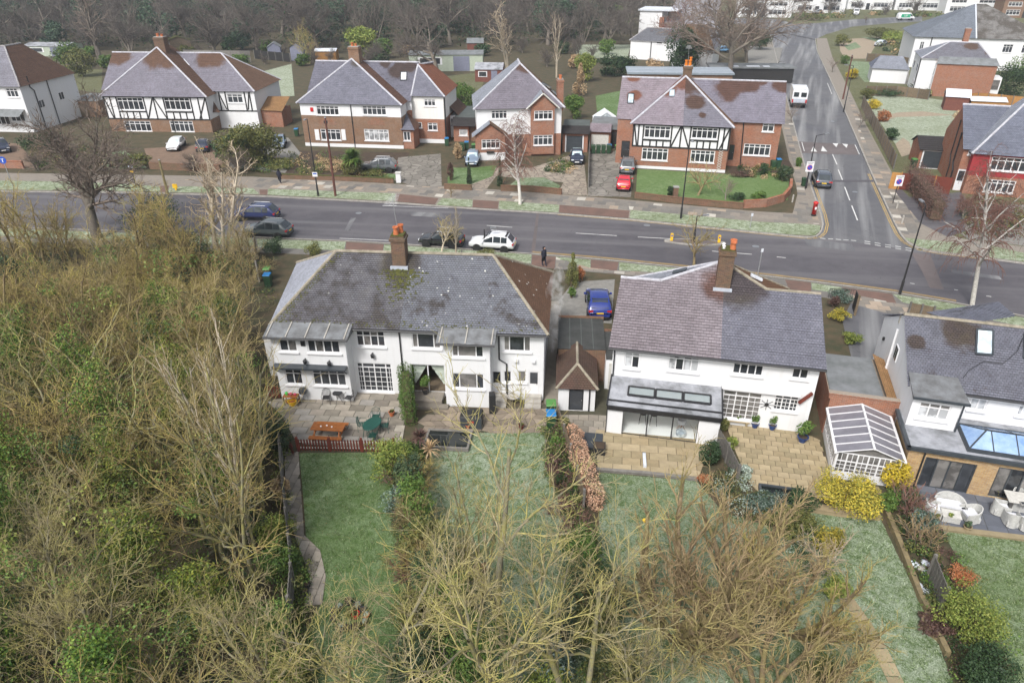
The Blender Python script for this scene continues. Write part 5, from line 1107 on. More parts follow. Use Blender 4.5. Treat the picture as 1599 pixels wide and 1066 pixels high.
MB().box(pm-.5,pm+.5,-2.0,-1.82,.95,1.2).build('window_box','timber_black',h3)
cx=fr3.fac(876,140,5)[0];chimney(h3,cx-.1,5.2,z3-1.4,fr3.fac(876,124,5)[1],.8,1.2,'brick_red',[(0,-.25,.5,.18),(0,.25,.5,.18)],flash=False,moss=False)
for (a,b) in (((845,131),(858,140)),((860,143),(869,151))):
    q=[on_slope((u1+.4,-.35,z3),(u1+.4,9.5,z3),a3,p,fr3) for p in (b,(b[0]+2,b[1]-3),(a[0]+2,a[1]-2),a)];rooflight(h3,q,'black_metal','glass_sky')
frg4=Fr((878,237),(917,238));g4=house('garage','brick garage with wide black door right of the detached house',frg4,'garage');wg=frg4.w
MB().box(0,wg,0,5.5,0,2.6).build('wall','brick_red',g4);MB().box(.5,wg-.7,-.04,-.002,0,2.15).build('garage_door','anthracite',g4);MB().box(.35,.5,-.06,-.002,0,2.25).box(wg-.7,wg-.55,-.06,-.002,0,2.25).build('door_frame','upvc',g4)
roof(g4,[(((-.2,-.4,2.5),(wg+.2,-.4,2.5),(wg+.2,.9,3.3),(-.2,.9,3.3)),'roof_dark')],.25);MB().box(-.1,wg+.1,.9,5.5,2.6,3.1).build('flat_roof','felt_green',g4)

# F4: half-timbered pair with brick wings, red chimney pots
fr4=Fr((985,262),(1133,270));h4=house('semi_detached_house','half-timbered pair with brick wings and lilac and grey frosted roof by the side street',fr4)
w4=lambda u,v,z: fr4.wor(u,v,z);z4=fr4.fac(1066,196.5,-.3)[1];u0,u1=fr4.fac(989,197,0)[0],fr4.fac(1142,200,0)[0];ap4=fr4.fac(1071,119,6.2);a4=(ap4[0],6.2,ap4[1]);um4=fr4.fac(1068,180,1)[0]
roof_mat('roof4_l',(.2,.09,.06),(.15,.07,.05),(.37,.335,.375),.88,[(*w4(a4[0],5.8,a4[2]-.4),1.9),(*w4(a4[0]-2,4.2,a4[2]-1.4),1.1)],patch=.02,scale=.4);roof_mat('roof4_r',(.11,.065,.05),(.08,.05,.04),(.29,.29,.34),.8,[(*w4(a4[0]+.8,5.6,a4[2]-.3),2.6),(*w4(a4[0]+1.4,2.6,a4[2]-2.2),1.3),(*w4(a4[0]+2.4,1.2,z4+1),.5)],patch=.28,scale=.6)
roof_mat('roof4_side',(.22,.13,.075),(.16,.09,.055),None);zr4=fr4.fac(1180,126.5,7.5)[1];ur4=fr4.fac(1224,160,5)[0];ul4=fr4.fac(970,150,5)[0]
roof_mat('roof4_br',(.12,.065,.05),(.085,.05,.042),(.30,.29,.345),.85,[(*w4(13.2,7,zr4-.2),1.5),(*w4(15,7.4,zr4),.6),(*w4(17.4,7.2,zr4-.4),1.3),(*w4(11,6.5,zr4-.6),2.0)],patch=.2,scale=.5)
roof_mat('roof4_bl',(.22,.095,.06),(.16,.07,.05),(.37,.335,.37),.85,[(*w4(ul4+1.3,7.5,zr4),.9),(*w4(ul4+1.6,5.2,zr4-2),0.95)],patch=.02,scale=.4)
fc,rl_=pyramid(u0-.35,u1+.35,-.35,9,z4,a4,'roof4_l','roof4_l','roof4_side')
fc[0]=(((u0-.35,-.35,z4),(um4,-.35,z4),a4),'roof4_l');fc.append((((um4,-.35,z4),(u1+.35,-.35,z4),a4),'roof4_r'))
v4=3.2;ze4=fr4.fac(1190,192,v4)[1]
fc += [(((u1,v4-.3,ze4),(ur4+.25,v4-.3,ze4),(ur4+.25,7.5,zr4),(a4[0],7.5,zr4),(a4[0],v4-.3,ze4)),'roof4_br'),(((ul4-.2,v4-1.3,z4),(a4[0],v4-1.3,z4),(a4[0],7.5,zr4),(ul4-.2,7.5,zr4)),'roof4_bl'),(((ur4,12,z4),(ul4,12,z4),(ul4,7.5,zr4),(ur4,7.5,zr4)),'roof_back')]
far_roof(h4,fc,rl_+[((ul4-.2,7.5,zr4),(ur4+.25,7.5,zr4))],'ridge_frost')
zj=fr4.fac(1020,229,0)[1]
facade(h4,'brick_red',u0,u1,0,z4-.02,0,fr4,[W5((1006,197,1047,216)),W5((1080,199.5,1121,217)),W5((1002,231.5,1043,250.5)),W5((1078,235,1116,254))],back=9,bands=[(zj,'white_render')])
ws=[(*[fr4.fac(x,208,0)[0] for x in (a,b)],fr4.fac(x_,y_,0)[1],0) for a,b,x_,y_ in ((1006,1047,1026,216),(1080,1121,1100,217))];framing(h4,0,u0,u1,zj,z4-.1,ws)
MB().box(u0,u1,-.02,-.002,0,.35).build('plinth','white_render',h4)
facade(h4,'brick_red',ul4,u0+.2,0,z4-.02,2.0,fr4,[dict(px=(970,220,983,246),kind='door',mat='timber_black')],back=12)
facade(h4,'brick_red',u1-.2,ur4,0,ze4-.02,v4,fr4,[W5((1190.5,193,1209,206),cols=2),W5((1161,225,1203,243)),dict(px=(1138,226,1146,250),kind='door',mat='timber_black')],back=12)
for x in (ul4,ur4): MB().add([(x,v4,ze4-.05),(x,12,ze4-.05),(x,7.5,zr4-.05)],[(0,1,2)]).build('gable_wall','brick_red',h4)
chimney(h4,a4[0]+.15,6.8,a4[2]-1.5,fr4.fac(1071,103,6.8)[1],1.1,1.0,'brick_old',[(-.25,-.15,.7,.2),(.2,-.1,.7,.2),(.25,.25,1.0,.17)],potmat='orange_plastic',moss=False,aerial=True)
A,B,R=(ul4-.2,v4-1.3,z4),(u0+3.2,v4-1.3,z4),(ul4-.2,7.5,zr4);rooflight(h4,[on_slope(A,B,R,q,fr4) for q in ((980,162),(989,162),(990,147),(981,147))],'black_metal','glass_sky')
A,B,R=(u0-.35,-.35,z4),(um4,-.35,z4),a4;rooflight(h4,[on_slope(A,B,R,q,fr4) for q in ((1045,151),(1053,151),(1053,141),(1046,141))],'zinc','glass_sky')
A,B,R=(u1+.35,-.35,z4),(u1+.35,9,z4),a4;rooflight(h4,[on_slope(A,B,R,q,fr4) for q in ((1109,147),(1112,150),(1106,142),(1103,140))],'frost_white','frost_sheet')
pipe(h4,[(fr4.fac(1160,200,v4)[0],v4-.08,ze4),(fr4.fac(1157,250,v4)[0],v4-.08,0)],.07)
t=MB();x0_=fr4.fac(1122,240,0)[0]
for k in range(8):
    z=.3+k*.3;t.bar((x0_,-.06,z),(x0_+.5,-.06,z+.3),.02,.05).bar((x0_+.5,-.07,z),(x0_,-.07,z+.3),.02,.05)
t.build('trellis','wood_white',h4)
frg5=Fr((921,234),(968,236));g5=house('garage','garage with white door and lilac sloping roof left of the half-timbered pair',frg5,'garage');wg=frg5.w
MB().box(0,wg*.66,0,6,0,2.5).box(wg*.661,wg,1.5,6,0,2.3).build('wall','brick_red',g5);MB().box(.1,wg*.6,-.04,-.002,0.05,2.1).build('garage_door','wood_white',g5);MB().box(wg*.68,wg-.05,1.4,1.499,0,2.2).build('side_gate','timber_black',g5)
roof(g5,[(((-.15,-.4,2.5),(wg*.67,-.4,2.5),(wg*.67,1.2,3.3),(-.15,1.2,3.3)),'roof4_bl')],.25);MB().box(-.1,wg,1.2,6,2.52,3.2).build('flat_roof','felt_grey',g5)

# F5: red house at the right edge
fr5=Fr((1500,298),(1599,306));h5=house('semi_detached_house','brick house with red rendered upper storey and blue-grey frosted roof at the right edge',fr5)
z5=fr5.fac(1530,241,-1.3)[1];ul5,UR5=-.9,14.;zs=fr5.fac(1500,232,0)[1];zr5=fr5.fac(1545,165,5.2)[1];w5=lambda u,v,z: fr5.wor(u,v,z)
roof_mat('roof5',(.09,.085,.09),(.07,.065,.07),(.22,.235,.29),.88,patch=.05,scale=.3);roof_mat('roof5_l',(.1,.1,.1),(.09,.09,.09),(.36,.375,.42),.9,patch=.05)
wl5=fr5.fac(1521,241,-1)[0];a5=(wl5+5.2,4.0,fr5.fac(1630,150,4.0)[1])
far_roof(h5,[(((ul5-.2,-.3,zs),(UR5,-.3,zs),(UR5,5.2,zr5),(ul5-.2,5.2,zr5)),'roof5'),(((wl5-.3,-1.3,z5),(UR5,-1.3,z5),(UR5,4,a5[2]),a5),'roof5'),(((wl5-.3,5.2,z5),(wl5-.3,-1.3,z5),a5,(a5[0],5.2,a5[2])),'roof5_l')],[((wl5-.3,-1.3,z5),a5),((ul5-.2,5.2,zr5),(UR5,5.2,zr5))],'ridge_frost')
facade(h5,'brick_red',ul5,wl5+.1,0,zs-.02,0,fr5,[W5((1512,234,1520,242),cols=1,top=0),dict(px=(1490,264,1507,299),kind='door',mat='lamp_clear')],back=10)
MB().add([(ul5,0,zs-.05),(ul5,10,zs-.05),(ul5,5.2,zr5-.05)],[(0,1,2)]).build('gable_wall','brick_red',h5)
facade(h5,'brick_red',wl5,UR5,0,z5-.02,-1,fr5,[W5((1546,246,1605,268)),W5((1537,281,1585,301))],back=10,bands=[(fr5.fac(1560,277,-1)[1],'red_render')])
pipe(h5,[(ul5-.1,2.5,zs+1.2),(ul5-.1,2.5,2.6),(ul5-.1,1.6,1.8),(ul5-.1,1.6,0)],.08);pipe(h5,[(ul5-.1,4.4,zs+2.2),(ul5-.1,4.4,2.9),(ul5-.1,3.6,2.0),(ul5-.1,3.6,0)],.06)
frg6=Fr((1430,262),(1478,265));g6=house('garage','brick garage with ribbed dark roof and glazed black door behind the brown gates',frg6,'garage');wg=frg6.w;vg6=4.5
MB().box(0,.25,0,vg6,0,2.3).box(wg-.05,wg+.2,0,vg6,0,2.3).box(0.251,wg-.051,3.8,4,0,2.3).build('wall','brick_red',g6);MB().add([(0,0,2.3),(0,vg6,2.3),(0,2.6,3.3)],[(0,1,2)]).build('gable_wall','brick_red',g6)
roof(g6,[(((-.2,-.3,2.3),(wg+.3,-.3,2.3),(wg+.3,2.6,3.4),(-.2,2.6,3.4)),'roof_dark'),(((wg+.3,vg6+.3,2.3),(-.2,vg6+.3,2.3),(-.2,2.6,3.4),(wg+.3,2.6,3.4)),'roof_dark')],.45);o=MB().box(.3,wg-.1,-.06,0,0,2.2).build('garage_door','upvc',g6);MB().box(.45,wg-.25,-.08,-.061,.1,2.1).build('pane','anthracite',o)

# F6: white house with blank brick side, F7: big white house behind it
fr6=Fr((1450,150),(1542,155));h6=house('detached_house','white house with a blank brick side wall and patchy hipped roof beyond the corner garden',fr6)
z6=fr6.fac(1500,101,0)[1];wd6=fr6.w
facade(h6,'brick_red',0,wd6,0,z6,0,fr6,[],back=9);MB().add([(-.2,-.2,z6),(wd6+.3,-.2,z6),(wd6-.2,1.6,z6+1.0),(.3,1.6,z6+1.)],[(0,1,2,3)]).build('flat_roof','felt_grey',h6)
roof_mat('roof6',(.13,.08,.06),(.1,.07,.055),(.255,.265,.305),.8,[(*fr6.wor(5.5,5,8),1.2),(*fr6.wor(8.5,3.5,7),1)],patch=.3,scale=.6);zr6=fr6.fac(1490,66,6)[1]
e6=z6+.6
hiproof(h6,-2.6,wd6-.6,1.4,11,e6,zr6,2.0,6.6,'roof6','roof6','roof5_l','roof6',.35,'ridge_frost',.13)
facade(h6,'white_render',-2.4,wd6-.8,0,e6,1.7,fr6,[],back=10.8)
for (vv,zz,s_) in ((3.2,4.2,1.6),(3.2,1.5,1.8),(7.5,4.2,1.6)):
    o=MB().box(-2.46,-2.401,vv,vv+s_,zz-.7,zz+.7).build('window','upvc',h6);MB().box(-2.48,-2.461,vv+.12,vv+s_-.12,zz-.55,zz+.55).build('pane','glass_dark',o)
for (vv,zz,s_) in ((.5,4.0,.9),(.5,1.3,.9)):
    o=MB().box(-.06,-.001,vv,vv+s_,zz-.7,zz+.7).build('window','upvc',h6);MB().box(-.08,-.061,vv+.1,vv+s_-.1,zz-.55,zz+.55).build('pane','glass_dark',o)
MB().box(-.03,0.0,.01,1.69,0,z6-.02).build('side_wall','white_render',h6);pipe(h6,[(-2.5,2.0,e6),(-2.5,2.0,0)],.08)
chimney(h6,4.6,7.2,zr6-1.4,zr6+2.2,.9,.9,'brick_red',[],moss=False,flash=False)
x5=MB().box(wd6,wd6+1.6,1.5,4.5,.4,3.4).build('bay_window','upvc',h6);MB().box(wd6+.2,wd6+1.4,1.44,1.499,1.4,3.0).build('pane','glass_curtain',x5)
lw=MB().box(-9,-2.7,12,19,0,2.6).build('garage_wing','white_render',h6);roof(h6,[(((-9.3,11.7,2.6),(-2.4,11.7,2.6),(-3.8,15,4.6),(-7.9,15,4.6)),'roof5_l'),(((-9.3,19,2.6),(-9.3,11.7,2.6),(-7.9,15,4.6)),'roof5')],.35)
fr7=Fr((1418,105),(1500,128));fr7.a=-.32;h7=house('detached_house','large white house with a broad half-frosted hipped roof at the top right',fr7)
uL,zL=fr7.fac(1421,38,0);uR,zR_=fr7.fac(1500,56,0);z7=6.2;u7=26.;hip=fr7.fac(1500,2,9)
roof_mat('roof7',(.1,.1,.1),(.09,.085,.09),(.24,.265,.3),.9,patch=.02,scale=.2);roof_mat('roof7_r',(.12,.105,.09),(.1,.09,.08),(.33,.315,.29),.85,patch=.42,scale=.3)
m7=11.5
roof(h7,[(((-.5,-.4,z7),(m7,-.4,z7),(m7,8.5,12.2)),'roof7'),(((m7,-.4,z7),(u7,-.4,z7),(m7+2,8.5,12.2),(m7,8.5,12.2)),'roof7_r'),(((-.5,17,z7),(-.5,-.4,z7),(m7,8.5,12.2)),'roof7')],.4);ridge(h7,[((m7,-.4,z7),(m7,8.5,12.2))],'frost_white',.16)
facade(h7,'white_render',0,u7-.5,0,z7,0,fr7,[dict(r=(1.2,2.0,3.6,5.2),cols=2,panes=False),dict(r=(8.8,10.4,3.4,5.0),cols=1,top=0,panes=False),dict(r=(17,18.8,3.6,5.2),cols=3,panes=False),dict(r=(20.5,22.3,3.6,5.2),cols=3,panes=False),dict(r=(23.8,24.6,3.8,5.2),cols=2,panes=False)],back=16.5)
pipe(h7,[(3.2,-.1,z7),(3.2,-.1,0)],.1);o=MB().box(20,40,-14,-7,0,3.0).build('rear_wing','white_render',h7);MB().box(19.8,40,-14.2,-6.8,3.0,3.2).build('flat_roof','felt_grey',h7)
for k in range(3):
    o=MB().box(25+k*4.5,27.4+k*4.5,-14.08,-14.001,.9,2.5).build('window','upvc',h7);MB().box(25.15+k*4.5,26.1+k*4.5,-14.1,-14.081,1.05,2.35).box(26.3+k*4.5,27.25+k*4.5,-14.1,-14.081,1.05,2.35).build('pane','glass_dark',o)
sm=thing('summer_house','white summer house with a dark blue-grey hipped roof beside the big hedge','summer house',(*G(1538,104),0),-.3);MB().box(0,4,0,3.4,0,2).build('wall','upvc',sm)
for k in range(3): MB().box(.3+k*1.25,1.2+k*1.25,-.05,-.001,.7,1.8).build('pane','glass_dark',sm)
hiproof(sm,-.4,4.4,-.4,3.8,2.0,3.3,1.8,2.2,'roof_dark','roof_dark','roof_dark','roof_dark',.3)

# white houses up the hill behind the half-timbered pair
fr8=Fr((983,92),(1045,96));h8=house('detached_house','white rendered house end with grey hipped roof behind the dark evergreen',fr8)
z8=fr8.fac(1010,64,0)[1];zr8=fr8.fac(1010,43,5)[1];w8=fr8.w+5
roof_mat('roof8',(.12,.115,.115),(.1,.095,.1),(.22,.225,.245),.7,patch=.3);facade(h8,'white_render',0,w8,0,z8,0,fr8,[dict(px=(1025,66,1034,69),cols=1,top=0,panes=False)],back=9)
hiproof(h8,-.3,w8+.3,-.3,9.3,z8,zr8,2.4,w8,'roof8','roof8','roof3_l','roof8',.4,'ridge_grey',.14);pipe(h8,[(fr8.fac(1017,70,0)[0],-.1,z8),(fr8.fac(1017,70,0)[0],-.1,0)],.1)
fr9=Fr((996,62),(1022,63));h9=house('detached_house','tall white house with a flat white-topped tower and long steep frosted roof',fr9)
zt9=fr9.fac(1008,17,0)[1];MB().box(0,fr9.w+1.5,0,9,0,zt9).build('tower_wall','white_render',h9);MB().box(-.4,fr9.w+6,-.4,9.4,zt9,zt9+.4).build('flat_roof','frost_white',h9)
roof_mat('roof9',(.14,.12,.12),(.12,.11,.11),(.4,.39,.41),.85,patch=.3);wq=fr9.w
roof(h9,[(((wq+1.5,-.5,zt9-4.5),(wq+16,-.5,zt9-4.5),(wq+16,9,zt9+3),(wq+4,9,zt9+3)),'roof9')],.5);facade(h9,'white_render',wq+1.5,wq+16,0,zt9-4.5,0,fr9,[],back=14);MB().box(wq+1.0,wq+2.2,-.6,.6,zt9-8,zt9-1.5).build('chimney','brick_red',h9)
fra=Fr((1088,108),(1108,109));ha=house('detached_house','white gable end with brown tiled roof beside the gravel drive',fra)
za=fra.fac(1098,78,0)[1];MB().box(0,fra.w+.3,0,14,0,za).build('wall','white_render',ha);roof(ha,[(((-4,-.4,za),(fra.w+.6,-.4,za),(fra.w-2.2,5,za+4.5),(-4,5,za+4.5)),'roof3_r'),(((fra.w+.6,-.4,za),(fra.w+.6,14,za),(fra.w-2.2,9,za+4.5),(fra.w-2.2,5,za+4.5)),'roof9')],.4)
MB().box(-6,0,2,14,0,za).build('wall','white_render',ha)
# terrace of white houses at the very top
terr_lab=['white house at the top edge above the bare street tree','white house at the top edge behind the silver car','white house at the top edge behind the small white van','white house at the top edge behind the van with the green panel','white house with arched porch at the top right edge','brown brick house in the top right corner']
for k,(xl,xr,yb) in enumerate(((1150,1235,27),(1238,1318,20),(1322,1392,15),(1396,1470,16),(1474,1560,22),(1562,1640,28))):
    f=Fr((xl,yb),(xr,yb+1));hh=house('terraced_house' if k < 5 else 'detached_house',terr_lab[k],f);wq=f.w;m='white_render' if k < 5 else 'brick_brown'
    facade(hh,m,0,wq,0,6,0,f,[dict(r=(wq*.08,wq*.36,.9,2.6),cols=4,panes=False,fw=.12),dict(r=(wq*.42,wq*.5,0,2.3),kind='door',mat='timber_black'),dict(r=(wq*.58,wq*.9,.9,2.6),cols=4,panes=False,fw=.12),dict(r=(wq*.08,wq*.36,3.7,5.1),cols=4,panes=False,fw=.12),dict(r=(wq*.58,wq*.9,3.7,5.1),cols=4,panes=False,fw=.12)],back=9)
    hiproof(hh,-.3,wq+.3,-.4,9.4,6,9.5,3,wq-3,'roof1_side','roof_back','roof1_side','roof1_side',.5)

# ------------------------------------------------------------------ sheds and garden buildings behind
def shed(px,wd,dp,hw,hr,wall,roofm,lab,rz=0.,win=True,door_=True,name='garden_shed',flip=False):
    t=thing(name,lab,'shed',(*G(*px),0),rz)
    MB().box(0,wd,0,dp,0,hw).build('wall',wall,t)
    if flip:   # ridge runs away from the camera, gable in front
        MB().add([(0,-.001,hw),(wd,-.001,hw),(wd/2,-.001,hr)],[(0,1,2)]).build('gable_wall',wall,t)
        MB().bar((-.15,dp/2,hw-.05),(wd/2,dp/2,hr),dp+.3,.06,(0,0,1)).build('roof',roofm,t);MB().bar((wd+.15,dp/2,hw-.05),(wd/2,dp/2,hr),dp+.3,.06).build('roof',roofm,t)
    else:
        MB().add([(-.15,-.2,hw-.03),(wd+.15,-.2,hw-.03),(wd+.15,dp/2,hr),(-.15,dp/2,hr),(-.15,dp+.2,hw-.03),(wd+.15,dp+.2,hw-.03)],[(0,1,2,3),(3,2,5,4)]).build('roof',roofm,t);MB().add([(0,0,hw),(0,dp,hw),(0,dp/2,hr-.03)],[(0,1,2)]).add([(wd,0,hw),(wd,dp,hw),(wd,dp/2,hr-.03)],[(0,1,2)]).build('gable_wall',wall,t)
    if win: o=MB().box(wd*.12,wd*.45,-.05,-.002,hw*.4,hw*.85).build('window','upvc',t);MB().box(wd*.15,wd*.42,-.07,-.051,hw*.45,hw*.8).build('pane','glass_dark',o)
    if door_: MB().box(wd*.6,wd*.82,-.05,-.002,.05,hw*.9).build('door','shed_blue',t)
    return t
shed((640,112),16,7,3.4,3.9,'shed_green','felt_grey','long pale green garden building behind the brick pair')
shed((420,92),3.0,3.2,2.6,3.6,'shed_blue','felt_grey','left one of the two small blue-grey sheds at the wood edge',.2,False,False,flip=True);shed((455,95),3.4,3.2,2.9,4.0,'shed_blue','felt_dark','right one of the two small blue-grey sheds at the wood edge',-.2,False,False,flip=True)
shed((493,95),5.0,3.0,2.1,2.6,'timber_orange','frost_white','tan shed with pale roof beside the yellow-brown bush',0,False,False)
shed((742,128),5.5,4.6,2.4,3.4,'shed_red','frost_roof','red-brown shed with frosted and mossy roof behind the detached house',-.1);shed((730,85),4.0,3.6,2.6,3.6,'shed_red','felt_grey','small brown shed with hipped grey roof at the end of the green building',0,False,False)
shed((262,82),6,4,2.6,3.6,'timber_fence','moss','brown shed with mossy roof behind the half-timbered pair',.5,False,False,flip=True);shed((40,88),12,6,2.4,3.0,'shed_green','frost_roof','long low summer house with frosted roof behind the left-edge house',-.1)
shed((0,48),7,5,2.4,3.6,'wood_white','moss','white summer house with mossy roof at the top left corner',0);shed((1472,172),3.4,3,2.2,3.2,'shed_red','frost_white','small brown shed with pale roof in the corner garden',-.4,False,False)
t=shed((1513,172),5.2,2.6,1.5,2.0,'timber_orange','frost_white','orange garden store with a frosted white lid by the orange fence',-.25,False,False,name='garden_store')
fz=thing('flat_roofed_building','long low building with a blue-grey metal roof behind the half-timbered pair','building',(*G(980,142),0),-.1);MB().box(0,19,0,7,0,3.0).build('wall','brick_brown',fz);MB().box(-.3,19.3,-.3,7.3,3.0,3.3).build('flat_roof','zinc',fz)
for k in range(4): MB().box(-.3,19.3,.6+k*1.7,.8+k*1.7,3.3,3.36).build('roof_seam','lead',fz)
fz=thing('flat_roofed_building','dark flat-roofed building with frosted patches at the foot of the old oak','building',(*G(1108,128),0),-.1);MB().box(0,16,0,5,0,2.6).build('wall','timber_black',fz);MB().box(-.3,16.3,-.3,5.3,2.6,2.85).build('flat_roof','felt_grey',fz)
for (a,b) in ((3.5,5.4),(7.0,9.5),(10.2,11.4)): MB().box(a,b,.5,1.6,2.85,2.9).build('frost_patch','frost_white',fz)
# greenhouse
gh=thing('greenhouse','small white greenhouse with pitched glass roof behind the garage','greenhouse',(*G(928,205),0),0);f=MB();wq,dq,hw,hr=3.4,3.0,1.6,2.7
for k in range(6):
    y=dq*k/5
    f.bar((0,y,hw),(wq/2,y,hr),.09,.07).bar((wq,y,hw),(wq/2,y,hr),.09,.07).bar((0,y,0),(0,y,hw),.06,.06).bar((wq,y,0),(wq,y,hw),.06,.06)
f.bar((wq/2,0,hr),(wq/2,dq,hr),.09,.09).bar((0,0,hw),(0,dq,hw),.08,.08).bar((wq,0,hw),(wq,dq,hw),.08,.08);f.build('frame','upvc',gh)
for q in (((0,0,hw),(wq/2,0,hr),(wq/2,dq,hr),(0,dq,hw)),((wq,0,hw),(wq,dq,hw),(wq/2,dq,hr),(wq/2,0,hr)),((0,0,0),(wq,0,0),(wq,0,hw),(wq/2,0,hr),(0,0,hw))): MB().quad(*q).build('pane','glass_sky',gh)
# ------------------------------------------------------------------ vehicles
PROF={   # (t from front 0 to rear 1, top height, half-width share, cabin?) as shares of height / half-width
 'suv':   [(0,.42,.74,0),(.02,.53,.88,0),(.09,.58,.96,0),(.2,.61,1,0),(.285,.63,1,0),(.33,.76,1,1),(.41,.955,1,1),(.55,1,1,1),(.72,.985,1,1),(.86,.95,1,1),(.93,.76,.98,1),(.975,.62,.95,0),(.995,.55,.86,0),(1,.45,.8,0)],
 'hatch': [(0,.40,.72,0),(.02,.52,.86,0),(.09,.58,.95,0),(.18,.62,1,0),(.26,.65,1,0),(.32,.79,1,1),(.41,.96,1,1),(.55,1,1,1),(.7,.985,1,1),(.83,.94,1,1),(.93,.76,.97,1),(.97,.63,.94,0),(.995,.55,.86,0),(1,.45,.8,0)],
 'van':   [(0,.30,.78,0),(.015,.42,.9,0),(.06,.5,.97,0),(.12,.54,1,0),(.15,.58,1,1),(.2,.75,1,1),(.25,.93,1,1),(.33,1,1,1),(.6,1,1,1),(.85,1,1,1),(.97,.99,1,1),(.99,.7,.99,0),(.998,.5,.97,0),(1,.3,.95,0)]}
def make_car(kind,L,W_,Hh,col,label,front,rear,name='parked_car',glass='car_glass',cat='car',group=None,roofcol=None,plate='rear',panel=None,loaded=None,z=None,sunroof=False):
    pf,pr=Vector(G(*front,ZR if z is None else z)),Vector(G(*rear,ZR if z is None else z));c=(pf+pr)/2;d=(pf-pr).normalized();ang=math.atan2(d.y,d.x)
    t=thing(name,label,cat,(c.x,c.y,ZR+.006 if z is None else z),ang,group)
    prof=PROF[kind];hw=W_/2;lo=.17*Hh if kind != 'van' else .13*Hh;belt=.6*Hh if kind != 'van' else .52*Hh
    rings=[]
    for (s,zt,ws,cab) in prof:
        x=L/2-s*L;zt *= Hh;w=hw*ws;zl=lo+(.06 if s in (0,1) else 0);zb=min(belt+.01,zt-.025);zm=(zl+zb)*.52
        tw=w*(.97-(.2 if kind != 'van' else .08)*max(0,(zt-belt)/(Hh-belt))) if cab else w*.93
        rings.append([(x,-w*.93,zl),(x,-w,zm),(x,-w*.985,zb),(x,-tw,zt-.035),(x,-tw*.86,zt-.004),(x,-tw*.35,zt+.012),(x,tw*.35,zt+.012),(x,tw*.86,zt-.004),(x,tw,zt-.035),(x,w*.985,zb),(x,w,zm),(x,w*.93,zl)])
    n=12;mb=MB();rf=MB()
    for r in rings: mb.v += r
    for i in range(len(rings)-1):
        for k in range(n): mb.f.append((i*n+k,i*n+(k+1) % n,(i+1)*n+(k+1) % n,(i+1)*n+k))
    mb.f.append(tuple(range(n)));mb.f.append(tuple(reversed(range((len(rings)-1)*n,len(rings)*n))))
    body=mb.build('body',col,t,smooth=True)
    md=body.modifiers.new('smooth','SUBSURF');md.levels=md.render_levels=1
    V=lambda i,k: Vector(rings[i][k])
    def glaze(nm,q,ins=.08,out=.02,mat=glass,par=t):
        cc=sum(q,Vector())/4;nn=(q[1]-q[0]).cross(q[3]-q[0]).normalized()
        if nn.dot(cc-Vector((0,0,Hh*.5))) < 0: nn=-nn
        mbq=MB();P=[p+(cc-p)*ins+nn*out for p in q];mbq.quad(*P);mbq.quad(*[p-nn*.03 for p in P])
        for a in range(4): b=(a+1) % 4;mbq.quad(P[a],P[b],P[b]-nn*.03,P[a]-nn*.03)
        return mbq.build(nm,mat,par)
    if kind == 'van': ws0,rf0=4,6;side=[(4,7)];rear_q=None
    else: ws0,rf0=4,6;side=[(5,7),(7,8),(8,9)];rear_q=(9,11)
    glaze('windscreen',[V(ws0,4),V(ws0,7),V(rf0,7),V(rf0,4)],.05)
    if rear_q: glaze('rear_window',[V(rear_q[0],4),V(rear_q[0],7),V(rear_q[1],7),V(rear_q[1],4)],.1)
    for (a,b) in side:
        for (k0,k1) in ((2,3),(9,8)): glaze('side_window',[V(a,k0),V(b,k0),V(b,k1),V(a,k1)],.09,.015,'car_glass')
    if sunroof or roofcol: glaze('roof_panel',[V(6,4),V(6,7),V(9,7),V(9,4)],.06,.02,roofcol or 'car_glass')
    rw=.335 if kind != 'van' else .34
    for fx in (L/2-L*.19,-L/2+L*.2):
        for sy in (-1,1):
            wl=MB().lathe([(rw*.6,-.1),(rw*.93,-.1),(rw,-.06),(rw,.06),(rw*.93,.1),(rw*.6,.1)],18).build('wheel','tyre',t,True);wl.matrix_local=Matrix.Translation((fx,sy*(hw-.09),rw)) @ Matrix.Rotation(math.pi/2,4,'X')
            rm=MB().lathe([(0,-.085),(rw*.2,-.09),(rw*.62,-.07),(rw*.62,.07),(rw*.2,.09),(0,.085)],10).build('rim','rim',wl)
            ar=MB().lathe([(rw*1.0,-.02),(rw*1.18,-.02),(rw*1.18,.02),(rw*1.0,.02)],16).build('wheel_arch','plastic_black',t);ar.matrix_local=Matrix.Translation((fx,sy*(hw-.012),rw+.01)) @ Matrix.Rotation(math.pi/2,4,'X')
    zl_=Hh*(.45 if kind != 'van' else .34)
    for sy in (-1,1):
        MB().box(L*.5-.16,L*.5-.03,sy*hw*.5,sy*hw*.84,zl_-.05,zl_+.07).build('headlight','lamp_clear',t)
        MB().box(-L*.5+.012,-L*.5+.17,sy*hw*.56,sy*hw*.93,zl_+.04,zl_+.2).build('tail_light','lamp_red',t)
        MB().box(L*.5-L*.33,L*.5-L*.33+.12,sy*(hw+.0),sy*(hw+.17),Hh*.58,Hh*.58+.13).build('wing_mirror',col,t)
    MB().box(L*.5-.012,L*.5+.012,-.26,.26,Hh*.26,Hh*.26+.12).build('number_plate','plate_white',t);MB().box(-L*.5-.02,-L*.5+.03,-.26,.26,Hh*.4,Hh*.4+.12).build('number_plate','plate_yellow',t)
    MB().box(L*.5-.02,L*.5+.008,-hw*.6,hw*.6,Hh*.19,Hh*.25).box(L*.5-.06,L*.5-.005,-hw*.45,hw*.45,Hh*.35,Hh*.44).build('grille','plastic_black',t);MB().box(-L*.5-.012,-L*.5+.05,-hw*.75,hw*.75,Hh*.17,Hh*.26).build('bumper_trim','plastic_black',t)
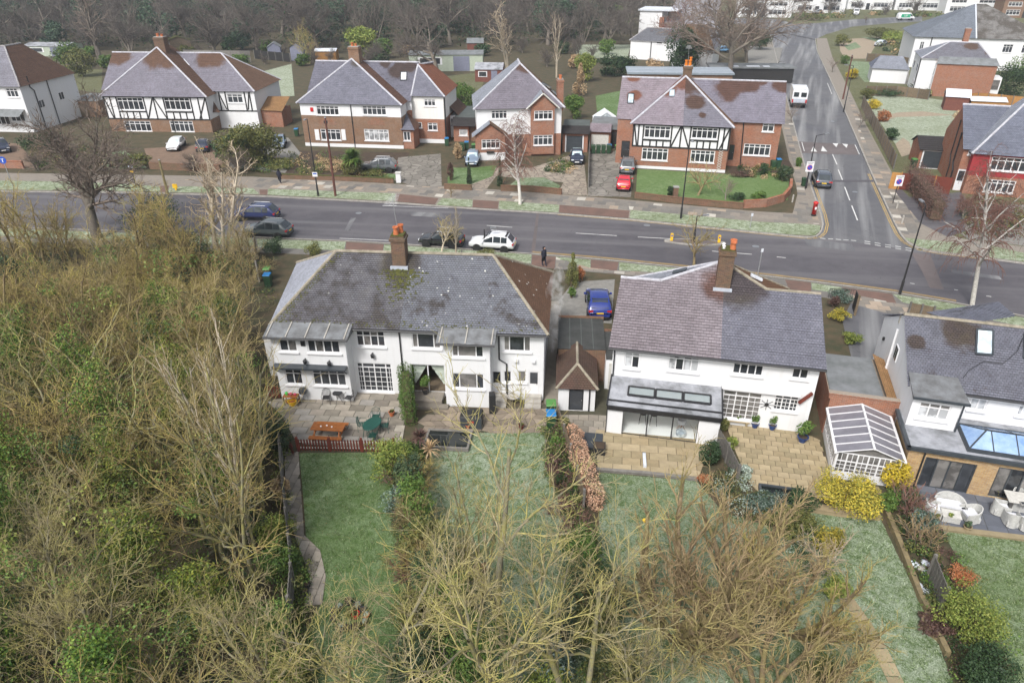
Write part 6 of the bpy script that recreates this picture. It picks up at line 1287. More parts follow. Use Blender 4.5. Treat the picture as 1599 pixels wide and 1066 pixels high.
    if kind == 'suv':
        for sy in (-1,1): MB().tube([(L*.06,sy*hw*.66,Hh+.02),(-L*.3,sy*hw*.66,Hh+.0)],.022,5).build('roof_rail','grey_metal',t)
    return t
for nm,c in (('white',(.72,.73,.75)),('black',(.012,.013,.016)),('grey',(.13,.14,.15)),('green_grey',(.085,.10,.105)),('navy',(.02,.03,.10)),('blue',(.012,.03,.2)),('slate',(.17,.22,.29)),('ink',(.015,.022,.045)),('red',(.55,.012,.03)),('silver',(.35,.37,.40)),('sky',(.12,.27,.45)),('steel',(.06,.07,.09))):
    paint('paint_'+nm,c)
make_car('suv',4.25,1.8,1.57,'paint_white','white crossover car with black roof parked at the near kerb',(733,386),(806,391),roofcol='paint_black')
make_car('suv',4.2,1.78,1.6,'paint_black','black car parked at the near kerb behind the tall bare shrub',(655,381),(726,386))
make_car('suv',4.7,1.85,1.65,'paint_green_grey','dark green-grey estate car parked nearest the thicket',(383,366),(457,370))
make_car('suv',4.6,1.85,1.65,'paint_navy','navy blue car out in the road beside the green-grey one',(366,341),(438,343))
make_car('hatch',4.2,1.85,1.6,'paint_blue','bright blue car with glass roof on the drive between the white pairs',(931,466),(936,500),sunroof=True,z=.015)
make_car('suv',4.65,1.85,1.68,'paint_grey','grey car standing sideways in front of the brick pair',(561,267),(623,267),z=.012)
make_car('hatch',4.2,1.75,1.5,'paint_slate','slate blue car nosing out beside the porch gable',(735,266),(742,243),z=.015,glass='car_glass_frost')
make_car('hatch',3.9,1.72,1.5,'paint_ink','dark blue car in front of the black garage door',(901,262),(900,243),z=.015,glass='car_glass_frost')
make_car('suv',4.5,1.85,1.75,'paint_grey','dark grey off-road car behind the red car on the half-timbered house drive',(983,254),(977,280),z=.015)
make_car('hatch',3.6,1.65,1.5,'paint_red','small red hatchback at the pavement end of the drive',(976,282),(972,305),z=.016)
make_car('hatch',4.3,1.75,1.45,'paint_white','white car on the red block drive of the black and white pair',(265,242),(287,222),z=.014,glass='car_glass_frost')
make_car('hatch',4.1,1.75,1.5,'paint_ink','dark car with its tail to the road beside the white one',(322,224),(315,244),z=.014)
make_car('hatch',4.0,1.75,1.5,'paint_slate','grey-blue car half hidden by the ivy tree',(434,239),(440,218),z=.014)
make_car('suv',4.4,1.8,1.6,'paint_ink','dark blue car at the left edge of the picture',(13,248),(-4,224),z=.012)
make_car('suv',4.5,1.85,1.65,'paint_steel','dark steel-grey car parked at the kerb of the side street',(1277,276),(1286,299))
make_car('hatch',4.2,1.75,1.5,'paint_sky','pale blue car parked under the old oak',(1112,82),(1142,82),z=.01)
make_car('hatch',4.2,1.75,1.5,'paint_silver','silver car on the drive of the house beyond the corner garden',(1364,74),(1384,70),z=.012,glass='car_glass_frost')
make_car('hatch',4.2,1.75,1.5,'paint_silver','silver car in front of the white terrace at the top',(1264,22),(1287,21),z=.008);make_car('suv',4.5,1.8,1.65,'paint_ink','dark car beside the silver one at the top',(1300,24),(1296,12),z=.008)
make_car('van',5.2,2.0,2.3,'paint_white','small white van nose-on before the white terrace',(1340,32),(1332,16),'parked_van',cat='van',z=.008)
v2=make_car('van',5.6,2.0,2.4,'paint_white','white van with a green lettered side panel and roof rack',(1440,32),(1386,32),'parked_van',cat='van',z=.012)
MB().box(-1.9,1.1,1.0,1.03,1.0,2.0).box(-1.9,1.1,-1.03,-1.0,1.0,2.0).build('side_panel','sign_green',v2)
fc_=bpy.data.curves.new('lettering','FONT');fc_.body='LBF';fc_.size=.8;fc_.extrude=.004;fc_.align_x='CENTER'
for sy,rz in ((-1,0),(1,math.pi)):
    lo_=bpy.data.objects.new('lettering',fc_);COL.objects.link(lo_);fc_.materials.clear();fc_.materials.append(MATS['upvc']);lo_.parent=v2;lo_.location=(-.4,sy*1.045,1.25);lo_.rotation_euler=(math.pi/2,0,rz)
MB().bar((1,-.8,2.5),(-2.4,-.8,2.5),.08,.08).bar((1,.8,2.5),(-2.4,.8,2.5),.08,.08).bar((1,.8,2.52),(1,-.8,2.52),.08,.08).bar((-2.4,.8,2.52),(-2.4,-.8,2.52),.08,.08).bar((-.7,.8,2.52),(-.7,-.8,2.52),.06,.06).build('roof_rack','galv',v2)
# refuse lorry in the side street, tail to the camera
pf,pr=Vector(G(1240,150,ZR)),Vector(G(1248,178,ZR));d=(pf-pr).normalized()
lor=thing('refuse_lorry','white lorry with beacon bars on its roof, tail to the camera in the side street','lorry',(*((pf+pr)/2),ZR+.01),math.atan2(d.y,d.x))
MB().box(-3.6,1.6,-1.2,1.2,.75,3.0).build('body','paint_white',lor);MB().box(1.7,3.4,-1.15,1.15,.55,2.7).build('cab','paint_white',lor);MB().box(3.401,3.43,-1.0,1.0,1.5,2.5).build('windscreen','car_glass',lor)
MB().box(-3.66,-3.601,-1.0,-.15,1.9,2.6).build('rear_window','car_glass',lor);MB().box(-3.66,-3.601,.2,1.0,1.9,2.6).build('rear_window','car_glass',lor);MB().box(-3.75,-3.602,-1.15,1.15,.6,.9).build('bumper','plastic_black',lor);MB().box(-3.68,-3.601,-1.1,1.1,1.0,1.6).build('rear_panel','lead',lor)
for x in (-3.2,-2.2,-1.0): MB().box(x,x+.25,-1.1,1.1,3.03,3.2).build('beacon_bar','frost_white',lor)
for sy in (-1,1): MB().box(-3.7,-3.602,sy*.95,sy*1.18,.95,1.5).build('tail_light','lamp_red',lor)
for fx in (2.5,-1.6,-2.7):
    for sy in (-1,1): o=MB().lathe([(.2,-.15),(.48,-.15),(.5,0),(.48,.15),(.2,.15)],16).build('wheel','tyre',lor);o.matrix_local=Matrix.Translation((fx,sy*1.0,.5)) @ Matrix.Rotation(math.pi/2,4,'X')
# ------------------------------------------------------------------ vegetation
def np_mesh(name,verts,faces,mat,smooth=False):
    "verts (N,3), faces (M,k)"
    me=bpy.data.meshes.new(name);N=len(verts);M,k=faces.shape
    me.vertices.add(N);me.vertices.foreach_set('co',verts.astype(np.float32).ravel())
    me.loops.add(M*k);me.loops.foreach_set('vertex_index',faces.astype(np.int32).ravel())
    me.polygons.add(M);me.polygons.foreach_set('loop_start',np.arange(0,M*k,k,dtype=np.int32));me.polygons.foreach_set('loop_total',np.full(M,k,dtype=np.int32))
    if smooth: me.polygons.foreach_set('use_smooth',np.ones(M,dtype=bool))
    me.materials.append(MATS[mat] if isinstance(mat,str) else mat);me.update(calc_edges=True);return me
def tubes(chains,nside):
    "chains: list of (points (K,3), radii (K,)) with one K; returns verts and quad faces"
    P=np.array([c[0] for c in chains]);R=np.array([c[1] for c in chains]);B,K,_=P.shape
    T=np.empty_like(P);T[:,1:-1]=P[:,2:]-P[:,:-2];T[:,0]=P[:,1]-P[:,0];T[:,-1]=P[:,-1]-P[:,-2]
    T /= np.linalg.norm(T,axis=2,keepdims=True)+1e-9
    ref=np.where(np.abs(T[:,:1,2:3]) > .8,np.array([[[1.,0,0]]]),np.array([[[0,0,1.]]]));ref=np.broadcast_to(ref,T.shape)
    X=np.cross(T,ref);X /= np.linalg.norm(X,axis=2,keepdims=True)+1e-9;Y=np.cross(T,X)
    a=np.arange(nside)*2*np.pi/nside
    V=P[:,:,None]+R[:,:,None,None]*(X[:,:,None]*np.cos(a)[None,None,:,None]+Y[:,:,None]*np.sin(a)[None,None,:,None])
    idx=np.arange(B*K*nside).reshape(B,K,nside);A=idx[:,:-1];Bn=idx[:,1:]
    F=np.stack([A,np.roll(A,-1,2),np.roll(Bn,-1,2),Bn],-1).reshape(-1,4)
    return V.reshape(-1,3),F
def build_chains(levels,sides,name,mat):
    vs,fs,off=[],[],0
    for ch,n in zip(levels,sides):
        by={}
        for c in ch: by.setdefault(len(c[0]),[]).append(c)
        for k,cc in by.items(): v,f=tubes(cc,n);vs.append(v);fs.append(f+off);off += len(v)
    return np_mesh(name,np.concatenate(vs),np.concatenate(fs),mat,True)
def grow(seed,style):
    """a leafless tree as chains per level. style: h height, r trunk radius, stems, lean, levels = [(count, length share, angle, up-pull, wiggle, K, start)], rt tip radius, rl"""
    rng=random.Random(seed);out=[[] for _ in range(len(style['levels'])+1)]
    def branch(lv,p,d,L,r0,r1,K,wig,up):
        pts=[p];d=np.array(d,float);step=L/(K-1)
        for i in range(K-1):
            d=d+np.array([rng.gauss(0,wig),rng.gauss(0,wig),rng.gauss(0,wig*.6)+up]);d /= np.linalg.norm(d)+1e-9
            pts.append(pts[-1]+d*step)
        pts=np.array(pts);rad=np.linspace(r0,r1,K);out[lv].append((pts,rad));return pts,rad
    def kid(lv,pts,rad,L):
        if lv > len(style['levels']): return
        cnt,ls,ang,up,wig,K,st=style['levels'][lv-1];n=max(1,int(round(cnt*rng.uniform(.75,1.25))));ph=rng.random()*6.28
        for i in range(n):
            t=st+(1-st)*((i+rng.random()*.8)/n);t=min(t,.985);k=t*(len(pts)-1);a=int(k);f=k-a;b=min(a+1,len(pts)-1)
            p=pts[a]*(1-f)+pts[b]*f;d=pts[b]-pts[a] if b > a else pts[a]-pts[a-1];d=d/(np.linalg.norm(d)+1e-9)
            ph += 2.4+rng.uniform(-.5,.5);ref=np.array([0,0,1.]) if abs(d[2]) < .9 else np.array([1.,0,0]);x=np.cross(d,ref);x /= np.linalg.norm(x);y=np.cross(d,x)
            A=ang*rng.uniform(.7,1.25);nd=d*math.cos(A)+(x*math.cos(ph)+y*math.sin(ph))*math.sin(A)
            l=L*ls*rng.uniform(.65,1.2)*(1-.45*t if lv == 1 and style.get('taper',1) else 1);r=(rad[a]*(1-f)+rad[b]*f)*rng.uniform(.5,.75);r=max(r,style['rt'])
            q,rr=branch(lv,p,nd,l,r,max(style['rt'],r*.3) if lv < len(style['levels']) else style['rt']*.6,K,wig,up);kid(lv+1,q,rr,l)
    for s in range(style['stems']):
        a=rng.random()*6.28;ln=style['lean']*rng.uniform(.5,1.2) if style['stems'] > 1 else style['lean']*rng.random()
        L=style['h']*rng.uniform(.8,1.05);p0=np.array([math.cos(a)*.25*(style['stems'] > 1),math.sin(a)*.25*(style['stems'] > 1),-.1])
        pts,rad=branch(0,p0,(math.cos(a)*ln,math.sin(a)*ln,1),L*style.get('tl',.8),style['r']*rng.uniform(.8,1.1),style['r']*.35,8,style.get('tw',.07),.03);kid(1,pts,rad,L)
    return out
ST={
 'oak':     dict(h=11,r=.36,stems=1,lean=.1,tl=.5,tw=.08,rt=.016,levels=[(9,.62,1.0,.05,.16,7,.35),(8,.5,.75,.03,.2,6,.2),(7,.5,.7,.02,.22,5,.15),(6,.48,.7,.02,.2,3,.1)]),
 'thicket': dict(h=9.5,r=.13,stems=4,lean=.35,tl=.75,tw=.08,rt=.011,levels=[(8,.36,.65,.08,.16,6,.2),(6,.52,.65,.06,.22,5,.1),(6,.48,.65,.04,.22,3,.1)]),
 'bushy':   dict(h=8,r=.2,stems=2,lean=.3,tl=.5,tw=.1,rt=.013,levels=[(10,.5,.9,.04,.2,6,.15),(9,.45,.8,.02,.24,5,.1),(9,.4,.75,.0,.24,3,.1)]),
 'whip':    dict(h=11,r=.11,stems=3,lean=.12,tl=.95,tw=.06,rt=.010,levels=[(11,.28,.5,.12,.12,6,.25),(4,.5,.5,.1,.16,4,.15),(4,.45,.5,.06,.18,3,.1)]),
 'birch':   dict(h=10,r=.17,stems=1,lean=.06,tl=.9,tw=.05,rt=.010,levels=[(18,.36,.75,.03,.12,6,.3),(8,.55,.7,-.26,.12,6,.2),(8,.6,.6,-.4,.09,5,.1)]),
 'dead':    dict(h=11,r=.22,stems=2,lean=.16,tl=.85,tw=.07,rt=.025,levels=[(11,.28,.8,.1,.22,6,.25),(5,.5,.7,.06,.25,4,.2),(3,.5,.7,.03,.25,3,.3)]),
 'spray':   dict(h=7,r=.17,stems=9,lean=.9,tl=.8,tw=.09,rt=.008,levels=[(9,.38,.5,.08,.14,6,.2),(6,.5,.55,.06,.2,4,.15),(5,.48,.55,.05,.2,3,.15)]),
 'lichen':  dict(h=11,r=.15,stems=2,lean=.25,tl=.7,tw=.09,rt=.0072,levels=[(8,.45,.75,.1,.15,8,.25),(7,.5,.7,.06,.18,7,.2),(6,.5,.7,.05,.2,5,.15),(2,.5,.65,.03,.18,3,.2)]),
 'gnarl':   dict(h=10,r=.19,stems=2,lean=.4,tl=.55,tw=.12,rt=.008,levels=[(7,.62,.85,.06,.18,8,.25),(6,.5,.75,.05,.2,6,.2),(7,.45,.75,.04,.2,4,.15)]),
 'small':   dict(h=4,r=.1,stems=1,lean=.15,tl=.4,tw=.12,rt=.012,levels=[(8,.6,.8,.06,.18,5,.4),(6,.5,.75,.04,.2,4,.2),(6,.45,.7,.03,.2,3,.1)]),
 'shrub':   dict(h=1.6,r=.03,stems=14,lean=.6,tl=.9,tw=.12,rt=.009,levels=[(7,.4,.6,.05,.2,4,.2),(6,.45,.6,.03,.2,3,.1)]),
}
bark_mat('bark_brown',(.24,.185,.11),(.15,.11,.07),(.25,.23,.07),.5);bark_mat('twig_brown',(.37,.272,.135),(.22,.162,.082),(.36,.34,.07),.6)
bark_mat('bark_lichen',(.25,.235,.165),(.165,.15,.105),(.34,.32,.08),.6,sc=2.2);bark_mat('twig_lichen',(.35,.30,.18),(.21,.175,.11),(.44,.41,.08),.5,sc=1.0)
bark_mat('bark_grey',(.19,.165,.14),(.13,.11,.095),(.16,.16,.11),.3);bark_mat('twig_grey',(.24,.19,.155),(.18,.145,.12));bark_mat('bark_pale',(.52,.45,.34),(.38,.31,.23),(.5,.47,.40),.5);bark_mat('twig_pale',(.50,.41,.29),(.38,.30,.22))
bark_mat('bark_birch',(.68,.66,.62),(.5,.47,.42),(.1,.09,.08),.25,sc=6);bark_mat('twig_birch',(.21,.115,.09),(.16,.085,.07));bark_mat('twig_red',(.36,.265,.15),(.24,.18,.105));bark_mat('twig_tan',(.40,.315,.17),(.26,.20,.11),(.36,.34,.1),.4);bark_mat('bark_far',(.23,.2,.165),(.15,.13,.11));bark_mat('twig_far',(.17,.145,.125),(.105,.092,.082))
PROTO={}
def tree_meshes(style,seed,bark,twig,ntrunk=2):
    key=(style,seed,bark,twig)
    if key not in PROTO:
        ch=grow(seed,ST[style]);sides=[8,6,4,3,3][:len(ch)]
        PROTO[key]=(build_chains(ch[:ntrunk],sides[:ntrunk],'trunk',bark),build_chains(ch[ntrunk:],sides[ntrunk:],'crown',twig))
    return PROTO[key]
def tree(style,seed,loc,label,scale=1.,rz=0.,bark='bark_brown',twig='twig_brown',name='bare_tree',group=None,tilt=(0,0),cat='tree',ntrunk=2,sz=None):
    a,b=tree_meshes(style,seed,bark,twig,ntrunk)
    t=thing(name,label,cat,loc,rz,group);t.scale=(scale,scale,sz or scale);t.rotation_euler=(tilt[0],tilt[1],rz)
    obj('trunk' if cat == 'tree' else 'stem',a,t);obj('crown' if cat == 'tree' else 'twig',b,t);return t
# ---- leaves
for nm,a,b,c in (('leaf_dark',(.02,.045,.018),(.035,.07,.025),(.05,.09,.03)),('leaf_mid',(.05,.11,.02),(.09,.16,.03),(.15,.21,.045)),('leaf_olive',(.07,.085,.025),(.12,.13,.035),(.19,.18,.05)),('leaf_lime',(.12,.18,.03),(.2,.25,.05),(.30,.32,.07)),
                    ('leaf_gold',(.30,.25,.02),(.5,.38,.03),(.62,.46,.05)),('leaf_yellow',(.16,.18,.03),(.36,.30,.04),(.52,.40,.05)),('leaf_blue',(.05,.09,.065),(.09,.14,.10),(.26,.32,.28)),('leaf_conifer',(.025,.05,.028),(.045,.08,.035),(.10,.12,.05)),
                    ('leaf_rust',(.30,.10,.035),(.40,.15,.06),(.46,.22,.11)),('leaf_tan',(.30,.2,.1),(.42,.29,.16),(.5,.38,.24)),('leaf_purple',(.08,.045,.04),(.12,.065,.05),(.17,.10,.08)),('leaf_pink',(.42,.24,.15),(.52,.31,.20),(.60,.42,.30)),('leaf_frost',(.2,.26,.2),(.32,.38,.32),(.45,.5,.45))):
    leaf_mat(nm,a,b,c)
def leaf_cloud(rng,n,centers,radii,size,flat=.0,shell=.6,squash=(1,1,1)):
    k=rng.integers(0,len(centers),n);d=rng.normal(size=(n,3));d /= np.linalg.norm(d,axis=1,keepdims=True)
    rr=radii[k]*(shell+(1-shell)*rng.random(n)**.5)*(1+rng.normal(0,.08,n));P=centers[k]+d*rr[:,None]*np.array(squash)
    nrm=d*.7+rng.normal(0,.55,(n,3));nrm[:,2] += .35;nrm /= np.linalg.norm(nrm,axis=1,keepdims=True)
    t=np.cross(nrm,rng.normal(size=(n,3)));t /= np.linalg.norm(t,axis=1,keepdims=True)+1e-9;b=np.cross(nrm,t)
    s=size*rng.uniform(.6,1.3,n)[:,None];t=t*s;b=b*s*.62
    V=np.stack([P-t,P-b*.9+t*.1,P+t,P+b*.9+t*.1],1).reshape(-1,3);F=np.arange(n*4).reshape(n,4);return V,F
def bush_mesh(seed,rx,ry,rz_,n,size,mat,lumps=14,lump=.42,cone=False,key=None):
    k=('bush',seed,rx,ry,rz_,n,size,mat,lumps,cone)
    if k in PROTO: return PROTO[k]
    rng=np.random.default_rng(seed);c=rng.normal(size=(lumps,3));c /= np.linalg.norm(c,axis=1,keepdims=True);c *= rng.uniform(.35,.75,(lumps,1))
    if cone:
        z=rng.random(lumps)**1.1*1.9-.95;a=rng.random(lumps)*6.28;w=np.clip((1-(z+1)/2)*.9,.06,.75);c=np.stack([np.cos(a)*w*.75,np.sin(a)*w*.75,z],1);rad=np.clip(w*.75,.14,lump)
    else: rad=rng.uniform(.7,1.15,lumps)*lump
    V,F=leaf_cloud(rng,n,c,rad,1.,shell=.55)
    # sizes are set in metres after scaling the cloud
    C=V.reshape(-1,4,3).mean(1,keepdims=True);D=(V.reshape(-1,4,3)-C)*size;sc=np.array([rx,ry,rz_])
    V=(C*sc+D).reshape(-1,3);V[:,2] += rz_;V[:,2]=np.maximum(V[:,2],.01)
    PROTO[k]=np_mesh('foliage',V,F,mat);return PROTO[k]
leaf_mat('leaf_ivy',(.03,.08,.012),(.085,.17,.022),(.2,.28,.04));leaf_mat('leaf_ivy2',(.045,.08,.012),(.12,.17,.025),(.27,.28,.04));leaf_mat('leaf_teal',(.03,.06,.035),(.05,.09,.05),(.085,.125,.07))
plain('stem_brown',(.12,.085,.055),(.08,.06,.04),6,.9,.4)
def bush(loc,rx,ry,hz,mat,label,seed=1,n=1500,size=.085,name='shrub',cat='shrub',rz=0.,group=None,cone=False,lumps=14,lump=.42,z=0.,stem=True):
    t=thing(name,label,cat,(loc[0],loc[1],z),rz,group);me=bush_mesh(seed,rx,ry,hz/2,int(n*1.75),size*.67,mat,lumps+8,lump*.85,cone);obj('foliage',me,t)
    if stem:
        s=MB();rnd=random.Random(seed)
        for k in range(3): s.tube([(rnd.uniform(-.1,.1),rnd.uniform(-.1,.1),-.05),(rnd.uniform(-.35,.35)*rx,rnd.uniform(-.35,.35)*ry,hz*.55)],[.05,.025],5)
        s.build('stem','stem_brown',t)
    return t
def bush_px(px,w_px,h_m,mat,label,depth=1.,**k):
    "a shrub whose foot is at pixel px, w_px wide in the photo"
    x,y=G(*px);d=math.hypot(x,y);mpp=math.sqrt(d*d+H*H)/FPX*1.0;rx=w_px*mpp/2
    return bush((x,y),rx,rx*depth,h_m,mat,label,**k)
def hedge(name,pts,wd,ht,mat,label,n=2500,size=.08,seed=1,cat='hedge',core=None):
    t=thing(name,label,cat,(*pts[0],0));rng=np.random.default_rng(seed);L=polyline([(p[0]-pts[0][0],p[1]-pts[0][1]) for p in pts],.5);C=[]
    for p in L:
        for zz in np.arange(wd*.4,ht,wd*.55): C.append((p.x+rng.normal(0,.05),p.y+rng.normal(0,.05),zz+rng.normal(0,.05)))
    C=np.array(C);V,F=leaf_cloud(rng,n,C,rng.uniform(.75,1.2,len(C))*wd*.5,size,shell=.75);V[:,2]=np.maximum(V[:,2],.01);obj('foliage',np_mesh('foliage',V,F,mat),t)
    s=MB()
    for a,b in zip(L,L[1:]): s.bar((a.x,a.y,ht*.45),(b.x,b.y,ht*.45),wd*.5,ht*.8)
    s.build('stem',core or 'stem_brown',t);return t
rnd=random.Random(11)
# ---- the thicket left of the white pair: many bare trees over ivy and bramble
TL=[(-60,62),(-50,62),(-43,63),(-30,61),(-22.5,60),(-19.5,52),(-17.5,44),(-15.8,37),(-13.6,32),(-12.6,26),(-11.2,20),(-10,13),(-10,5),(-26,5),(-45,25)]
kinds=[('thicket',1,'bark_brown','twig_brown'),('thicket',2,'bark_brown','twig_tan'),('bushy',3,'bark_brown','twig_brown'),('gnarl',4,'bark_lichen','twig_brown'),('gnarl',5,'bark_lichen','twig_lichen'),('lichen',6,'bark_lichen','twig_lichen')]
IVY=[(-19.5,17,6.5),(-15.5,20.5,6),(-22,21.5,7),(-17.5,24.5,7),(-13.8,25.5,5),(-25,26.5,8),(-20.5,28.5,7.5),(-29,31,8),(-24,33,7),(-19,33.5,6.5),(-14,15,6),(-33,36.5,7),(-27.5,39,6),(-22.5,38.5,5.5),(-18.5,12.5,7),(-12.5,19,4.5),(-31,43,5.5),(-36,42,5),(-25,45,4.5),(-20,43,4.5),(-23,25,7.5),(-16.5,29,7),(-28,35,7.5)]
cnt=0;y=9.
GT='bare trees massed in the thicket'
while y < 61:
    x=-62+rnd.random()*2
    while x < -9:
        p=(x+rnd.uniform(-1.1,1.1),y+rnd.uniform(-1.1,1.1))
        if inside(p,TL) and p[0] > -1.0*p[1]*.86-8 and all((p[0]-q[0])**2+(p[1]-q[1])**2 > 3.2 for q in IVY):
            hmax=25-(.405 if p[0] < -33 or p[0] > -24 else .37)*p[1];hh=max(2.8,min(hmax,11.5 if p[1] > 24 else 9.5))*rnd.uniform(.78,1.02)
            near_=p[1] < 26
            if (near_ and rnd.random() < .35) or (not near_ and p[1] < 36 and rnd.random() < .2): x += 3.1;continue
            k=rnd.choice([3,4,5,5,4]) if near_ else rnd.choice([0,1,2,3,0,2,1]) if p[1] > 36 else rnd.choice([3,2,3,4,4,0])
            st,sd,bk,tw=kinds[k];sc=hh/ST[st]['h']
            form=['upright many-stemmed brown tree','upright many-stemmed tan tree','round bushy brown-twigged tree','crooked tree with grey limbs and brown twigs','crooked yellow-lichened tree','tall open yellow-lichened tree'][k]
            zone='low in the thicket at the bottom left' if near_ else 'in the middle of the thicket' if p[1] < 36 else 'in the thicket level with the white pair' if p[1] < 47 else 'in the thicket near the main road'
            lab=form+' '+zone
            tree(st,sd,(*p,0),lab,max(sc,.34),rnd.random()*6.28,bk,tw,group=GT+': '+lab,sz=sc);cnt += 1
        x += 3.1
    y += 3.0
# ivy, bramble and leaf masses under them, nobody could count the leaves
rng=np.random.default_rng(5)
def undergrowth(name,poly,n_l,rad,zmax,size,mats,per):
    x0,x1=min(p[0] for p in poly),max(p[0] for p in poly);y0,y1=min(p[1] for p in poly),max(p[1] for p in poly)
    for m,share in mats:
        C=[]
        while len(C) < n_l*share:
            p=(rng.uniform(x0,x1),rng.uniform(y0,y1))
            if inside(p,poly): C.append((*p,abs(rng.normal(0,zmax*.45))))
        C=np.array(C);V,F=leaf_cloud(rng,int(per*n_l*share),C,rng.uniform(.5,1.2,len(C))*rad,size,squash=(1,1,.8));V[:,2]=np.maximum(V[:,2],.02)
        o=obj(name,np_mesh(name,V,F,m));tag(o,kind='stuff')
undergrowth('undergrowth',[p for p in TL if p[1] < 64],620,1.0,3.6,.075,(('leaf_dark',.5),('leaf_olive',.25),('leaf_mid',.25)),110)
undergrowth('undergrowth',[(-27,8),(-10.5,8),(-11.5,22),(-14,34),(-20,42),(-33,42)],520,.85,7.5,.06,(('leaf_mid',.4),('leaf_lime',.3),('leaf_olive',.15),('leaf_dark',.15)),165)
# trees wrapped in ivy standing among them
for i,(x_,y_,h_) in enumerate(IVY):
    t=bush((x_,y_),1.75,1.6,h_,['leaf_ivy','leaf_ivy2'][i % 2],'bushy green ivy-clad tree showing through the bare thicket',seed=90+i % 3,n=4200,size=.095,name='ivy_clad_tree',cat='tree',group='ivy-clad trees in the thicket',rz=i*1.3,lumps=18,lump=.45)
    a_,b_=tree_meshes('gnarl',5,'bark_lichen','twig_lichen');sc=h_*1.12/10
    for nm_,me_ in (('trunk',a_),('crown',b_)): o=obj(nm_,me_,t);o.scale=(sc,sc,sc);o.rotation_euler=(0,0,i*2.1)
# upright saplings along the garden fence
for i,(px,py,hh) in enumerate(((406,905,9.5),(396,850,10),(408,815,9.5),(384,780,10),(394,745,9),(376,715,9),(368,830,10),(346,770,9),(356,690,8))):
    tree('whip',20+i % 2,(*G(px,py),0),'tall slender sapling in the row along the garden fence',hh/11.,rnd.random()*6,'bark_pale' if i % 2 else 'bark_lichen','twig_tan','sapling','saplings along the fence')
tree('oak',31,(*G(152,372),0),'old leafless tree with thick dark trunk at the left roadside',1.45,1.1,'bark_grey','twig_grey')
tree('dead',32,(*G(338,402),0),'pale bleached tree with cut twisting limbs at the roadside',1.0,.5,'bark_pale','twig_pale');tree('dead',33,(*G(352,400),0),'second pale bleached stem leaning right beside the twisted one',.95,2.5,'bark_pale','twig_pale',tilt=(0,.1))
for i,(px,hh,lab) in enumerate((((25,425),8.5,'fine-twigged tree screening the road at the left edge'),((75,430),9,'second fine-twigged tree screening the road near the left edge'),((112,418),8,'fine-twigged tree just left of the old roadside tree'),((222,425),9,'fine-twigged tree right of the old roadside tree'),((268,432),8.5,'fine-twigged tree left of the bleached one'),((312,440),9,'fine-twigged tree before the bleached one'),((385,430),6.5,'fine-twigged tree at the corner of the white pair'))):
    tree('thicket',1+i % 2,(*G(*px),0),lab,hh/9.5,i*1.7,'bark_brown','twig_brown' if i % 2 else 'twig_tan')
tree('thicket',1,(*G(205,470),0),'broad fan-shaped brown tree in the middle of the thicket',.85,2.,'bark_lichen','twig_tan')
bush_px((250,376),100,5,'leaf_dark','dark evergreen bush between road and thicket',n=2600,size=.13,seed=4);bush_px((290,420),80,4,'leaf_dark','dark holly bush under the bleached tree',n=2600,size=.13,seed=5);bush_px((20,470),60,4,'leaf_dark','dark green bush at the left edge beyond the thicket',n=2000,size=.13,seed=6)
# ---- the trees in the near gardens
tree('lichen',41,(*G(800,1110),0),'large yellow-lichened tree in the middle foreground',1.28,1.2,'bark_lichen','twig_lichen',tilt=(0,-.06))
tree('lichen',42,(*G(905,1120),0),'lichened tree right of the middle foreground trunk',1.0,3.0,'bark_lichen','twig_lichen',tilt=(0,.04));tree('lichen',41,(*G(590,1125),0),'thin lichened tree over the bottom of the left lawn',.8,.3,'bark_lichen','twig_lichen')
tree('lichen',42,(*G(150,1100),0),'grey-stemmed lichened tree at the bottom left',.92,2.2,'bark_lichen','twig_lichen');tree('lichen',6,(*G(440,1090),0),'lichened tree at the bottom edge beside the garden path',.72,4.2,'bark_lichen','twig_lichen')
tree('spray',45,(*G(1050,985),0),'wide many-stemmed brown tree spraying outward over the right lawn',1.12,.7,'bark_brown','twig_tan');tree('spray',46,(*G(1150,960),0),'dense reddish-brown tree right of the spraying one',1.0,2.7,'bark_brown','twig_red')
tree('gnarl',4,(*G(700,1010),0),'crooked lichened tree leaning over the middle border',.7,2.0,'bark_lichen','twig_lichen');tree('spray',46,(*G(1235,985),0),'dense brown tree at the edge of the sandy path',.75,4.4,'bark_brown','twig_brown')
tree('spray',45,(*G(1190,1100),0),'brown twiggy tree at the bottom edge right of centre',.85,1.7,'bark_brown','twig_tan');tree('thicket',1,(*G(1010,1120),0),'olive twiggy tree at the bottom edge of the right lawn',.7,1.7,'bark_lichen','twig_lichen');tree('small',49,(*G(1275,900),0),'small pale leafless tree at the edge of the right lawn',1.0,.7,'bark_pale','twig_pale');tree('whip',20,(*G(745,960),0),'upright twiggy tree between the two left lawns',.8,.7,'bark_lichen','twig_lichen')
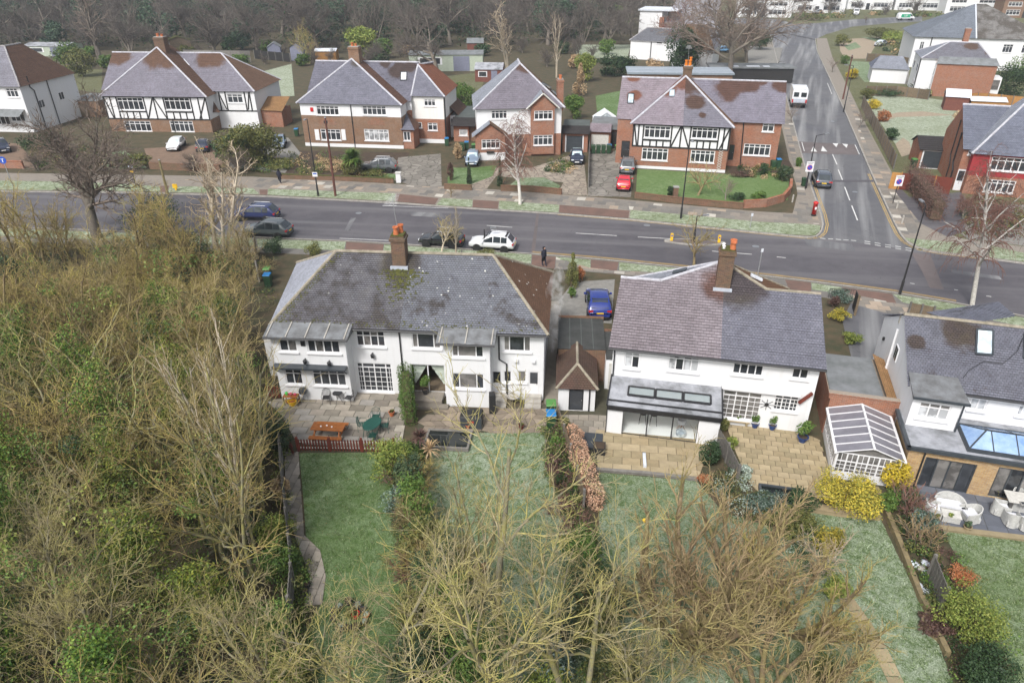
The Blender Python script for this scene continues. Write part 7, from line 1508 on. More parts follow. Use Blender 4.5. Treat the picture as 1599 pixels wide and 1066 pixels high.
# ---- street trees
tree('birch',51,(*G(812,319),0),'silver birch on the far verge before the detached house',1.12,.4,'bark_birch','twig_birch');tree('birch',52,(*G(1518,476),0),'weeping birch on the near verge at the right',1.15,2.4,'bark_birch','twig_birch',tilt=(0,.1))
tree('small',53,(*G(1083,414),0),'pruned street tree at the near kerb',1.45,.2,'bark_brown','twig_tan');tree('small',54,(*G(690,392),0),'tan leafless shrub-tree in front of the black car',1.0,1.2,'bark_pale','twig_tan',sz=1.1);tree('whip',21,(*G(712,400),0),'tall tan bush with upright stems behind the ridge',.42,.2,'bark_pale','twig_tan')
tree('small',55,(*G(1090,305),0),'gnarled fruit tree on the front lawn beside the lamp post',1.5,.9,'bark_brown','twig_tan');tree('small',56,(*G(1133,312),0),'small spreading fruit tree near the lawn corner',.85,2.9,'bark_grey','twig_grey')
tree('small',57,(*G(704,308),0),'young street tree with thin trunk before the crazy-paved drive',.6,.9,'bark_brown','twig_red');tree('small',58,(*G(1236,191),0),'small street tree beside the lorry',.9,1.9,'bark_grey','twig_grey')
for i,(px,py,lab) in enumerate(((1299,113,'thin street tree on the corner pavement before the gold bush'),(1341,200,'slim street tree by the wooden side fence'),(1352,36,'street tree in front of the green-panelled van'))): tree('small',53+i,(*G(px,py),0),lab,1.0,i,'bark_grey','twig_grey')
tree('oak',59,(*G(1139,128),0),'great old oak with a low limb reaching over the side street',2.1,3.6,'bark_grey','twig_grey');tree('oak',60,(*G(1068,92),0),'tall dark-trunked tree behind the evergreen',1.5,.6,'bark_grey','twig_birch');tree('oak',31,(*G(1165,98),0),'grey leafless tree behind the old oak',1.2,2.6,'bark_grey','twig_grey')
tree('whip',21,(*G(870,122),0),'pale upright tree with whitish stems behind the detached house',1.15,.6,'bark_pale','twig_pale');tree('dead',33,(*G(795,112),0),'pale forked tree behind the birch',1.35,.6,'bark_pale','twig_pale')
tree('oak',60,(*G(683,118),0),'wide round-crowned tree in front of the green garden building',1.5,1.6,'bark_far','twig_far');tree('dead',32,(*G(160,100),0),'bare leaning trunk behind the left-edge house',1.9,1.6,'bark_grey','twig_grey');tree('bushy',4,(*G(905,88),0),'low dark-stemmed tree on the far lawn',.9,1.,'bark_far','twig_far')
tree('thicket',1,(*G(482,100),0),'olive-brown upright bushy tree beside the blue-grey sheds',1.1,1.,'bark_lichen','twig_brown');tree('bushy',3,(*G(1505,340),0),'brown thorny hedge tree behind the weeping birch',.5,.4,'bark_grey','twig_birch');tree('bushy',4,(*G(1560,355),0),'brown thorny hedge tree at the right edge',.5,.4,'bark_grey','twig_birch')
# ---- the wood behind
fk=[('oak',60),('oak',61),('bushy',62),('thicket',63)]
for row,(Y,step,hh) in enumerate(((196,9,15),(212,9,17),(230,9,18),(250,10,19),(275,11,20),(305,13,21),(340,15,22))):
    x=-Y*.80
    while x < Y*.115+(10 if row < 3 else 25):
        X=x+rnd.uniform(-3,3);YY=Y+rnd.uniform(-6,6);st,sd=fk[rnd.choice([0,1,0,1,3,2])]
        if not (row == 0 and -60 < X < 8 and rnd.random() < .6): tree(st,sd,(X,YY,0),('broad leafless tree' if st in ('oak','bushy') else 'slender many-stemmed leafless tree')+[' at the front edge of the wood',' in the second row of the wood',' deep in the wood'][min(row,2)],hh/ST[st]['h']*rnd.uniform(.8,1.12),rnd.random()*6.28,'bark_far','twig_far',group='bare trees of the wood, row %d ' % min(row,2)+('broad' if st in ('oak','bushy') else 'slender'))
        x += step
undergrowth('wood_undergrowth',[(-175,200),(10,198),(30,215),(45,330),(-270,330)],620,4.2,9,.34,(('leaf_dark',.75),('leaf_conifer',.25)),50)
for i,(X,Y,r,hh) in enumerate(((-150,205,4.5,10),(-118,198,4,9),(-92,202,5,12),(-70,200,4,8),(-52,204,4.5,9),(-20,202,4,8),(12,215,5,9),(28,232,6,11))+tuple((-185+i*9.6+(i*37 % 7),212+(i*53 % 46),5.5+(i % 3),10+(i*29 % 6)) for i in range(22))):
    bush((X,Y),r,r,hh,'leaf_teal','dark evergreen holly at the edge of the wood',seed=30+i % 3,n=1500,size=.42,name='holly_tree',cat='tree',group='hollies along the wood edge')

# ---- winter shrubs and small trees filling the back gardens across the road
r6=random.Random(23);mats_=['leaf_olive','leaf_dark','leaf_mid','leaf_conifer','leaf_tan']
for i in range(48):
    px=r6.uniform(110,960);py=r6.uniform(82,108)
    if 640 < px < 770 and py > 95: continue
    x,y=G(px,py)
    if r6.random() < .5: tree('bushy',62,(x,y,0),'leafless shrubby tree in the back gardens below the wood',r6.uniform(.45,.85),r6.random()*6,'bark_far','twig_far','bare_tree','bare shrubby trees in the back gardens')
    else: bush((x,y),r6.uniform(1.6,3),r6.uniform(1.2,2.2),r6.uniform(2,4.5),r6.choice(mats_),'evergreen garden shrub in the back gardens below the wood',seed=30+i % 3,n=700,size=.34,group='evergreen shrubs in the back gardens')
for i in range(16):
    px=r6.uniform(1080,1290);py=r6.uniform(18,60)
    x,y=G(px,py)
    if 1195 < px < 1300 and py > 28: continue
    tree('oak',60+i % 2,(x,y,0),'grey leafless tree in the front gardens up the hill',r6.uniform(.7,1.1),r6.random()*6,'bark_far','twig_far','bare_tree','bare trees up the hill')

for i,(px,sc,lab) in enumerate((((60,266),.55,'leafless shrub beside the left-edge drive'),((118,262),.6,'tangled leafless shrub in the left front garden'),((182,262),.5,'twiggy bush before the black and white pair'),((303,268),.5,'twiggy bush at the end of the low brown wall'),((375,272),.65,'twiggy bush below the ivy-clad mass'),((30,205),.5,'leafless climber-like shrub on the left-edge house'))):
    tree('bushy',3 if i % 2 else 62,(*G(*px),0),lab,sc,i*1.3,'bark_grey','twig_grey','bare_shrub',cat='shrub')

for i in range(9):
    x,y=G(1250+i*22,24-(i % 3)*1.5);tree('small' if i % 2 else 'bushy',53 if i % 2 else 62,(x,y,0),'leafless garden tree in front of the white terrace',.8+.2*(i % 3),i,'bark_far','twig_far','bare_tree','garden trees before the white terrace')
# ------------------------------------------------------------------ garden plants, near side
B=bush_px
hedge('ivy_hedge',[G(636,612),G(637,640),G(641,668)],.95,2.1,'leaf_mid','tall ivy-covered hedge dividing the two patios',n=9000,size=.05)
B((612,745),83.2,2.565,'leaf_lime','yellow-green laurel bush below the picket fence end',n=1800,seed=2);B((640,730),52,1.89,'leaf_mid','green shrub beneath the purple cordyline',n=1200,seed=3);B((625,800),65,1.62,'leaf_blue','dull blue-green shrub in the border between the left lawns',n=1200,seed=4)
B((660,860),67.6,2.16,'leaf_dark','dark rounded shrub in the border by the twiggy tree',n=1400,seed=5);B((690,930),91,2.7,'leaf_mid','spreading green shrub low in the middle border',n=2000,seed=6);B((670,1010),104,3.51,'leaf_olive','olive shrub at the foot of the middle border',n=2200,seed=7);B((735,1075),156,4.32,'leaf_mid','big feathery green conifer at the bottom centre',n=4500,size=.08,seed=8)
B((660,1090),117,4.05,'leaf_conifer','dark conifer left of the feathery one at the bottom',n=3000,seed=9);B((880,1010),70.2,2.97,'leaf_conifer','narrow bronze-green conifer by the second lawn',n=1800,seed=10,cone=True);B((868,1050),67.6,1.755,'leaf_blue','round blue-grey dwarf conifer near the bottom centre',n=1500,seed=11);B((850,1085),91,1.35,'leaf_lime','bright lime shrub at the bottom centre edge',n=1400,seed=12);B((920,960),117,2.97,'leaf_dark','dark green shrub between second and third lawns',n=2200,seed=13);B((905,880),78,2.43,'leaf_mid','green shrub behind the copper hedge end',n=1500,seed=14);B((950,1075),104,2.16,'leaf_olive','olive shrub at the bottom edge right of centre',n=1600,seed=15)
for (px,w_,h_,m_,lab,n_) in (((642,770),46,2.4,'leaf_conifer','dark upright evergreen below the lime laurel',2200),((650,820),56,2.8,'leaf_mid','tall green evergreen halfway down the middle border',2600),((668,880),60,2.6,'leaf_olive','olive evergreen in the lower middle border',2400),((682,935),66,3.0,'leaf_conifer','dense dark evergreen in the lower middle border',2800),((700,985),70,2.8,'leaf_mid','broad green evergreen above the feathery conifer',2800),((915,905),56,2.2,'leaf_mid','green evergreen below the copper grass',2000),((930,1010),66,2.4,'leaf_olive','olive evergreen at the foot of the copper grass border',2200)): B(px,w_*1.25,h_*1.15,m_,lab,n=n_,seed=100+n_ % 7)
hedge('copper_grass_hedge',[G(893,690),G(905,730),G(922,770),G(932,800)],.95,1.35,'leaf_pink','row of copper-pink dry ornamental grass beside the sand patio',n=14000,size=.045,seed=3)
B((868,705),24,1.1,'leaf_mid','green shrub behind the recycling bins',n=800,seed=16);B((880,672),26,1.0,'leaf_olive','olive potted shrub beside the garage door',n=800,seed=17);B((862,735),30,1.2,'leaf_purple','dry brown shrub along the second lawn edge',n=800,seed=18);B((1108,725),40,1.7,'leaf_dark','dark rounded shrub in the corner of the sand patio',n=1500,seed=19);B((1100,752),26,.5,'leaf_rust','rust-coloured dry plant at the sand patio corner',n=500,seed=20)
B((1128,672),18,1.0,'leaf_olive','olive shrub at the wall between the two patios',n=700,seed=21);B((1140,700),22,.8,'leaf_lime','lime-green plant along the patio fence',n=700,seed=22);B((1155,745),36,.8,'leaf_frost','frosted silver plants in the bed beside the sandy patio',n=1000,seed=23);B((1195,792),70,1.0,'leaf_blue','grey-green shrubs at the foot of the sandy patio',n=1500,seed=24);B((1240,830),80,1.3,'leaf_olive','olive hedge-like shrub by the right lawn',n=1700,seed=25);B((1290,860),50,1.5,'leaf_yellow','yellowish shrub reaching over the right lawn',n=1300,seed=26)
B((1318,795),96,2.1,'leaf_yellow','big variegated yellow shrub in front of the conservatory',n=4200,size=.08,seed=27);B((1250,790),50,1.0,'leaf_dark','dark green shrub left of the variegated one',n=1200,seed=28);B((1396,762),46,1.9,'leaf_gold','golden-yellow shrub at the corner of the brick extension',n=1900,seed=29);B((1385,795),34,1.1,'leaf_mid','green shrub beneath the golden one',n=900,seed=30)
tree('shrub',71,(*G(1413,800),0),'brown leafless shrub beside the slate patio',1.1,0,'bark_grey','twig_birch','bare_shrub',cat='shrub',ntrunk=1);tree('shrub',72,(*G(1438,850),0),'round brown leafless shrub above the fence panel',1.1,1,'bark_grey','twig_red','bare_shrub',cat='shrub',ntrunk=1);B((1440,825),44,1.1,'leaf_blue','frosted blue fir shrub between the two brown ones',n=1200,seed=31)
B((1500,908),40,.8,'leaf_rust','low rust-red dome on the far right lawn edge',n=1600,size=.05,seed=32);B((1462,915),50,.6,'leaf_mid','low green plants along the right-hand fence',n=900,seed=33);B((1505,985),84,2.2,'leaf_lime','pale green clipped shrub-tree on bare stems at the lower right',n=3200,size=.075,seed=34);B((1530,1070),90,2.0,'leaf_dark','dark green bush at the bottom right',n=2400,seed=35);B((1460,985),50,.6,'leaf_purple','purplish ground plants beside the curved edging',n=800,seed=36);B((1300,930),46,1.2,'leaf_lime','bright green shrub at the top of the sandy path',n=1300,seed=37);B((1275,1075),70,1.5,'leaf_olive','olive shrub at the bottom edge by the sandy path',n=1300,seed=38)
B((438,705),50,2.2,'leaf_conifer','dark conifer beside the little garden gate',n=2400,seed=39);B((432,850),60,1.9,'leaf_lime','yellow-green feathery shrub beside the path',n=2000,seed=40);B((440,900),70,2.0,'leaf_mid','green shrub where the path bends',n=2000,seed=41);B((430,1010),80,2.4,'leaf_mid','bright green bush left of the flower pots',n=2400,seed=42);B((455,1075),70,2.0,'leaf_lime','lime bush at the bottom edge by the left lawn',n=1800,seed=43);B((440,780),34,1.5,'leaf_tan','tan dead-leaved shrub beside the path',n=900,seed=44)
B((430,398),36,2.0,'leaf_dark','dark bush in front of the bins at the white pair',n=1500,seed=45);B((492,402),32,1.6,'leaf_olive','round olive-brown bush at the near pavement',n=1100,seed=46);B((893,448),28,3.0,'leaf_olive','tall olive conifer beside the drive between the pairs',n=1800,seed=47,cone=True);B((905,440),18,1.5,'leaf_rust','rusty shrub beside the tall olive conifer',n=700,seed=48);B((893,465),14,1.0,'leaf_mid','small clipped green ball beside the drive',n=600,seed=49);B((760,405),50,.9,'leaf_olive','low hedge just beyond the ridge of the white pair',n=1300,seed=50)
B((1315,470),40,1.0,'leaf_blue','grey-green bush at the near pavement right of the second pair',n=1100,seed=51);B((1310,500),36,1.0,'leaf_yellow','yellow-green bush beside the right-hand drive',n=900,seed=52);B((1300,480),20,1.1,'leaf_purple','brown-purple shrub against the second pair',n=600,seed=53);B((1330,535),34,.9,'leaf_lime','lime bush beside the felt-roofed garage',n=900,seed=54)
for i,(px,sc,lab) in enumerate((((652,765),.4,'leafless bush over the upper middle border'),((648,835),.45,'leafless bush over the middle border'),((668,905),.5,'leafless bush low in the middle border'),((694,960),.5,'leafless bush above the feathery conifer'),((715,900),.4,'leafless bush at the edge of the second lawn'),((905,940),.45,'leafless bush below the copper grass border'))):
    tree('bushy',3,(*G(*px),0),lab,sc,i*1.1,'bark_brown','twig_tan' if i % 2 else 'twig_brown','bare_shrub',cat='shrub')
# low plants and dead stems filling the borders, nobody could count them
def border(pix,n,mats,zmax=.7,rad=.5,size=.05,per=120): undergrowth('border_plants',[G(*p) for p in pix],n,rad,zmax,size,mats,per)
MIXB=(('leaf_olive',.3),('leaf_dark',.3),('leaf_mid',.2),('leaf_purple',.2))
border([(616,708),(662,700),(656,735),(643,800),(642,950),(690,1130),(658,1130),(648,1000),(632,900),(612,780)],150,MIXB,.9)
border([(846,672),(872,672),(890,720),(912,800),(930,880),(925,1000),(930,1130),(902,1130),(918,1000),(912,900),(890,820),(856,740)],130,MIXB,.8)
border([(1094,752),(1150,740),(1180,775),(1240,805),(1268,830),(1262,900),(1230,830),(1130,800)],80,(('leaf_olive',.4),('leaf_frost',.2),('leaf_dark',.4)),.6)
border([(1376,770),(1425,765),(1440,795),(1466,830),(1500,890),(1530,960),(1580,1060),(1590,1130),(1520,1130),(1480,1020),(1448,950),(1410,850)],170,MIXB,.6)
border([(436,640),(446,700),(448,800),(464,850),(484,900),(476,946),(500,1130),(440,1130),(440,900),(430,760)],110,(('leaf_olive',.3),('leaf_mid',.4),('leaf_lime',.3)),.8)
FG=(('leaf_olive',.35),('leaf_dark',.3),('leaf_tan',.2),('leaf_mid',.15))
border([(455,242),(560,246),(615,280),(440,272)],70,FG,.6,.7,.1,70);border([(40,228),(150,236),(225,262),(60,262)],80,FG,.8,.9,.12,70);border([(345,235),(430,240),(440,270),(350,266)],60,FG,.8,.8,.11,70);border([(1140,258),(1205,256),(1232,284),(1160,276)],40,FG,.4,.5,.09,70);border([(1500,325),(1620,330),(1640,380),(1510,368)],90,(('leaf_purple',.5),('leaf_olive',.3),('leaf_dark',.2)),.9,.8,.1,80);border([(845,262),(885,250),(900,268),(860,276)],30,FG,.5,.6,.1,70)
border([(1235,33),(1330,28),(1330,24),(1240,27)],40,FG,1.2,1.6,.3,50);border([(1335,23),(1470,24),(1470,28),(1420,27)],30,FG,1.0,1.3,.3,50);border([(1380,64),(1425,66),(1415,92),(1370,84)],30,FG,1.0,1.3,.25,50);border([(1395,135),(1450,145),(1450,152),(1400,148)],20,FG,.8,1.,.2,50)
for (px,r_) in (((560,333),.33),((1010,352),.33),((1180,385),.33),((1335,300),.3),((1300,190),.3),((250,330),.33)):
    o=tag(MB().lathe([(r_,0),(r_,.01),(0,.012)],18,(*G(*px,ZR),ZR+.012)).build('manhole_cover','grey_metal'),kind='structure')
r7=random.Random(9)
for i,(px,lab) in enumerate((((628,760),'dead brown stems in the upper middle border'),((648,840),'dead brown stems in the middle border by the dark shrub'),((875,760),'purplish twigs in the border beside the copper grass'),((900,850),'tangle of brown stems below the copper grass'),((868,800),'thin dead stems at the second lawn edge'),((640,900),'tangled twigs low in the middle border'))):
    tree('shrub',73+i % 2,(*G(*px),0),lab,r7.uniform(.7,1.0),i,'bark_grey','twig_birch','bare_shrub',cat='shrub',ntrunk=1)
# grass blades over the near lawns, and fallen leaves
def blades(name,pix,n,mat,h0,h1,wd=.02):
    poly=[G(*p) for p in pix];x0,x1=min(p[0] for p in poly),max(p[0] for p in poly);y0,y1=min(p[1] for p in poly),max(p[1] for p in poly);rg=np.random.default_rng(n)
    P=rg.uniform((x0,y0),(x1,y1),(n*2,2));k=np.array([inside(p,poly) for p in P]);P=P[k][:n];m=len(P)
    clump=np.sin(P[:,0]*5.1+np.sin(P[:,1]*3.3)*2)+np.sin(P[:,1]*6.3+np.sin(P[:,0]*2.1)*2);P=P[clump+rg.normal(0,.8,m) > -.2];m=len(P)
    a=rg.random(m)*6.28;hh=rg.uniform(h0,h1,m);b=np.column_stack([P,np.full(m,.02)]);d=np.column_stack([np.cos(a),np.sin(a),np.zeros(m)])*wd;lean=np.column_stack([rg.normal(0,.7,m)*hh,rg.normal(0,.7,m)*hh,hh])
    V=np.stack([b-d,b+d,b+lean],1).reshape(-1,3);tag(obj(name,np_mesh(name,V,np.arange(m*3).reshape(m,3),mat)),kind='stuff')
leaf_mat('blade_frost',(.12,.18,.07),(.21,.275,.14),(.37,.42,.31),0);leaf_mat('blade_green',(.075,.12,.033),(.115,.17,.05),(.26,.295,.175),0);leaf_mat('fallen',(.16,.09,.04),(.24,.14,.06),(.3,.22,.1),0)
L1=[(467,707),(617,706),(612,780),(632,900),(648,1000),(656,1130),(455,1130),(470,1000),(505,935),(503,880),(478,838),(474,780)];L2=[(690,676),(850,674),(856,740),(890,820),(912,900),(918,1000),(900,1130),(690,1130),(645,950),(645,800),(660,730)]
L3=[(934,737),(1088,751),(1130,800),(1230,830),(1262,900),(1310,1000),(1330,1130),(900,1130),(930,900),(936,800)];L4=[(1268,800),(1374,808),(1446,958),(1495,1080),(1520,1130),(1290,1130),(1275,960),(1240,850)];L5=[(1468,822),(1700,850),(1700,1150),(1590,1130),(1560,1030),(1520,940),(1500,880)]
for Lw,n_,m_ in ((L1,16000,'blade_green'),(L2,20000,'blade_frost'),(L3,20000,'blade_frost'),(L4,20000,'blade_frost'),(L5,16000,'blade_green')): blades('grass_blades',Lw,n_,m_,.03,.09)
for Lw in (L1,L3): blades('fallen_leaves',Lw,500,'fallen',.01,.03,.05)
# cordyline with purple spikes
def spiky(px,hh,mat,label,n=60,ln=.7,trunk=True,name='cordyline',w=.04,heads=1):
    t=thing(name,label,'plant',(*G(*px),0));r=random.Random(n);MB().tube([(0,0,0),(.03,.02,hh)],[.06,.045],6).build('trunk','stem_brown',t);m=MB()
    for k in range(n):
        a=r.random()*6.28;e=r.uniform(-.35,1.3);l=ln*r.uniform(.7,1.1);d=Vector((math.cos(a)*math.cos(e),math.sin(a)*math.cos(e),math.sin(e)));s=Vector((-math.sin(a),math.cos(a),0))*w;p=Vector((.03,.02,hh));q=p+d*l*.55+Vector((0,0,.05));e2=p+d*l-Vector((0,0,.12*l));m.quad(p-s*.5,p+s*.5,q+s,q-s).quad(q-s,q+s,e2)
    m.build('leaves',mat,t);return t
spiky((657,712),1.3,'leaf_purple','purple spiky cordyline between the two gardens');spiky((671,722),.9,'leaf_tan','dry pampas-like plant beside the purple cordyline',40,.8)
spiky((553,276),2.2,'leaf_mid','bushy green cabbage palm in front of the brick pair',260,1.6,name='cabbage_palm',w=.09);B((550,276),40,2.4,'leaf_olive','olive shrub at the foot of the cabbage palm',n=900,size=.15,seed=55);spiky((1552,770),.5,'leaf_olive','olive spiky plant in a black pot by the brick extension',60,.6,w=.03)
# ------------------------------------------------------------------ plants across the road
for (px,wpx,hh,m,lab,kw) in (
    ((395,262),100,6.0,'leaf_olive','large ivy-clad mass between the black and white pair and the brick pair',dict(n=4200,size=.22)),((372,255),70,4.0,'leaf_dark','dark laurel under the ivy-clad mass',dict(n=2200,size=.2)),((70,240),60,3.2,'leaf_dark','dark shrub beside the left-edge car',dict(n=1500,size=.2)),((215,262),50,1.8,'leaf_olive','clipped brown-green hedge on the left front garden',dict(n=1500,size=.16)),
    ((715,248),16,2.2,'leaf_tan','tan feathery bush between the two drives',dict(n=700,size=.14)),((704,282),12,2.4,'leaf_purple','brown columnar shrub at the corner of the little lawn',dict(n=600,size=.13)),((733,287),9,3.0,'leaf_conifer','slim dark column conifer left of the birch',dict(n=700,size=.12,cone=True)),((781,290),11,3.4,'leaf_conifer','slim dark column conifer leaning by the drive',dict(n=800,size=.12,cone=True)),
    ((895,186),33,4.2,'leaf_mid','round green ball tree behind the garage',dict(n=2400,size=.2)),((905,150),28,5.5,'leaf_tan','brown-green pointed conifer behind the ball tree',dict(n=1800,size=.22,cone=True)),((912,128),36,6,'leaf_lime','light green conifer hedge tree in the far garden',dict(n=1600,size=.28)),((1063,112),58,10,'leaf_dark','tall dark evergreen in front of the white house end',dict(n=3200,size=.34,cone=False)),
    ((960,120),76,4.5,'leaf_dark','long dark laurel hedge behind the back garden',dict(n=2400,size=.3,depth=.35)),((1020,118),30,3.6,'leaf_tan','tan shrub at the right end of the laurel hedge',dict(n=900,size=.26)),((565,88),52,7.5,'leaf_lime','yellow-green evergreen tree behind the brick pair chimney',dict(n=2200,size=.36)),((600,92),34,5,'leaf_mid','dark green tree right of the yellow-green one',dict(n=1300,size=.34)),
    ((722,168),44,4.2,'leaf_mid','green shrubs between the brick pair and the detached house',dict(n=1700,size=.24)),((130,120),46,6,'leaf_olive','olive evergreen behind the half-timbered pair',dict(n=1600,size=.3)),((112,108),40,6.5,'leaf_mid','green tree behind the left-edge house',dict(n=1500,size=.32)),((35,62),60,9,'leaf_dark','dark yew at the top left',dict(n=1500,size=.42)),
    ((1191,273),16,1.5,'leaf_dark','small dark clipped bush before the brick wing',dict(n=700,size=.13)),((1222,283),26,2.0,'leaf_conifer','broad clipped bush at the bins of the brick wing',dict(n=1200,size=.14)),((1046,307),14,1.2,'leaf_dark','small round conifer at the lawn wall',dict(n=700,size=.11)),((1152,313),30,.9,'leaf_dark','low dark heather by the curved wall',dict(n=900,size=.1)),((1185,310),26,.8,'leaf_mid','low spiky plants by the curved wall',dict(n=800,size=.12)),((1160,276),46,.7,'leaf_purple','bare brown flower bed before the brick wing',dict(n=900,size=.1,depth=.4)),
    ((1330,124),20,2.2,'leaf_gold','round golden bush behind the corner pavement',dict(n=1000,size=.18)),((1318,100),14,2.0,'leaf_mid','green bush above the golden one',dict(n=600,size=.18)),((1363,170),20,1.7,'leaf_gold','golden bush inside the side fence',dict(n=900,size=.16)),((1352,155),24,2.0,'leaf_olive','pale clipped bush inside the side fence',dict(n=900,size=.17)),((1378,190),20,1.8,'leaf_rust','brown clipped ball inside the side fence',dict(n=800,size=.15)),((1390,218),22,1.8,'leaf_dark','dark bush inside the side fence near the garage',dict(n=800,size=.15)),((1392,102),44,1.9,'leaf_lime','yellow-green shrubs along the drive fence',dict(n=1300,size=.18,depth=.5)),((1385,150),40,1.6,'leaf_dark','dark hedge at the back of the corner garden',dict(n=1000,size=.16)),
    ((1370,62),46,3.4,'leaf_olive','big rounded shrubs in the top right front garden',dict(n=1800,size=.26)),((1395,68),40,3.2,'leaf_lime','pale yellow-green shrub beside the big white house',dict(n=1500,size=.26)),((1315,72),26,3.0,'leaf_olive','dark olive bush at the bend of the street',dict(n=1000,size=.24)),((1268,32),30,2.4,'leaf_olive','clipped bush in front of the white terrace',dict(n=800,size=.26)),((1500,195),26,2.5,'leaf_tan','brown clipped conifer beside the small shed',dict(n=1000,size=.16)),((1570,150),46,5.5,'leaf_dark','dark rounded evergreen beside the brick side wall',dict(n=1800,size=.24)),((1590,128),40,5,'leaf_mid','tall clipped green hedge at the right edge',dict(n=1500,size=.24)),
    ((1187,78),30,5,'leaf_dark','dark ivy-covered trunk base behind the old oak',dict(n=900,size=.3)),((1040,30),60,8,'leaf_dark','dark evergreens beside the tall white house',dict(n=1200,size=.45)),((960,48),60,8,'leaf_mid','green evergreens at the right end of the wood',dict(n=1400,size=.45)),((440,262),60,1.2,'leaf_olive','low winter plants in the front garden with the lamp post',dict(n=1200,size=.13)),((520,262),70,.9,'leaf_tan','tan grasses in the brick pair front garden',dict(n=1300,size=.12)),((580,275),40,.8,'leaf_olive','low shrubs behind the front garden wall',dict(n=900,size=.12)),((1246,260),10,1.2,'leaf_mid','green bush at the side of the brick wing',dict(n=400,size=.13))):
    B(px,wpx,hh,m,lab,seed=(len(lab) % 9)+60,**kw)
# clipped tunnel-shaped hedge on the corner
hedge('clipped_hedge',[G(1420,290),G(1440,315),G(1460,345)],2.0,2.2,'leaf_purple','long clipped brown hedge with rounded top on the corner',n=16000,size=.06,seed=6,core='stem_brown')

# ------------------------------------------------------------------ fences and walls
def panel_fence(label,pix,ht,mat='timber_fence',step=1.83,name='wooden_fence',post='timber_grey',boards=True):
    P=[Vector((*G(*p),0)) for p in pix];t=thing(name,label,'fence',tuple(P[0]));L=polyline([(p-P[0])[:2] for p in P],step)
    bd={}
    for i,(a,b) in enumerate(zip(L,L[1:])):
        MB().box(-.06,.06,-.06,.06,0,ht+.08).build('post',post,t).location=a
        d=(b-a);l=d.length;ang=math.atan2(d.y,d.x);k=round(l,2)
        if k not in bd:
            m=MB();n=max(3,int(l/.15));bw=(l-.14)/n
            for j in range(n): m.box(.07+j*bw,.07+(j+.94)*bw,-.02-(j % 2)*.012,.012-(j % 2)*.012,.05,ht-(j % 3)*.004)
            m.box(.07,l-.07,.014,.05,ht*.25,ht*.25+.08).box(.07,l-.07,.014,.05,ht*.75,ht*.75+.08);bd[k]=m.mesh('panel',mat)
        o=obj('panel',bd[k],t);o.location=a;o.rotation_euler=(0,0,ang)
    MB().box(-.06,.06,-.06,.06,0,ht+.08).build('post',post,t).location=L[-1];return t
def low_wall(label,pix,ht=.6,wd=.25,mat='brick_wall',cap=None,name='garden_wall'):
    P=[G(*p) for p in pix];t=thing(name,label,'wall',(*P[0],0));m=MB();c=MB();Q=[Vector((p[0]-P[0][0],p[1]-P[0][1],0)) for p in P]
    for a,b in zip(Q,Q[1:]): m.bar(a+Vector((0,0,ht/2)),b+Vector((0,0,ht/2)),wd,ht);c.bar(a+Vector((0,0,ht+.03)),b+Vector((0,0,ht+.03)),wd+.06,.06)
    m.build('wall_body',mat,t);c.build('coping',cap or mat,t);return t
low_wall('low brown wall before the black and white pair',[(235,264),(300,267),(345,268)],.8);low_wall('mossy low wall before the brick pair front garden',[(436,279),(545,282.5),(615,286)],.55,cap='moss');low_wall('low brick wall with red tint before the left-edge house',[(-20,262),(38,263)],.9,mat='brick_red')
low_wall('low wall at the little lawn corner',[(694,295),(737,297)],.55);low_wall('low curved wall before the birch lawn',[(782,298),(830,299),(877,304)],.6);low_wall('long low brick wall along the half-timbered house lawn',[(991,309),(1050,316),(1120,323),(1160,326)],.6);low_wall('curved red brick wall at the corner lawn',[(1160,325),(1195,323),(1222,315),(1233,302),(1234,290)],.8,mat='brick_red')
o=thing('gate_pier','white gate pier at the crazy-paved drive','pier',(*G(623,284.5),0));MB().box(-.28,.28,-.28,.28,0,1.1).build('pier_body','white_render',o);MB().box(-.33,.33,-.33,.33,1.1,1.2).build('cap','wood_white',o)
o=thing('gate_pier','brick gate pier beside the small round conifer','pier',(*G(1054,309),0));MB().box(-.25,.25,-.25,.25,0,1.2).build('pier_body','brick_wall',o);MB().box(-.3,.3,-.3,.3,1.2,1.3).build('cap','concrete',o)
panel_fence('weathered wooden fence along the corner pavement',[(1345,168),(1362,200),(1385,245),(1397,270)],1.8);panel_fence('dark fence between the drive and the corner garden',[(1350,150),(1400,150),(1462,158)],1.7,'timber_fence');panel_fence('orange wooden fence behind the red house',[(1480,165),(1530,162),(1620,172)],1.8,'timber_orange');panel_fence('dark fence beside the drive of the house beyond the corner garden',[(1352,96),(1385,97),(1425,105)],1.7,'timber_fence')
panel_fence('dark back fence behind the half-timbered pair',[(290,96),(340,97),(398,98)],2.6,'timber_grey',2.4);panel_fence('black back fence along the wood',[(398,92),(440,96),(462,98)],2.0,'timber_black',2.4);panel_fence('tall plain fence beside the back garden with the greenhouse',[(921,210),(920,236),(918,300)],1.5,'timber_grey')
panel_fence('fence dividing the thicket from the left lawn',[(440,690),(444,760),(455,850),(462,930),(452,1000),(445,1080)],1.4,'timber_grey');panel_fence('fence dividing the two right-hand patios',[(1114,690),(1135,725),(1152,762)],1.3,'timber_grey');panel_fence('fence beside the recycling bins and copper grass',[(870,660),(884,700),(905,770),(920,830)],1.2,'timber_fence')
panel_fence('wooden fence panels between the right-hand gardens',[(1446,905),(1462,950),(1478,985)],1.5,'timber_grey');panel_fence('fence between the thicket and the bins of the white pair',[(401,392),(406,448)],1.9,'timber_fence')
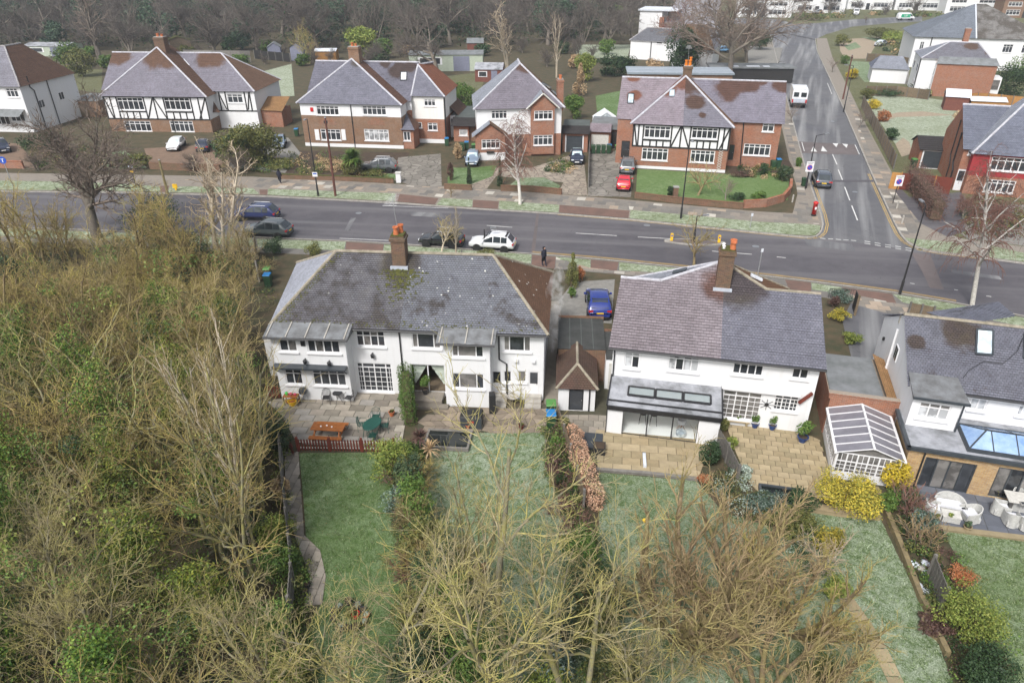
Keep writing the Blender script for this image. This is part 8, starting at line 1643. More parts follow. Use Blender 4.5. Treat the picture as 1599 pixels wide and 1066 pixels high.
gt=thing('driveway_gate','brown double gates before the brick garage','gate',(*G(1402,296),0));q=Vector(G(1482,304))-Vector(G(1402,296));gt.rotation_euler=(0,0,math.atan2(q.y,q.x));l=q.length
for k in range(3): MB().box(l*k/3+.05,l*(k+1)/3-.05,-.03,.03,.05,1.9).build('gate_leaf','timber_red',gt);MB().box(l*k/3-.06,l*k/3+.04,-.07,.07,0,2.0).build('post','timber_orange',gt)
MB().box(-1.0,-.1,-.02,.03,0,1.9).build('fence_panel','timber_orange',gt)
# picket fence and gate
def picket(label,a,b,ht,name='picket_fence',posts=3,gate=False):
    A=Vector((*G(*a),0));Bv=Vector((*G(*b),0));d=Bv-A;l=d.length;t=thing(name,label,'gate' if gate else 'fence',tuple(A),math.atan2(d.y,d.x));n=int(l/.165)
    pk=MB().add([(-.045,-.012,.06),(.045,-.012,.06),(.045,.012,.06),(-.045,.012,.06),(-.045,-.012,ht-.06),(.045,-.012,ht-.06),(.045,.012,ht-.06),(-.045,.012,ht-.06),(0,-.012,ht),(0,.012,ht)],[(0,1,5,8,4),(3,7,9,6,2),(0,4,7,3),(1,2,6,5),(4,8,9,7),(5,6,9,8)]).mesh('picket','timber_red')
    for k in range(n): o=obj('picket',pk,t);o.location=(.1+(l-.2)*k/(n-1),0,0)
    for z in (.2,ht*.72): MB().box(0,l,.013,.05,z,z+.07).build('rail','wood_white' if not gate else 'timber_red',t)
    if not gate:
        for k in range(posts+1): o=MB().box(-.06,.06,-.06,.06,0,ht+.1).build('post','timber_red',t);o.location=(l*k/posts,.03,0)
picket('red-brown picket fence between patio and left lawn',(466,704),(616,706),.85);picket('small red-brown gate standing open beside the path',(444,690),(459,712),.85,'picket_gate',gate=True);picket('dark wooden side gate at the corner of the white pair',(416,622),(439,622),1.0,'side_gate',gate=True)
# timber edging of the right garden
for pix,lab in (([(1366,766),(1382,800),(1408,862),(1436,935),(1447,955)],'long mossy timber edging between the right lawn and the border'),([(1446,962),(1438,980),(1466,1000),(1478,1025)],'curved stone edging below the timber one')):
    P=[G(*p) for p in pix];t=thing('bed_edging',lab,'edging',(*P[0],0));m=MB()
    for a,b in zip(P,P[1:]): m.bar((a[0]-P[0][0],a[1]-P[0][1],.15),(b[0]-P[0][0],b[1]-P[0][1],.15),.22,.32)
    m.build('sleeper','sleeper',t)
low_wall('low sandstone edge below the variegated shrub',[(1262,796),(1312,803),(1372,809)],.25,.4,'slab_sand1');low_wall('low timber edge of the sand patio',[(931,735),(1010,741),(1090,750)],.12,.15,'timber_grey');low_wall('low buff edge of the slate patio',[(1464,826),(1560,838),(1660,850)],.12,.25,'slab_sand3')
o=thing('rockery','frosted blue-white stones in the border above the fence panel','rockery',(*G(1440,905),0));r=random.Random(2)
for k in range(9):
    a=MB();c=(r.uniform(-.5,.6),r.uniform(-1.2,1.0),.1);a.lathe([(.02,-.1),(.18,-.05),(.2,.04),(.1,.12),(0,.13)],7,c);a.build('rock',r.choice(['frost_white','glass_sky','stone_pale']),o)

# ------------------------------------------------------------------ garden things
pt=thing('picnic_table','orange-brown wooden picnic table on the left patio','picnic table',(*G(515,682),0),-.09);L_=1.9
for k in range(5): MB().box(-L_/2,L_/2,-.38+k*.155,-.38+k*.155+.145,.72,.76).build('table_plank','timber_gold',pt)
for s in (-1,1):
    for k in range(2): MB().box(-L_/2,L_/2,s*(.62+k*.15)-.07,s*(.62+k*.15)+.065,.43,.47).build('bench_plank','timber_gold',pt)
    MB().bar((s*.72,-.72,.02),(s*.72,-.2,.71),.07,.09).build('leg','timber_gold',pt);MB().bar((s*.72,.72,.02),(s*.72,.2,.71),.07,.09).build('leg','timber_gold',pt);MB().bar((s*.78,-.8,.39),(s*.78,.8,.39),.05,.09).build('cross_beam','timber_gold',pt)
for k in range(3): MB().lathe([(.05,0),(.05,.05),(0,.06)],8,(-.4+k*.32,-.05+.1*(k % 2),.76)).build('cup','upvc',pt).name='table_peg'
def patio_chair(px,rz,mat,label,group=None,arms=True,z=.06):
    t=thing('patio_chair',label,'chair',(*G(*px),z),rz,group)
    s=MB()
    for k in range(5): s.box(-.22,.22,-.22+k*.09,-.22+k*.09+.06,.41,.43)
    s.build('seat',mat,t);b=MB().tube([(-.23,.22,.42),(-.23,.27,.8),(0,.29,.92),(.23,.27,.8),(.23,.22,.42)],.016,5)
    for k in range(5): x=-.16+k*.08;b.tube([(x,.22,.42),(x,.28,.86)],.009,4)
    b.build('backrest',mat,t)
    for a in (-1,1):
        for c in (-1,1): MB().tube([(a*.24,c*.24,0),(a*.22,c*.22,.42)],.014,5).build('leg',mat,t)
        if arms: MB().tube([(a*.25,-.22,.42),(a*.25,-.22,.64),(a*.25,.26,.66)],.014,5).build('armrest',mat,t)
    return t
patio_chair((511,630),.1,'black_metal','black metal bistro chair left of the small round table');patio_chair((546,630),-.3,'black_metal','black metal bistro chair right of the small round table')
t=thing('bistro_table','small round black table between the two bistro chairs','table',(*G(529,629),.06));MB().lathe([(.3,.68),(.3,.7),(0,.71)],18).build('table_top','black_metal',t)
for k in range(3): MB().tube([(math.cos(k*2.1)*.25,math.sin(k*2.1)*.25,0),(math.cos(k*2.1+2)*.1,math.sin(k*2.1+2)*.1,.68)],.015,5).build('leg','black_metal',t)
t=thing('garden_table','oval dark green garden table on the left patio','table',(*G(583,678),.06),1.2);MB().lathe([(.52,.7),(.56,.72),(.54,.74),(0,.745)],24).build('table_top','furn_green',t).scale=(1.25,.85,1)
for a in (-1,1):
    for c in (-1,1): MB().tube([(a*.55,c*.35,0),(a*.4,c*.25,.7)],.02,5).build('leg','furn_green',t)
for (px,rz,lab) in (((567,672),1.6,'dark green chair left of the oval table'),((588,660),.0,'dark green chair at the far end of the oval table'),((601,674),-1.5,'dark green chair right of the oval table'),((583,690),3.1,'dark green chair at the near end of the oval table')): patio_chair(px,rz,'furn_green',lab)
def pot(px,r,hh,mat,label,plant=None,z=.06,name='plant_pot'):
    t=thing(name,label,'pot',(*G(*px),z));MB().lathe([(r*.65,0),(r*.95,hh*.85),(r*1.08,hh*.86),(r*1.08,hh),(r*.9,hh),(r*.86,hh*.85)],14).build('pot_body',mat,t);MB().lathe([(r*.88,hh*.86),(0,hh*.9)],12).build('compost','soil',t)
    if plant: o=obj('foliage',bush_mesh(81,r*plant[1],r*plant[1],plant[2]/2,plant[3],.06,plant[0],9),t);o.location=(0,0,hh*.8)
    return t
pot((665,622),.2,.35,'black_metal','dark pot with a clipped green shrub on the platform',('leaf_mid',1.7,1.1,700),z=.35);pot((731,669),.16,.24,'terracotta','small red pot at the lawn edge below the storage box',('leaf_olive',.8,.15,80));pot((814,670),.17,.28,'timber_red','dark red pot at the lawn edge of the crazy paving',('leaf_olive',.8,.15,80));pot((612,650),.18,.3,'terracotta','terracotta pot beside the ivy hedge',('leaf_olive',.8,.2,80))
pot((1153,661),.2,.3,'stone_pale','stone pot with a small plant at the glazed door',('leaf_mid',1.2,.4,200));pot((1178,668),.22,.32,'glaze_blue','blue glazed pot under the wall ornament, the left one',('leaf_mid',1.3,.6,300));pot((1205,671),.22,.32,'glaze_blue','blue glazed pot under the small window',('leaf_mid',1.3,.7,300));pot((1252,690),.3,.35,'glaze_blue','large pot with a round green bush in the patio corner',('leaf_mid',1.8,1.1,900));pot((1555,775),.25,.4,'black_metal','black pot by the sliding doors of the brick extension');pot((1459,818),.16,.3,'slab_sand1','sand-coloured pot with a ball plant at the slate patio edge',('leaf_olive',1.0,.35,200));pot((1508,830),.18,.32,'slab_sand1','sand-coloured pot with dark ball plant by the armchair',('leaf_conifer',1.1,.35,200))
# ring of pots on the left lawn
r=random.Random(4)
for k in range(11):
    a=k*.571;px=(547+math.cos(a)*26+r.uniform(-3,3),966+math.sin(a)*20+r.uniform(-3,3));m=['plastic_black','plastic_black','anthracite','terracotta'][r.randrange(4)]
    t=pot(px,r.uniform(.12,.2),r.uniform(.18,.3),m,'dark plastic flower pot in the ring on the left lawn',('leaf_frost',.9,.12,60) if r.random() < .5 else None,z=.02);t['group']='flower pots ringed on the left lawn'
    if m == 'terracotta': t['label']='terracotta pot in the ring of pots on the left lawn'
bush(G(549,962),.35,.35,.5,'leaf_olive','small clipped shrub in the ring of pots',seed=82,n=400,size=.06);t=pot((556,964),.17,.28,'sign_red','bright red pot among the ring of pots',z=.02)
for k,px in enumerate(((480,918),(478,928))): pot(px,.15,.25,'plastic_black',['black pot on the path edge','second black pot just below the path-edge one'][k])
# storage box, covered parasol, fire bowl, grill, toy kitchen
sb=thing('storage_box','black garden storage box with a small red badge','storage box',(*G(737,664),.06),frA.a-.0);MB().box(-.62,.62,-.42,.42,0,.72).build('box_body','anthracite',sb);MB().add([(-.66,-.46,.72),(.66,-.46,.72),(.66,.46,.72),(-.66,.46,.72),(-.6,-.38,.84),(.6,-.38,.84),(.6,.4,.9),(-.6,.4,.9)],[(4,5,6,7),(0,1,5,4),(1,2,6,5),(2,3,7,6),(3,0,4,7)]).build('lid','plastic_black',sb);MB().box(-.18,.18,-.435,-.421,.42,.54).build('badge','sign_red',sb)
pa=thing('covered_barbecue','tall black covered box leaning at the bay corner','cover',(*G(769,644),.06),.1);MB().add([(-.2,-.2,0),(.2,-.2,0),(.2,.2,0),(-.2,.2,0),(-.2,-.15,1.25),(.2,-.15,1.25),(.17,.2,1.35),(-.17,.2,1.35)],[(0,1,5,4),(1,2,6,5),(2,3,7,6),(3,0,4,7),(4,5,6,7)]).build('cover','plastic_black',pa)
fb=thing('fire_bowl','round fire bowl on legs beside the doorstep','fire bowl',(*G(801,630),.06));MB().lathe([(.05,.3),(.3,.4),(.38,.5),(.34,.5),(.25,.42),(0,.36)],16).build('bowl','stone_pale',fb)
for k in range(3): MB().tube([(math.cos(k*2.1)*.28,math.sin(k*2.1)*.28,0),(math.cos(k*2.1)*.2,math.sin(k*2.1)*.2,.4)],.015,5).build('leg','black_metal',fb)
for k,px in enumerate(((794,622),(812,622))): t=thing('decorative_tile',['ornate square tile leaning on the wall left of the fire bowl','ornate square tile leaning on the wall right of the fire bowl'][k],'tile',(*G(*px),.06),frA.a);MB().box(-.2,.2,-.03,0,0,.4).build('tile_body','wood_white',t);o=MB().tube([(0,-.035,.2),(0,-.045,.2)],.13,12).build('rosette','anthracite',t)
kb=thing('kettle_barbecue','round kettle barbecue against the white bay','barbecue',(*G(476,627),.06));MB().lathe([(.05,.5),(.24,.62),(.27,.75),(.22,.9),(0,.97)],16).build('kettle','anthracite',kb)
for k in range(3): MB().tube([(math.cos(k*2.1)*.26,math.sin(k*2.1)*.26,0),(math.cos(k*2.1)*.15,math.sin(k*2.1)*.15,.58)],.014,5).build('leg','galv',kb)
tk=thing('potting_bench','orange wooden potting bench with bright toys and a yellow tub','bench',(*G(457,632),.06),-.08);MB().box(-.45,.45,-.22,.22,.62,.67).build('bench_top','timber_gold',tk);MB().box(-.45,.45,-.2,.2,.2,.24).build('shelf','timber_gold',tk)
for a in (-1,1):
    for c in (-1,1): MB().box(a*.42-.03,a*.42+.03,c*.18-.03,c*.18+.03,0,.62).build('leg','timber_fence',tk)
for k,(px,m,rr,hh,lab) in enumerate(((-.25,'bright_green',.1,.22,'bright green watering can on the potting bench'),(.0,'flower_red',.12,.16,'red flower bowl on the potting bench'),(.27,'flower_red',.1,.14,'pink-red pot plant at the right of the potting bench'))):
    c=Matrix.Translation((*G(457,632),.06)) @ Matrix.Rotation(-.08,4,'Z') @ Vector((px,0,.67));t=thing('garden_pot',lab,'pot',tuple(c));MB().lathe([(rr*.7,0),(rr,hh*.8),(rr*.5,hh),(0,hh)],10).build('pot_body',m,t)
t=thing('yellow_tub','bright yellow tub hanging on the potting bench','tub',(*G(457.5,634),.12));MB().lathe([(.2,0),(.28,.3),(.25,.3),(.18,.05)],14).build('tub_body','yellow_plastic',t)
t=thing('garden_ornament','bright green figure leaning on the wall by the small window','ornament',(*G(1229,668),.06),frB.a);MB().box(-.12,.05,-.04,.04,0,.75).box(.051,.2,-.03,.03,.15,.62).box(-.02,.12,-.035,.035,.62,.85).build('figure_body','bright_green',t)
t=thing('wooden_bench','low wooden bench below the glazed door','bench',(*G(1151,664),.06),frB.a);MB().box(-.65,.65,-.15,.15,.25,.3).build('seat','slab_sand2',t)
for a in (-1,1): MB().box(a*.5-.06,a*.5+.06,-.13,.13,0,.25).build('leg','slab_sand3',t)
# raised ponds
for (px,wq,dq,rz,lab) in (((700,690),2.6,1.7,-.1,'dark square pond with timber rim on the crazy paving'),((1215,778),1.9,1.4,-.22,'dark square pond with black rim at the foot of the sandy patio')):
    t=thing('garden_pond',lab,'pond',(*G(*px),.06),rz);f=MB();h_=.22
    f.box(-wq/2,wq/2,-dq/2,-dq/2+.12,0,h_).box(-wq/2,wq/2,dq/2-.12,dq/2,0,h_).box(-wq/2,-wq/2+.12,-dq/2+.121,dq/2-.121,0,h_).box(wq/2-.12,wq/2,-dq/2+.121,dq/2-.121,0,h_);f.build('rim','timber_grey' if px[0] < 1000 else 'anthracite',t);MB().quad((-wq/2+.1,-dq/2+.1,.14),(wq/2-.1,-dq/2+.1,.14),(wq/2-.1,dq/2-.1,.14),(-wq/2+.1,dq/2-.1,.14)).build('water','water_dark',t)
t=thing('planter_box','black planter box at the side of the sand patio','planter',(*G(935,706),.05),-.15);MB().box(-.35,.35,-.35,.35,0,.45).build('box_body','plastic_black',t);MB().box(-.3,.3,-.3,.3,.451,.46).build('compost','soil',t);t=thing('hatch_cover','dark flat cover on the ground beside the garage','cover',(*G(916,690),.05),-.15);MB().box(-.9,.9,-.7,.7,0,.12).build('cover','anthracite',t);MB().box(-.1,.1,-.75,-.7,.03,.09).build('handle','plastic_black',t)
t=thing('glass_post','short white post lying on the sand patio','post',(*G(1006,722),.1),1.45);MB().box(-.55,.55,-.08,.08,0,.14).build('post_body','frost_white',t);MB().box(.551,.6,-.09,.09,0,.16).build('cap','grey_metal',t)
t=thing('football','small yellow ball on the lawn','ball',(*G(1006,815),.13));MB().lathe([(0.001,-.11),(.06,-.09),(.1,-.045),(.11,0),(.1,.045),(.06,.09),(.001,.11)],14).build('ball_body','yellow_plastic',t,True)
t=thing('bird_feeder_house','small brown bird house on a post under the lichened tree','bird house',(*G(752,925),0),.3);MB().box(-.03,.03,-.03,.03,0,1.3).build('post','timber_fence',t);MB().box(-.2,.2,-.15,.15,1.3,1.6).build('house_body','shed_red',t);MB().add([(-.28,-.22,1.58),(.28,-.22,1.58),(.28,.22,1.58),(-.28,.22,1.58),(-.28,0,1.82),(.28,0,1.82)],[(0,1,5,4),(2,3,4,5),(0,4,3),(1,2,5)]).build('roof','shed_red',t)
t=thing('garden_bench','dark green garden table set half hidden under the brown spraying tree','table',(*G(1160,985),.02),.3);MB().lathe([(.8,.7),(.82,.73),(0,.74)],20).build('table_top','furn_green',t)
for k in range(4): MB().tube([(math.cos(k*1.57)*.6,math.sin(k*1.57)*.6,0),(math.cos(k*1.57)*.4,math.sin(k*1.57)*.4,.7)],.025,5).build('leg','furn_green',t)
for k in range(3): patio_chair((1160+[-40,5,38][k],985+[5,-22,8][k]),[1.5,0,-1.5][k],'furn_green',['green chair left of the table under the spraying tree','green chair behind the table under the spraying tree','green chair right of the table under the spraying tree'][k],z=.02)
# white rattan set on the slate patio
def rattan(px,rz,wd,label,name='armchair',cat='armchair'):
    t=thing(name,label,cat,(*G(*px,.06),.06),rz);h=wd/2
    s=MB().box(-h+.06,h-.06,-.32,.3,.08,.36);s.build('base','rattan_white',t);MB().box(-h+.08,h-.08,-.34,.24,.361,.47).build('cushion','cushion_white',t)
    prof=[];n=14
    m=MB();P=[]
    for i in range(n+1):
        a=math.pi*i/n;x=-math.cos(a)*h;y=-.36+math.sin(a)**.55*.74;top=.62+.26*math.sin(a)**1.2;P.append((x,y,top))
    for (x0,y0,t0),(x1,y1,t1) in zip(P,P[1:]):
        for s_ in (1,.9): m.quad((x0*s_,y0*s_ if s_ == 1 else y0-.04,.05),(x1*s_,y1 if s_ == 1 else y1-.04,.05),(x1*s_,y1 if s_ == 1 else y1-.04,t1),(x0*s_,y0 if s_ == 1 else y0-.04,t0))
        m.quad((x0,y0,t0),(x1,y1,t1),(x1*.9,y1-.04,t1),(x0*.9,y0-.04,t0))
    m.build('shell','rattan_white',t);return t
rattan((1478,795),-.3,1.45,'white rattan sofa on the slate patio','garden_sofa','sofa');rattan((1452,803),1.2,.8,'white rattan armchair left of the low table');rattan((1513,811),-1.6,.85,'white rattan armchair right of the low table')
t=thing('coffee_table','low white rattan table with a small plant','table',(*G(1482,811,.06),.06),-.3);MB().box(-.42,.42,-.3,.3,.36,.4).build('table_top','wood_white',t);MB().box(-.39,.39,-.27,.27,.03,.36).build('base','rattan_white',t);t2=thing('table_plant','small green plant on the low rattan table','plant',(*G(1484,806,.46),.46));obj('foliage',bush_mesh(83,.14,.14,.12,120,.05,'leaf_lime',6),t2)
t=thing('dining_table','long white dining table at the right edge of the slate patio','table',(*G(1594,796,.06),.06),-.3);MB().box(-.85,.95,-.45,.45,.7,.75).build('table_top','wood_white',t);MB().box(-.5,.6,-.2,.2,0,.7).build('pedestal','rattan_white',t);t2=thing('tray','grey tray on the long white dining table','tray',(*G(1600,787,.82),.82),-.3);MB().box(-.2,.2,-.12,.12,0,.05).build('tray_body','concrete',t2);MB().box(-.15,.15,-.08,.08,.051,.07).build('lining','anthracite',t2)
for px,rz,lab in (((1558,801),1.35,'white rattan dining chair at the left end of the long table'),((1576,818),2.85,'white rattan dining chair at the near side of the long table, the left one'),((1598,824),2.85,'white rattan dining chair at the near side of the long table, the right one'),((1585,787),-.3,'white rattan dining chair behind the long table')): rattan(px,rz,.62,lab,'dining_chair','chair')

# ------------------------------------------------------------------ bins
def bin_(px,body,lid,label,rz=0.,hh=1.05,z=.02,group=None,wd=.58,name='wheelie_bin'):
    t=thing(name,label,'bin',(*G(*px),z),rz,group);a=wd/2
    MB().add([(-a*.82,-a*.85,.05),(a*.82,-a*.85,.05),(a*.82,a*.85,.05),(-a*.82,a*.85,.05),(-a,-a*1.1,hh),(a,-a*1.1,hh),(a,a*1.1,hh),(-a,a*1.1,hh)],[(3,2,1,0),(0,1,5,4),(1,2,6,5),(2,3,7,6),(3,0,4,7),(4,5,6,7)]).build('bin_body',body,t);MB().add([(-a*1.05,-a*1.18,hh+.002),(a*1.05,-a*1.18,hh+.002),(a*1.05,a*1.2,hh+.002),(-a*1.05,a*1.2,hh+.002),(-a*.95,-a,hh+.06),(a*.95,-a,hh+.06),(a*.95,a,hh+.09),(-a*.95,a,hh+.09)],[(4,5,6,7),(0,1,5,4),(1,2,6,5),(2,3,7,6),(3,0,4,7)]).build('lid',lid,t)
    for s in (-1,1): o=MB().lathe([(.02,-.03),(.1,-.03),(.1,.03),(.02,.03)],10).build('wheel','tyre',t);o.matrix_local=Matrix.Translation((s*a*.7,a*.95,.1)) @ Matrix.Rotation(math.pi/2,4,'Y')
bin_((860,652),'bin_green','bin_lid_green','bin with a light green lid beside the crazy paving');bin_((860,668),'bin_green','bin_blue','bin with a bright blue lid in front of the light green one');bin_((420,437),'bin_green','bin_lid_green','bin with a green lid beside the white pair');bin_((420,447),'bin_green','bin_blue','bin with a blue lid beside the white pair')
for k in range(4): bin_((926+k*8,240),'bin_green','bin_green','dark green bin in the row before the white garage door',group='dark green bins before the white garage door')
bin_((951,239),'bin_green','bin_blue','blue-lidded bin at the end of the row before the white garage door');bin_((963,240),'bin_green','bin_lid_green','green bin by the side gate of the half-timbered pair');bin_((964,250),'shed_green','shed_green','pale green water butt beside the door of the half-timbered pair')
for k,(px,l,lab) in enumerate((((698,228),'bin_blue','blue-lidded bin at the corner of the cream wing'),((722,236),'bin_green','dark bin before the green-felted garage, left'),((729,234),'bin_blue','blue-lidded bin before the green-felted garage'),((740,238),'bin_lid_green','bright green-lidded bin beside the slate blue car'),((464,213),'bin_blue','blue-lidded bin at the left corner of the brick pair'),((1206,265),'bin_green','dark bin at the corner of the brick wing'),((1214,262),'bin_blue','blue-lidded bin at the corner of the brick wing'),((1425,262),'bin_lid_green','green bin beside the brick garage'),((1412,102),'bin_lid_green','green bin beside the far white house'),((1419,102),'bin_blue','blue-lidded bin beside the far white house'))): bin_(px,'bin_green',l,lab)
bin_((1254,291),'bin_green','bin_green','green litter bin beside the parking sign',wd=.45,hh=.9,name='litter_bin')
for k,px in enumerate(((1172,258),(1179,259))): pot(px,.35,.6,'grey_metal',['left square grey planter at the brick wing','right square grey planter at the brick wing'][k],('leaf_dark',1.,.5,200))

# ------------------------------------------------------------------ street furniture
def lamp_post(base,top,label,arm=(.6,0),z=.0,r=.075):
    x,y=G(*base,z);hh=heightat(*top,y)-z;t=thing('street_lamp',label,'street lamp',(x,y,z));MB().tube([(0,0,0),(0,0,1.2),(0,0,1.25),(0,0,hh)],[r*1.5,r*1.4,r,r*.6],10).build('column','black_metal',t)
    MB().tube([(0,0,hh),(arm[0],arm[1],hh+.12)],.035,6).build('bracket','black_metal',t);a=Vector((*arm,0));d=a.normalized();MB().bar(Vector((*arm,hh+.12))-d*.05,Vector((*arm,hh+.15))+d*.5,.22,.1).build('lantern','grey_metal',t);return t
lamp_post((497,306),(478,186),'black street lamp before the brick pair',(0,-.7));lamp_post((1063,341),(1079,219),'black street lamp before the half-timbered pair',(0,-.7));lamp_post((1405,459),(1445,321),'tall black street lamp on the near verge at the right',(0,.5));lamp_post((1258,294),(1272,212),'black street lamp at the kerb of the side street',(1.0,.2));lamp_post((1317,175),(1340,103),'black street lamp on the corner pavement up the street',(-.9,.1));lamp_post((1212,120),(1216,97),'short dark lamp post on the far pavement by the oak');lamp_post((1083,380),(1087,338),'black lamp post on the traffic island',z=ZR);lamp_post((757,390),(760,358),'small black lamp post beside the white crossover car'); 
def pole(base,top,label,mat,r=.12,fx=True):
    x,y=G(*base);hh=heightat(*top,y);t=thing('telegraph_pole',label,'pole',(x,y,0));MB().tube([(0,0,0),(0,0,hh)],[r*1.2,r*.85],9).build('pole_shaft',mat,t);MB().lathe([(r*1.0,0),(0,.12)],9,(0,0,hh)).build('cap','grey_metal',t)
    if fx: MB().box(-.2,.2,-.06,.06,hh-.6,hh-.3).build('junction_box','black_metal',t)
plain('pole_brown',(.14,.06,.045),(.1,.045,.035),4,.85);pole((524,306),(513,184),'dark brown telegraph pole beside the street lamp','pole_brown');plain('pole_yellow',(.24,.2,.1),(.17,.14,.07),4,.85);pole((262,303),(252,250),'yellowish wooden pole at the left roadside','pole_yellow',.13,False);pole((1316,155),(1331,86),'wooden pole on the corner pavement','pole_brown')
plain('cable_grey',(.05,.05,.05),None,5,.6,0)
# controlled-zone signs
def zone_sign(base,plate,label,hp=1.15,wp=.85,lw=.055):
    x,y=G(*base);zc=heightat(*plate,y);t=thing('road_sign',label,'road sign',(x,y,0));MB().tube([(0,0,0),(0,0,zc+hp/2)],.04,8).build('post','black_metal',t)
    MB().box(-wp/2,wp/2,-.09,-.05,zc-hp/2,zc+hp/2).build('plate','upvc',t)
    MB().tube([(0,-.094,zc-.1),(0,-.1,zc-.1)],.3,22).build('ring','sign_red',t);MB().tube([(0,-.101,zc-.1),(0,-.104,zc-.1)],.25,22).build('disc','blue_sign',t);MB().bar((-.18,-.108,zc+.08),(.18,-.108,zc-.28),.006,.05,up=(0,0,1)).build('slash','sign_red',t)
    c=bpy.data.curves.new('lettering','FONT');c.body='Controlled\nZONE';c.size=.17;c.align_x='CENTER';c.extrude=.003;c.materials.append(MATS['black_metal']);o=bpy.data.objects.new('lettering',c);COL.objects.link(o);o.parent=t;o.location=(0,-.095,zc+hp/2-.17);o.rotation_euler=(math.pi/2,0,0)
zone_sign((1257,296),(1265,260),'white parking zone sign with blue disc left of the side street');zone_sign((1394,318),(1403,282),'white parking zone sign with blue disc right of the side street')
x,y=G(21,292);zc=heightat(9,250,y);t=thing('road_sign','blue round arrow sign on a thin post at the left edge','road sign',(x,y,0));MB().tube([(0,0,0),(-.1,0,zc)],.04,8).build('post','galv',t);MB().tube([(-.1,-.05,zc),(-.1,-.08,zc)],.42,20).build('disc','blue_sign',t);MB().bar((-.1,-.09,zc-.25),(-.1,-.09,zc+.2),.1,.01,up=(0,1,0)).box(-.25,.05,-.095,-.085,zc+.1,zc+.2).build('arrow','upvc',t)
for base,top,lab in (((213,293),(206,262),'small blue and yellow sign on a black post at the left verge'),):
    x,y=G(*base);zc=heightat(*top,y);t=thing('road_sign',lab,'road sign',(x,y,0));MB().tube([(0,0,0),(0,0,zc)],.05,8).build('post','black_metal',t);MB().box(-.25,.25,-.08,-.05,zc,zc+.25).build('plate','lead',t);MB().tube([(0,-.08,zc-.35),(0,-.06,zc-.35)],.22,16).build('lamp_disc','yellow_plastic',t)
x,y=G(275,297);t=thing('hydrant_marker','small yellow hydrant marker on the left verge','marker',(x,y,0));MB().box(-.1,.1,-.06,.06,0,.5).build('stub','yellow_plastic',t);MB().box(-.28,.28,-.08,-.061,.25,.75).build('plate','yellow_plastic',t)
u,v=G(497,300);t=thing('road_sign','small white parking plate on the lamp post before the brick pair','road sign',(G(497,306)[0],G(497,306)[1]-.1,0));zc=heightat(493,272,G(497,306)[1]);MB().box(-.28,.28,-.03,0,zc-.25,zc+.25).build('plate','upvc',t);MB().box(-.2,.2,-.035,-.031,zc+.02,zc+.15).build('symbol','blue_sign',t)
# pillar box
pb=thing('pillar_box','red pillar box on the corner pavement','post box',(*G(1270,337),.02));MB().lathe([(.24,0),(.26,.02),(.26,.18)],20).build('plinth','black_metal',pb);MB().lathe([(.22,.18),(.22,1.28),(.24,1.3),(.26,1.33),(.26,1.4),(.22,1.44),(.12,1.52),(0,1.54)],24).build('pillar_body','post_red',pb,True);MB().box(-.11,.11,-.235,-.21,1.14,1.18).build('slot','black_metal',pb);MB().box(-.09,.09,-.23,-.2,.72,.98).build('collection_plate','upvc',pb)
# bollards, posts, stumps
for px,lab in (((1408,349),'pale concrete bollard nearest the junction on the corner pavement'),((1400,326),'pale concrete bollard before the parking sign on the corner'),((1237,316),'pale marker post at the end of the curved wall')): t=thing('bollard',lab,'bollard',(*G(*px),.01));MB().lathe([(.09,0),(.09,.75),(.06,.85),(0,.86)],10).build('bollard_body','stone_pale',t);MB().lathe([(.095,.62),(.095,.72)],10).build('band','concrete',t)
for base,top,lab in (((1171,356),(1173,333),'thin grey sign post on the far verge near the corner'),((1183,430),(1189,388),'thin grey sign post beside the second pair chimney')): x,y=G(*base);zc=heightat(*top,y);t=thing('sign_post',lab,'post',(x,y,0));MB().tube([(0,0,0),(0,0,zc)],.035,7).build('post_shaft','galv',t);MB().box(-.1,.1,-.05,-.036,zc-.3,zc).build('plate','frost_white',t)
# traffic island
isl=thing('traffic_island','kerbed traffic island with two yellow bollards in the main road','traffic island',(*G(1085,379,ZR),ZR),-.13);MB().prism([(math.cos(a*.314)*(2.6 if abs(math.cos(a*.314)) < .9 else 2.9),math.sin(a*.314)*.75) for a in range(20)],.005,.13).build('island_kerb','kerbstone',isl);MB().prism([(math.cos(a*.314)*2.4,math.sin(a*.314)*.58) for a in range(20)],.131,.14).build('infill','asphalt_patch',isl)
for x in (-2.2,2.2): o=MB().box(-.12,.12,-.09,.09,0,.7).build('bollard','yellow_plastic',isl);o.location=(x,0,.14);p=MB().tube([(0,-.095,.5),(0,-.105,.5)],.08,14).build('disc','blue_sign',o)
# entrance gate and railings by the right-hand drive
t=thing('entrance_gate','tall dark gate standing open at the right-hand drive','gate',(*G(1334,492),.02),1.3);MB().box(0,1.2,-.03,.03,.08,1.5).build('gate_leaf','timber_black',t);MB().box(-.14,-.001,-.08,.08,0,1.7).build('post','timber_fence',t)
t=thing('railing','low black railing at the near pavement beside the gate','railing',(*G(1293,465),.02),-.15);n_=12
for k in range(n_): MB().box(k*.16,k*.16+.02,-.01,.01,0,.8).build('bar','black_metal',t)
MB().box(0,n_*.16,-.012,.012,.8,.83).build('rail','black_metal',t)
panel_fence('brown roof-like low fence at the near pavement before the right-hand house',[(1418,489),(1462,497)],.9,'timber_fence',.8)

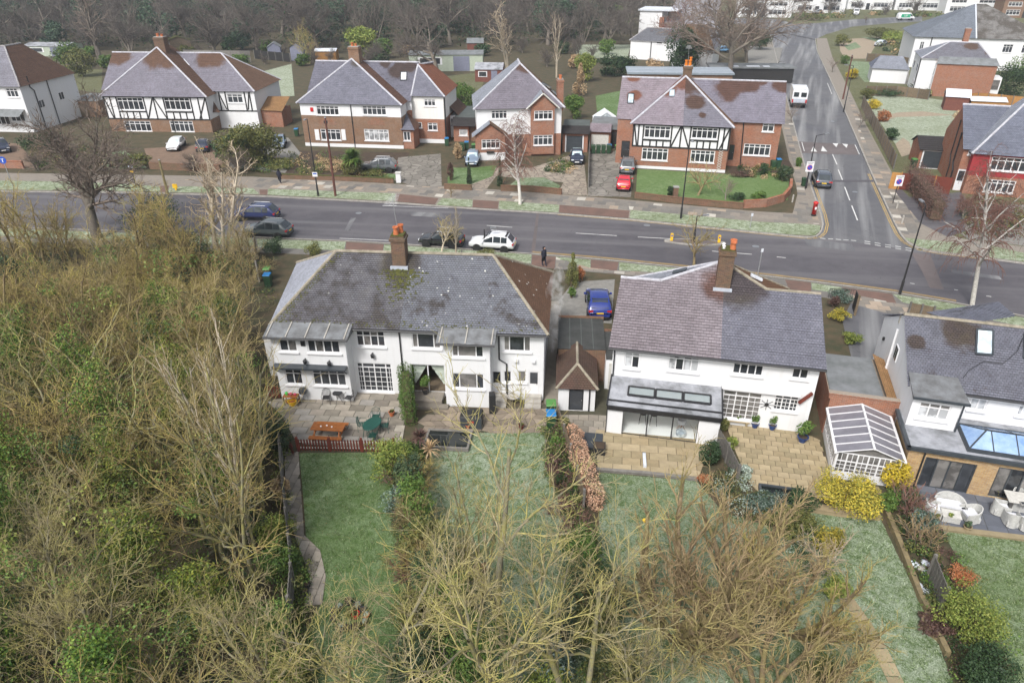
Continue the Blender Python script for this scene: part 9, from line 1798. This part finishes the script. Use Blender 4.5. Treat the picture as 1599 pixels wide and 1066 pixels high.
# ------------------------------------------------------------------ people
def person(px,rz,label,stride=.2,top='cloth_navy',legs='cloth_black',hood=True,z=.02,bag=True):
    t=thing('person',label,'person',(*G(*px),z),rz)
    J=[((0,0,.93),.15),((0,0,1.12),.14),((0,.01,1.32),.16),((0,.02,1.46),.09),((0,.0,1.54),.06),((0,-.02,1.64),.095),((0,-.02,1.74),.07)]
    E=[(i,i+1) for i in range(6)]
    for s in (-1,1):
        k=len(J);st=stride*s
        J += [((s*.1,0,.9),.1),((s*.11,-st*.4,.5),.075),((s*.11,-st*.2 if s < 0 else -st*.9,.1),.05),((s*.12,(-st*.2 if s < 0 else -st*.9)-.14,.04),.04)];E += [(0,k),(k,k+1),(k+1,k+2),(k+2,k+3)]
        k=len(J);J += [((s*.2,.01,1.4),.075),((s*.26,.03+st*.2,1.14),.06),((s*.23,-.1+st*.3,.93),.045),((s*.22,-.15+st*.3,.85),.035)];E += [(2,k),(k,k+1),(k+1,k+2),(k+2,k+3)]
    me=bpy.data.meshes.new('body');me.from_pydata([j[0] for j in J],E,[]);me.materials.append(MATS[top]);o=obj('body',me,t);o.modifiers.new('skin','SKIN')
    return t,o,J
def people():
    for px,rz,lab in (((438,287),2.9,'person in a dark hooded coat walking on the far pavement'),((849,415),.6,'person in a navy jacket walking on the near pavement')):
        t,o,J=person(px,rz,lab)
        bpy.context.view_layer.objects.active=o;o.select_set(True)
        with bpy.context.temp_override(object=o,active_object=o): bpy.ops.mesh.customdata_skin_add() if not o.data.skin_vertices else None
        sv=o.data.skin_vertices[0].data
        for v,(p,r) in zip(sv,J): v.radius=(r,r)
        sv[0].use_root=True;o.select_set(False)
        m=o.modifiers.new('sub','SUBSURF');m.levels=m.render_levels=2
        MB().lathe([(.001,-.14),(.1,-.1),(.13,.0),(.11,.09),(.001,.13)],12,(0,.015,1.66)).build('hood','cloth_black',t,True);MB().lathe([(.001,-.1),(.07,-.07),(.085,0),(.07,.07),(.001,.1)],12,(0,-.055,1.64)).build('face','skin',t,True)
        for s in (-1,1): MB().lathe([(.13,.5),(.115,.7),(.13,.95)],10,(s*.09,0,0)).build('trousers','cloth_black',t,True)
        MB().lathe([(.2,.82),(.21,1.0),(.19,1.2),(.2,1.34),(.1,1.5)],14).build('coat','cloth_navy',t,True).scale=(1,.72,1)
        if px[0] < 500: MB().box(-.12,.12,-.3,-.17,.98,1.14).build('bag','orange_plastic',t)
people()

# ------------------------------------------------------------------ steam from the boiler flue on the side wall, and the air
def steam():
    p=Vector(frA.wor(16.75,3.2,2.2));rng_=random.Random(3);mb=MB();n=14;rings=[]
    path=[(0,0,0,.12),(.1,.2,.6,.3),(.1,.6,1.3,.42),(.15,1.1,2.0,.5),(.25,1.7,2.7,.55),(.3,2.3,3.4,.6),(.5,2.9,4.0,.5),(.55,3.3,4.4,.25)]
    for (x,y,z,r) in path:
        rings.append([(x+math.cos(k*6.283/n)*r*rng_.uniform(.75,1.2),y+math.sin(k*6.283/n)*r*rng_.uniform(.75,1.2),z+rng_.uniform(-.1,.1)) for k in range(n)])
    for r in rings: mb.v += r
    for i in range(len(rings)-1):
        for k in range(n): mb.f.append((i*n+k,i*n+(k+1) % n,(i+1)*n+(k+1) % n,(i+1)*n+k))
    mb.f.append(tuple(reversed(range(n))));mb.f.append(tuple(range((len(rings)-1)*n,len(rings)*n)))
    t=NT('steam');t.n.remove(t.b);vol=t.new('VolumePrincipled');vol.inputs['Color'].default_value=(.95,.95,.95,1);v=t.coord('Object')
    t.link(t.ramp(t.noise(1.5,4,.65,v,.8),[(.42,0.),(.7,1.5)]),vol.inputs['Density']);t.link(vol.outputs[0],t.n['Material Output'].inputs['Volume'])
    o=mb.build('steam',t.m);o.location=p;tag(o,kind='stuff')
steam()

def haze():
    t=NT('haze');t.n.remove(t.b);vol=t.new('VolumePrincipled');vol.inputs['Color'].default_value=(.8,.88,1,1);vol.inputs['Density'].default_value=.00034;vol.inputs['Anisotropy'].default_value=.2
    t.link(vol.outputs[0],t.n['Material Output'].inputs['Volume'])
    o=MB().box(-360,300,-70,1520,-1.3,36).build('haze',t.m);tag(o,kind='stuff')
haze()

def bake_text():
    for o in [o for o in COL.objects if o.type == 'FONT']:
        me=bpy.data.meshes.new_from_object(o.evaluated_get(bpy.context.evaluated_depsgraph_get()));n=bpy.data.objects.new('lettering',me);COL.objects.link(n);n.parent=o.parent;n.location=o.location;n.rotation_euler=o.rotation_euler;bpy.data.objects.remove(o)
bake_text()
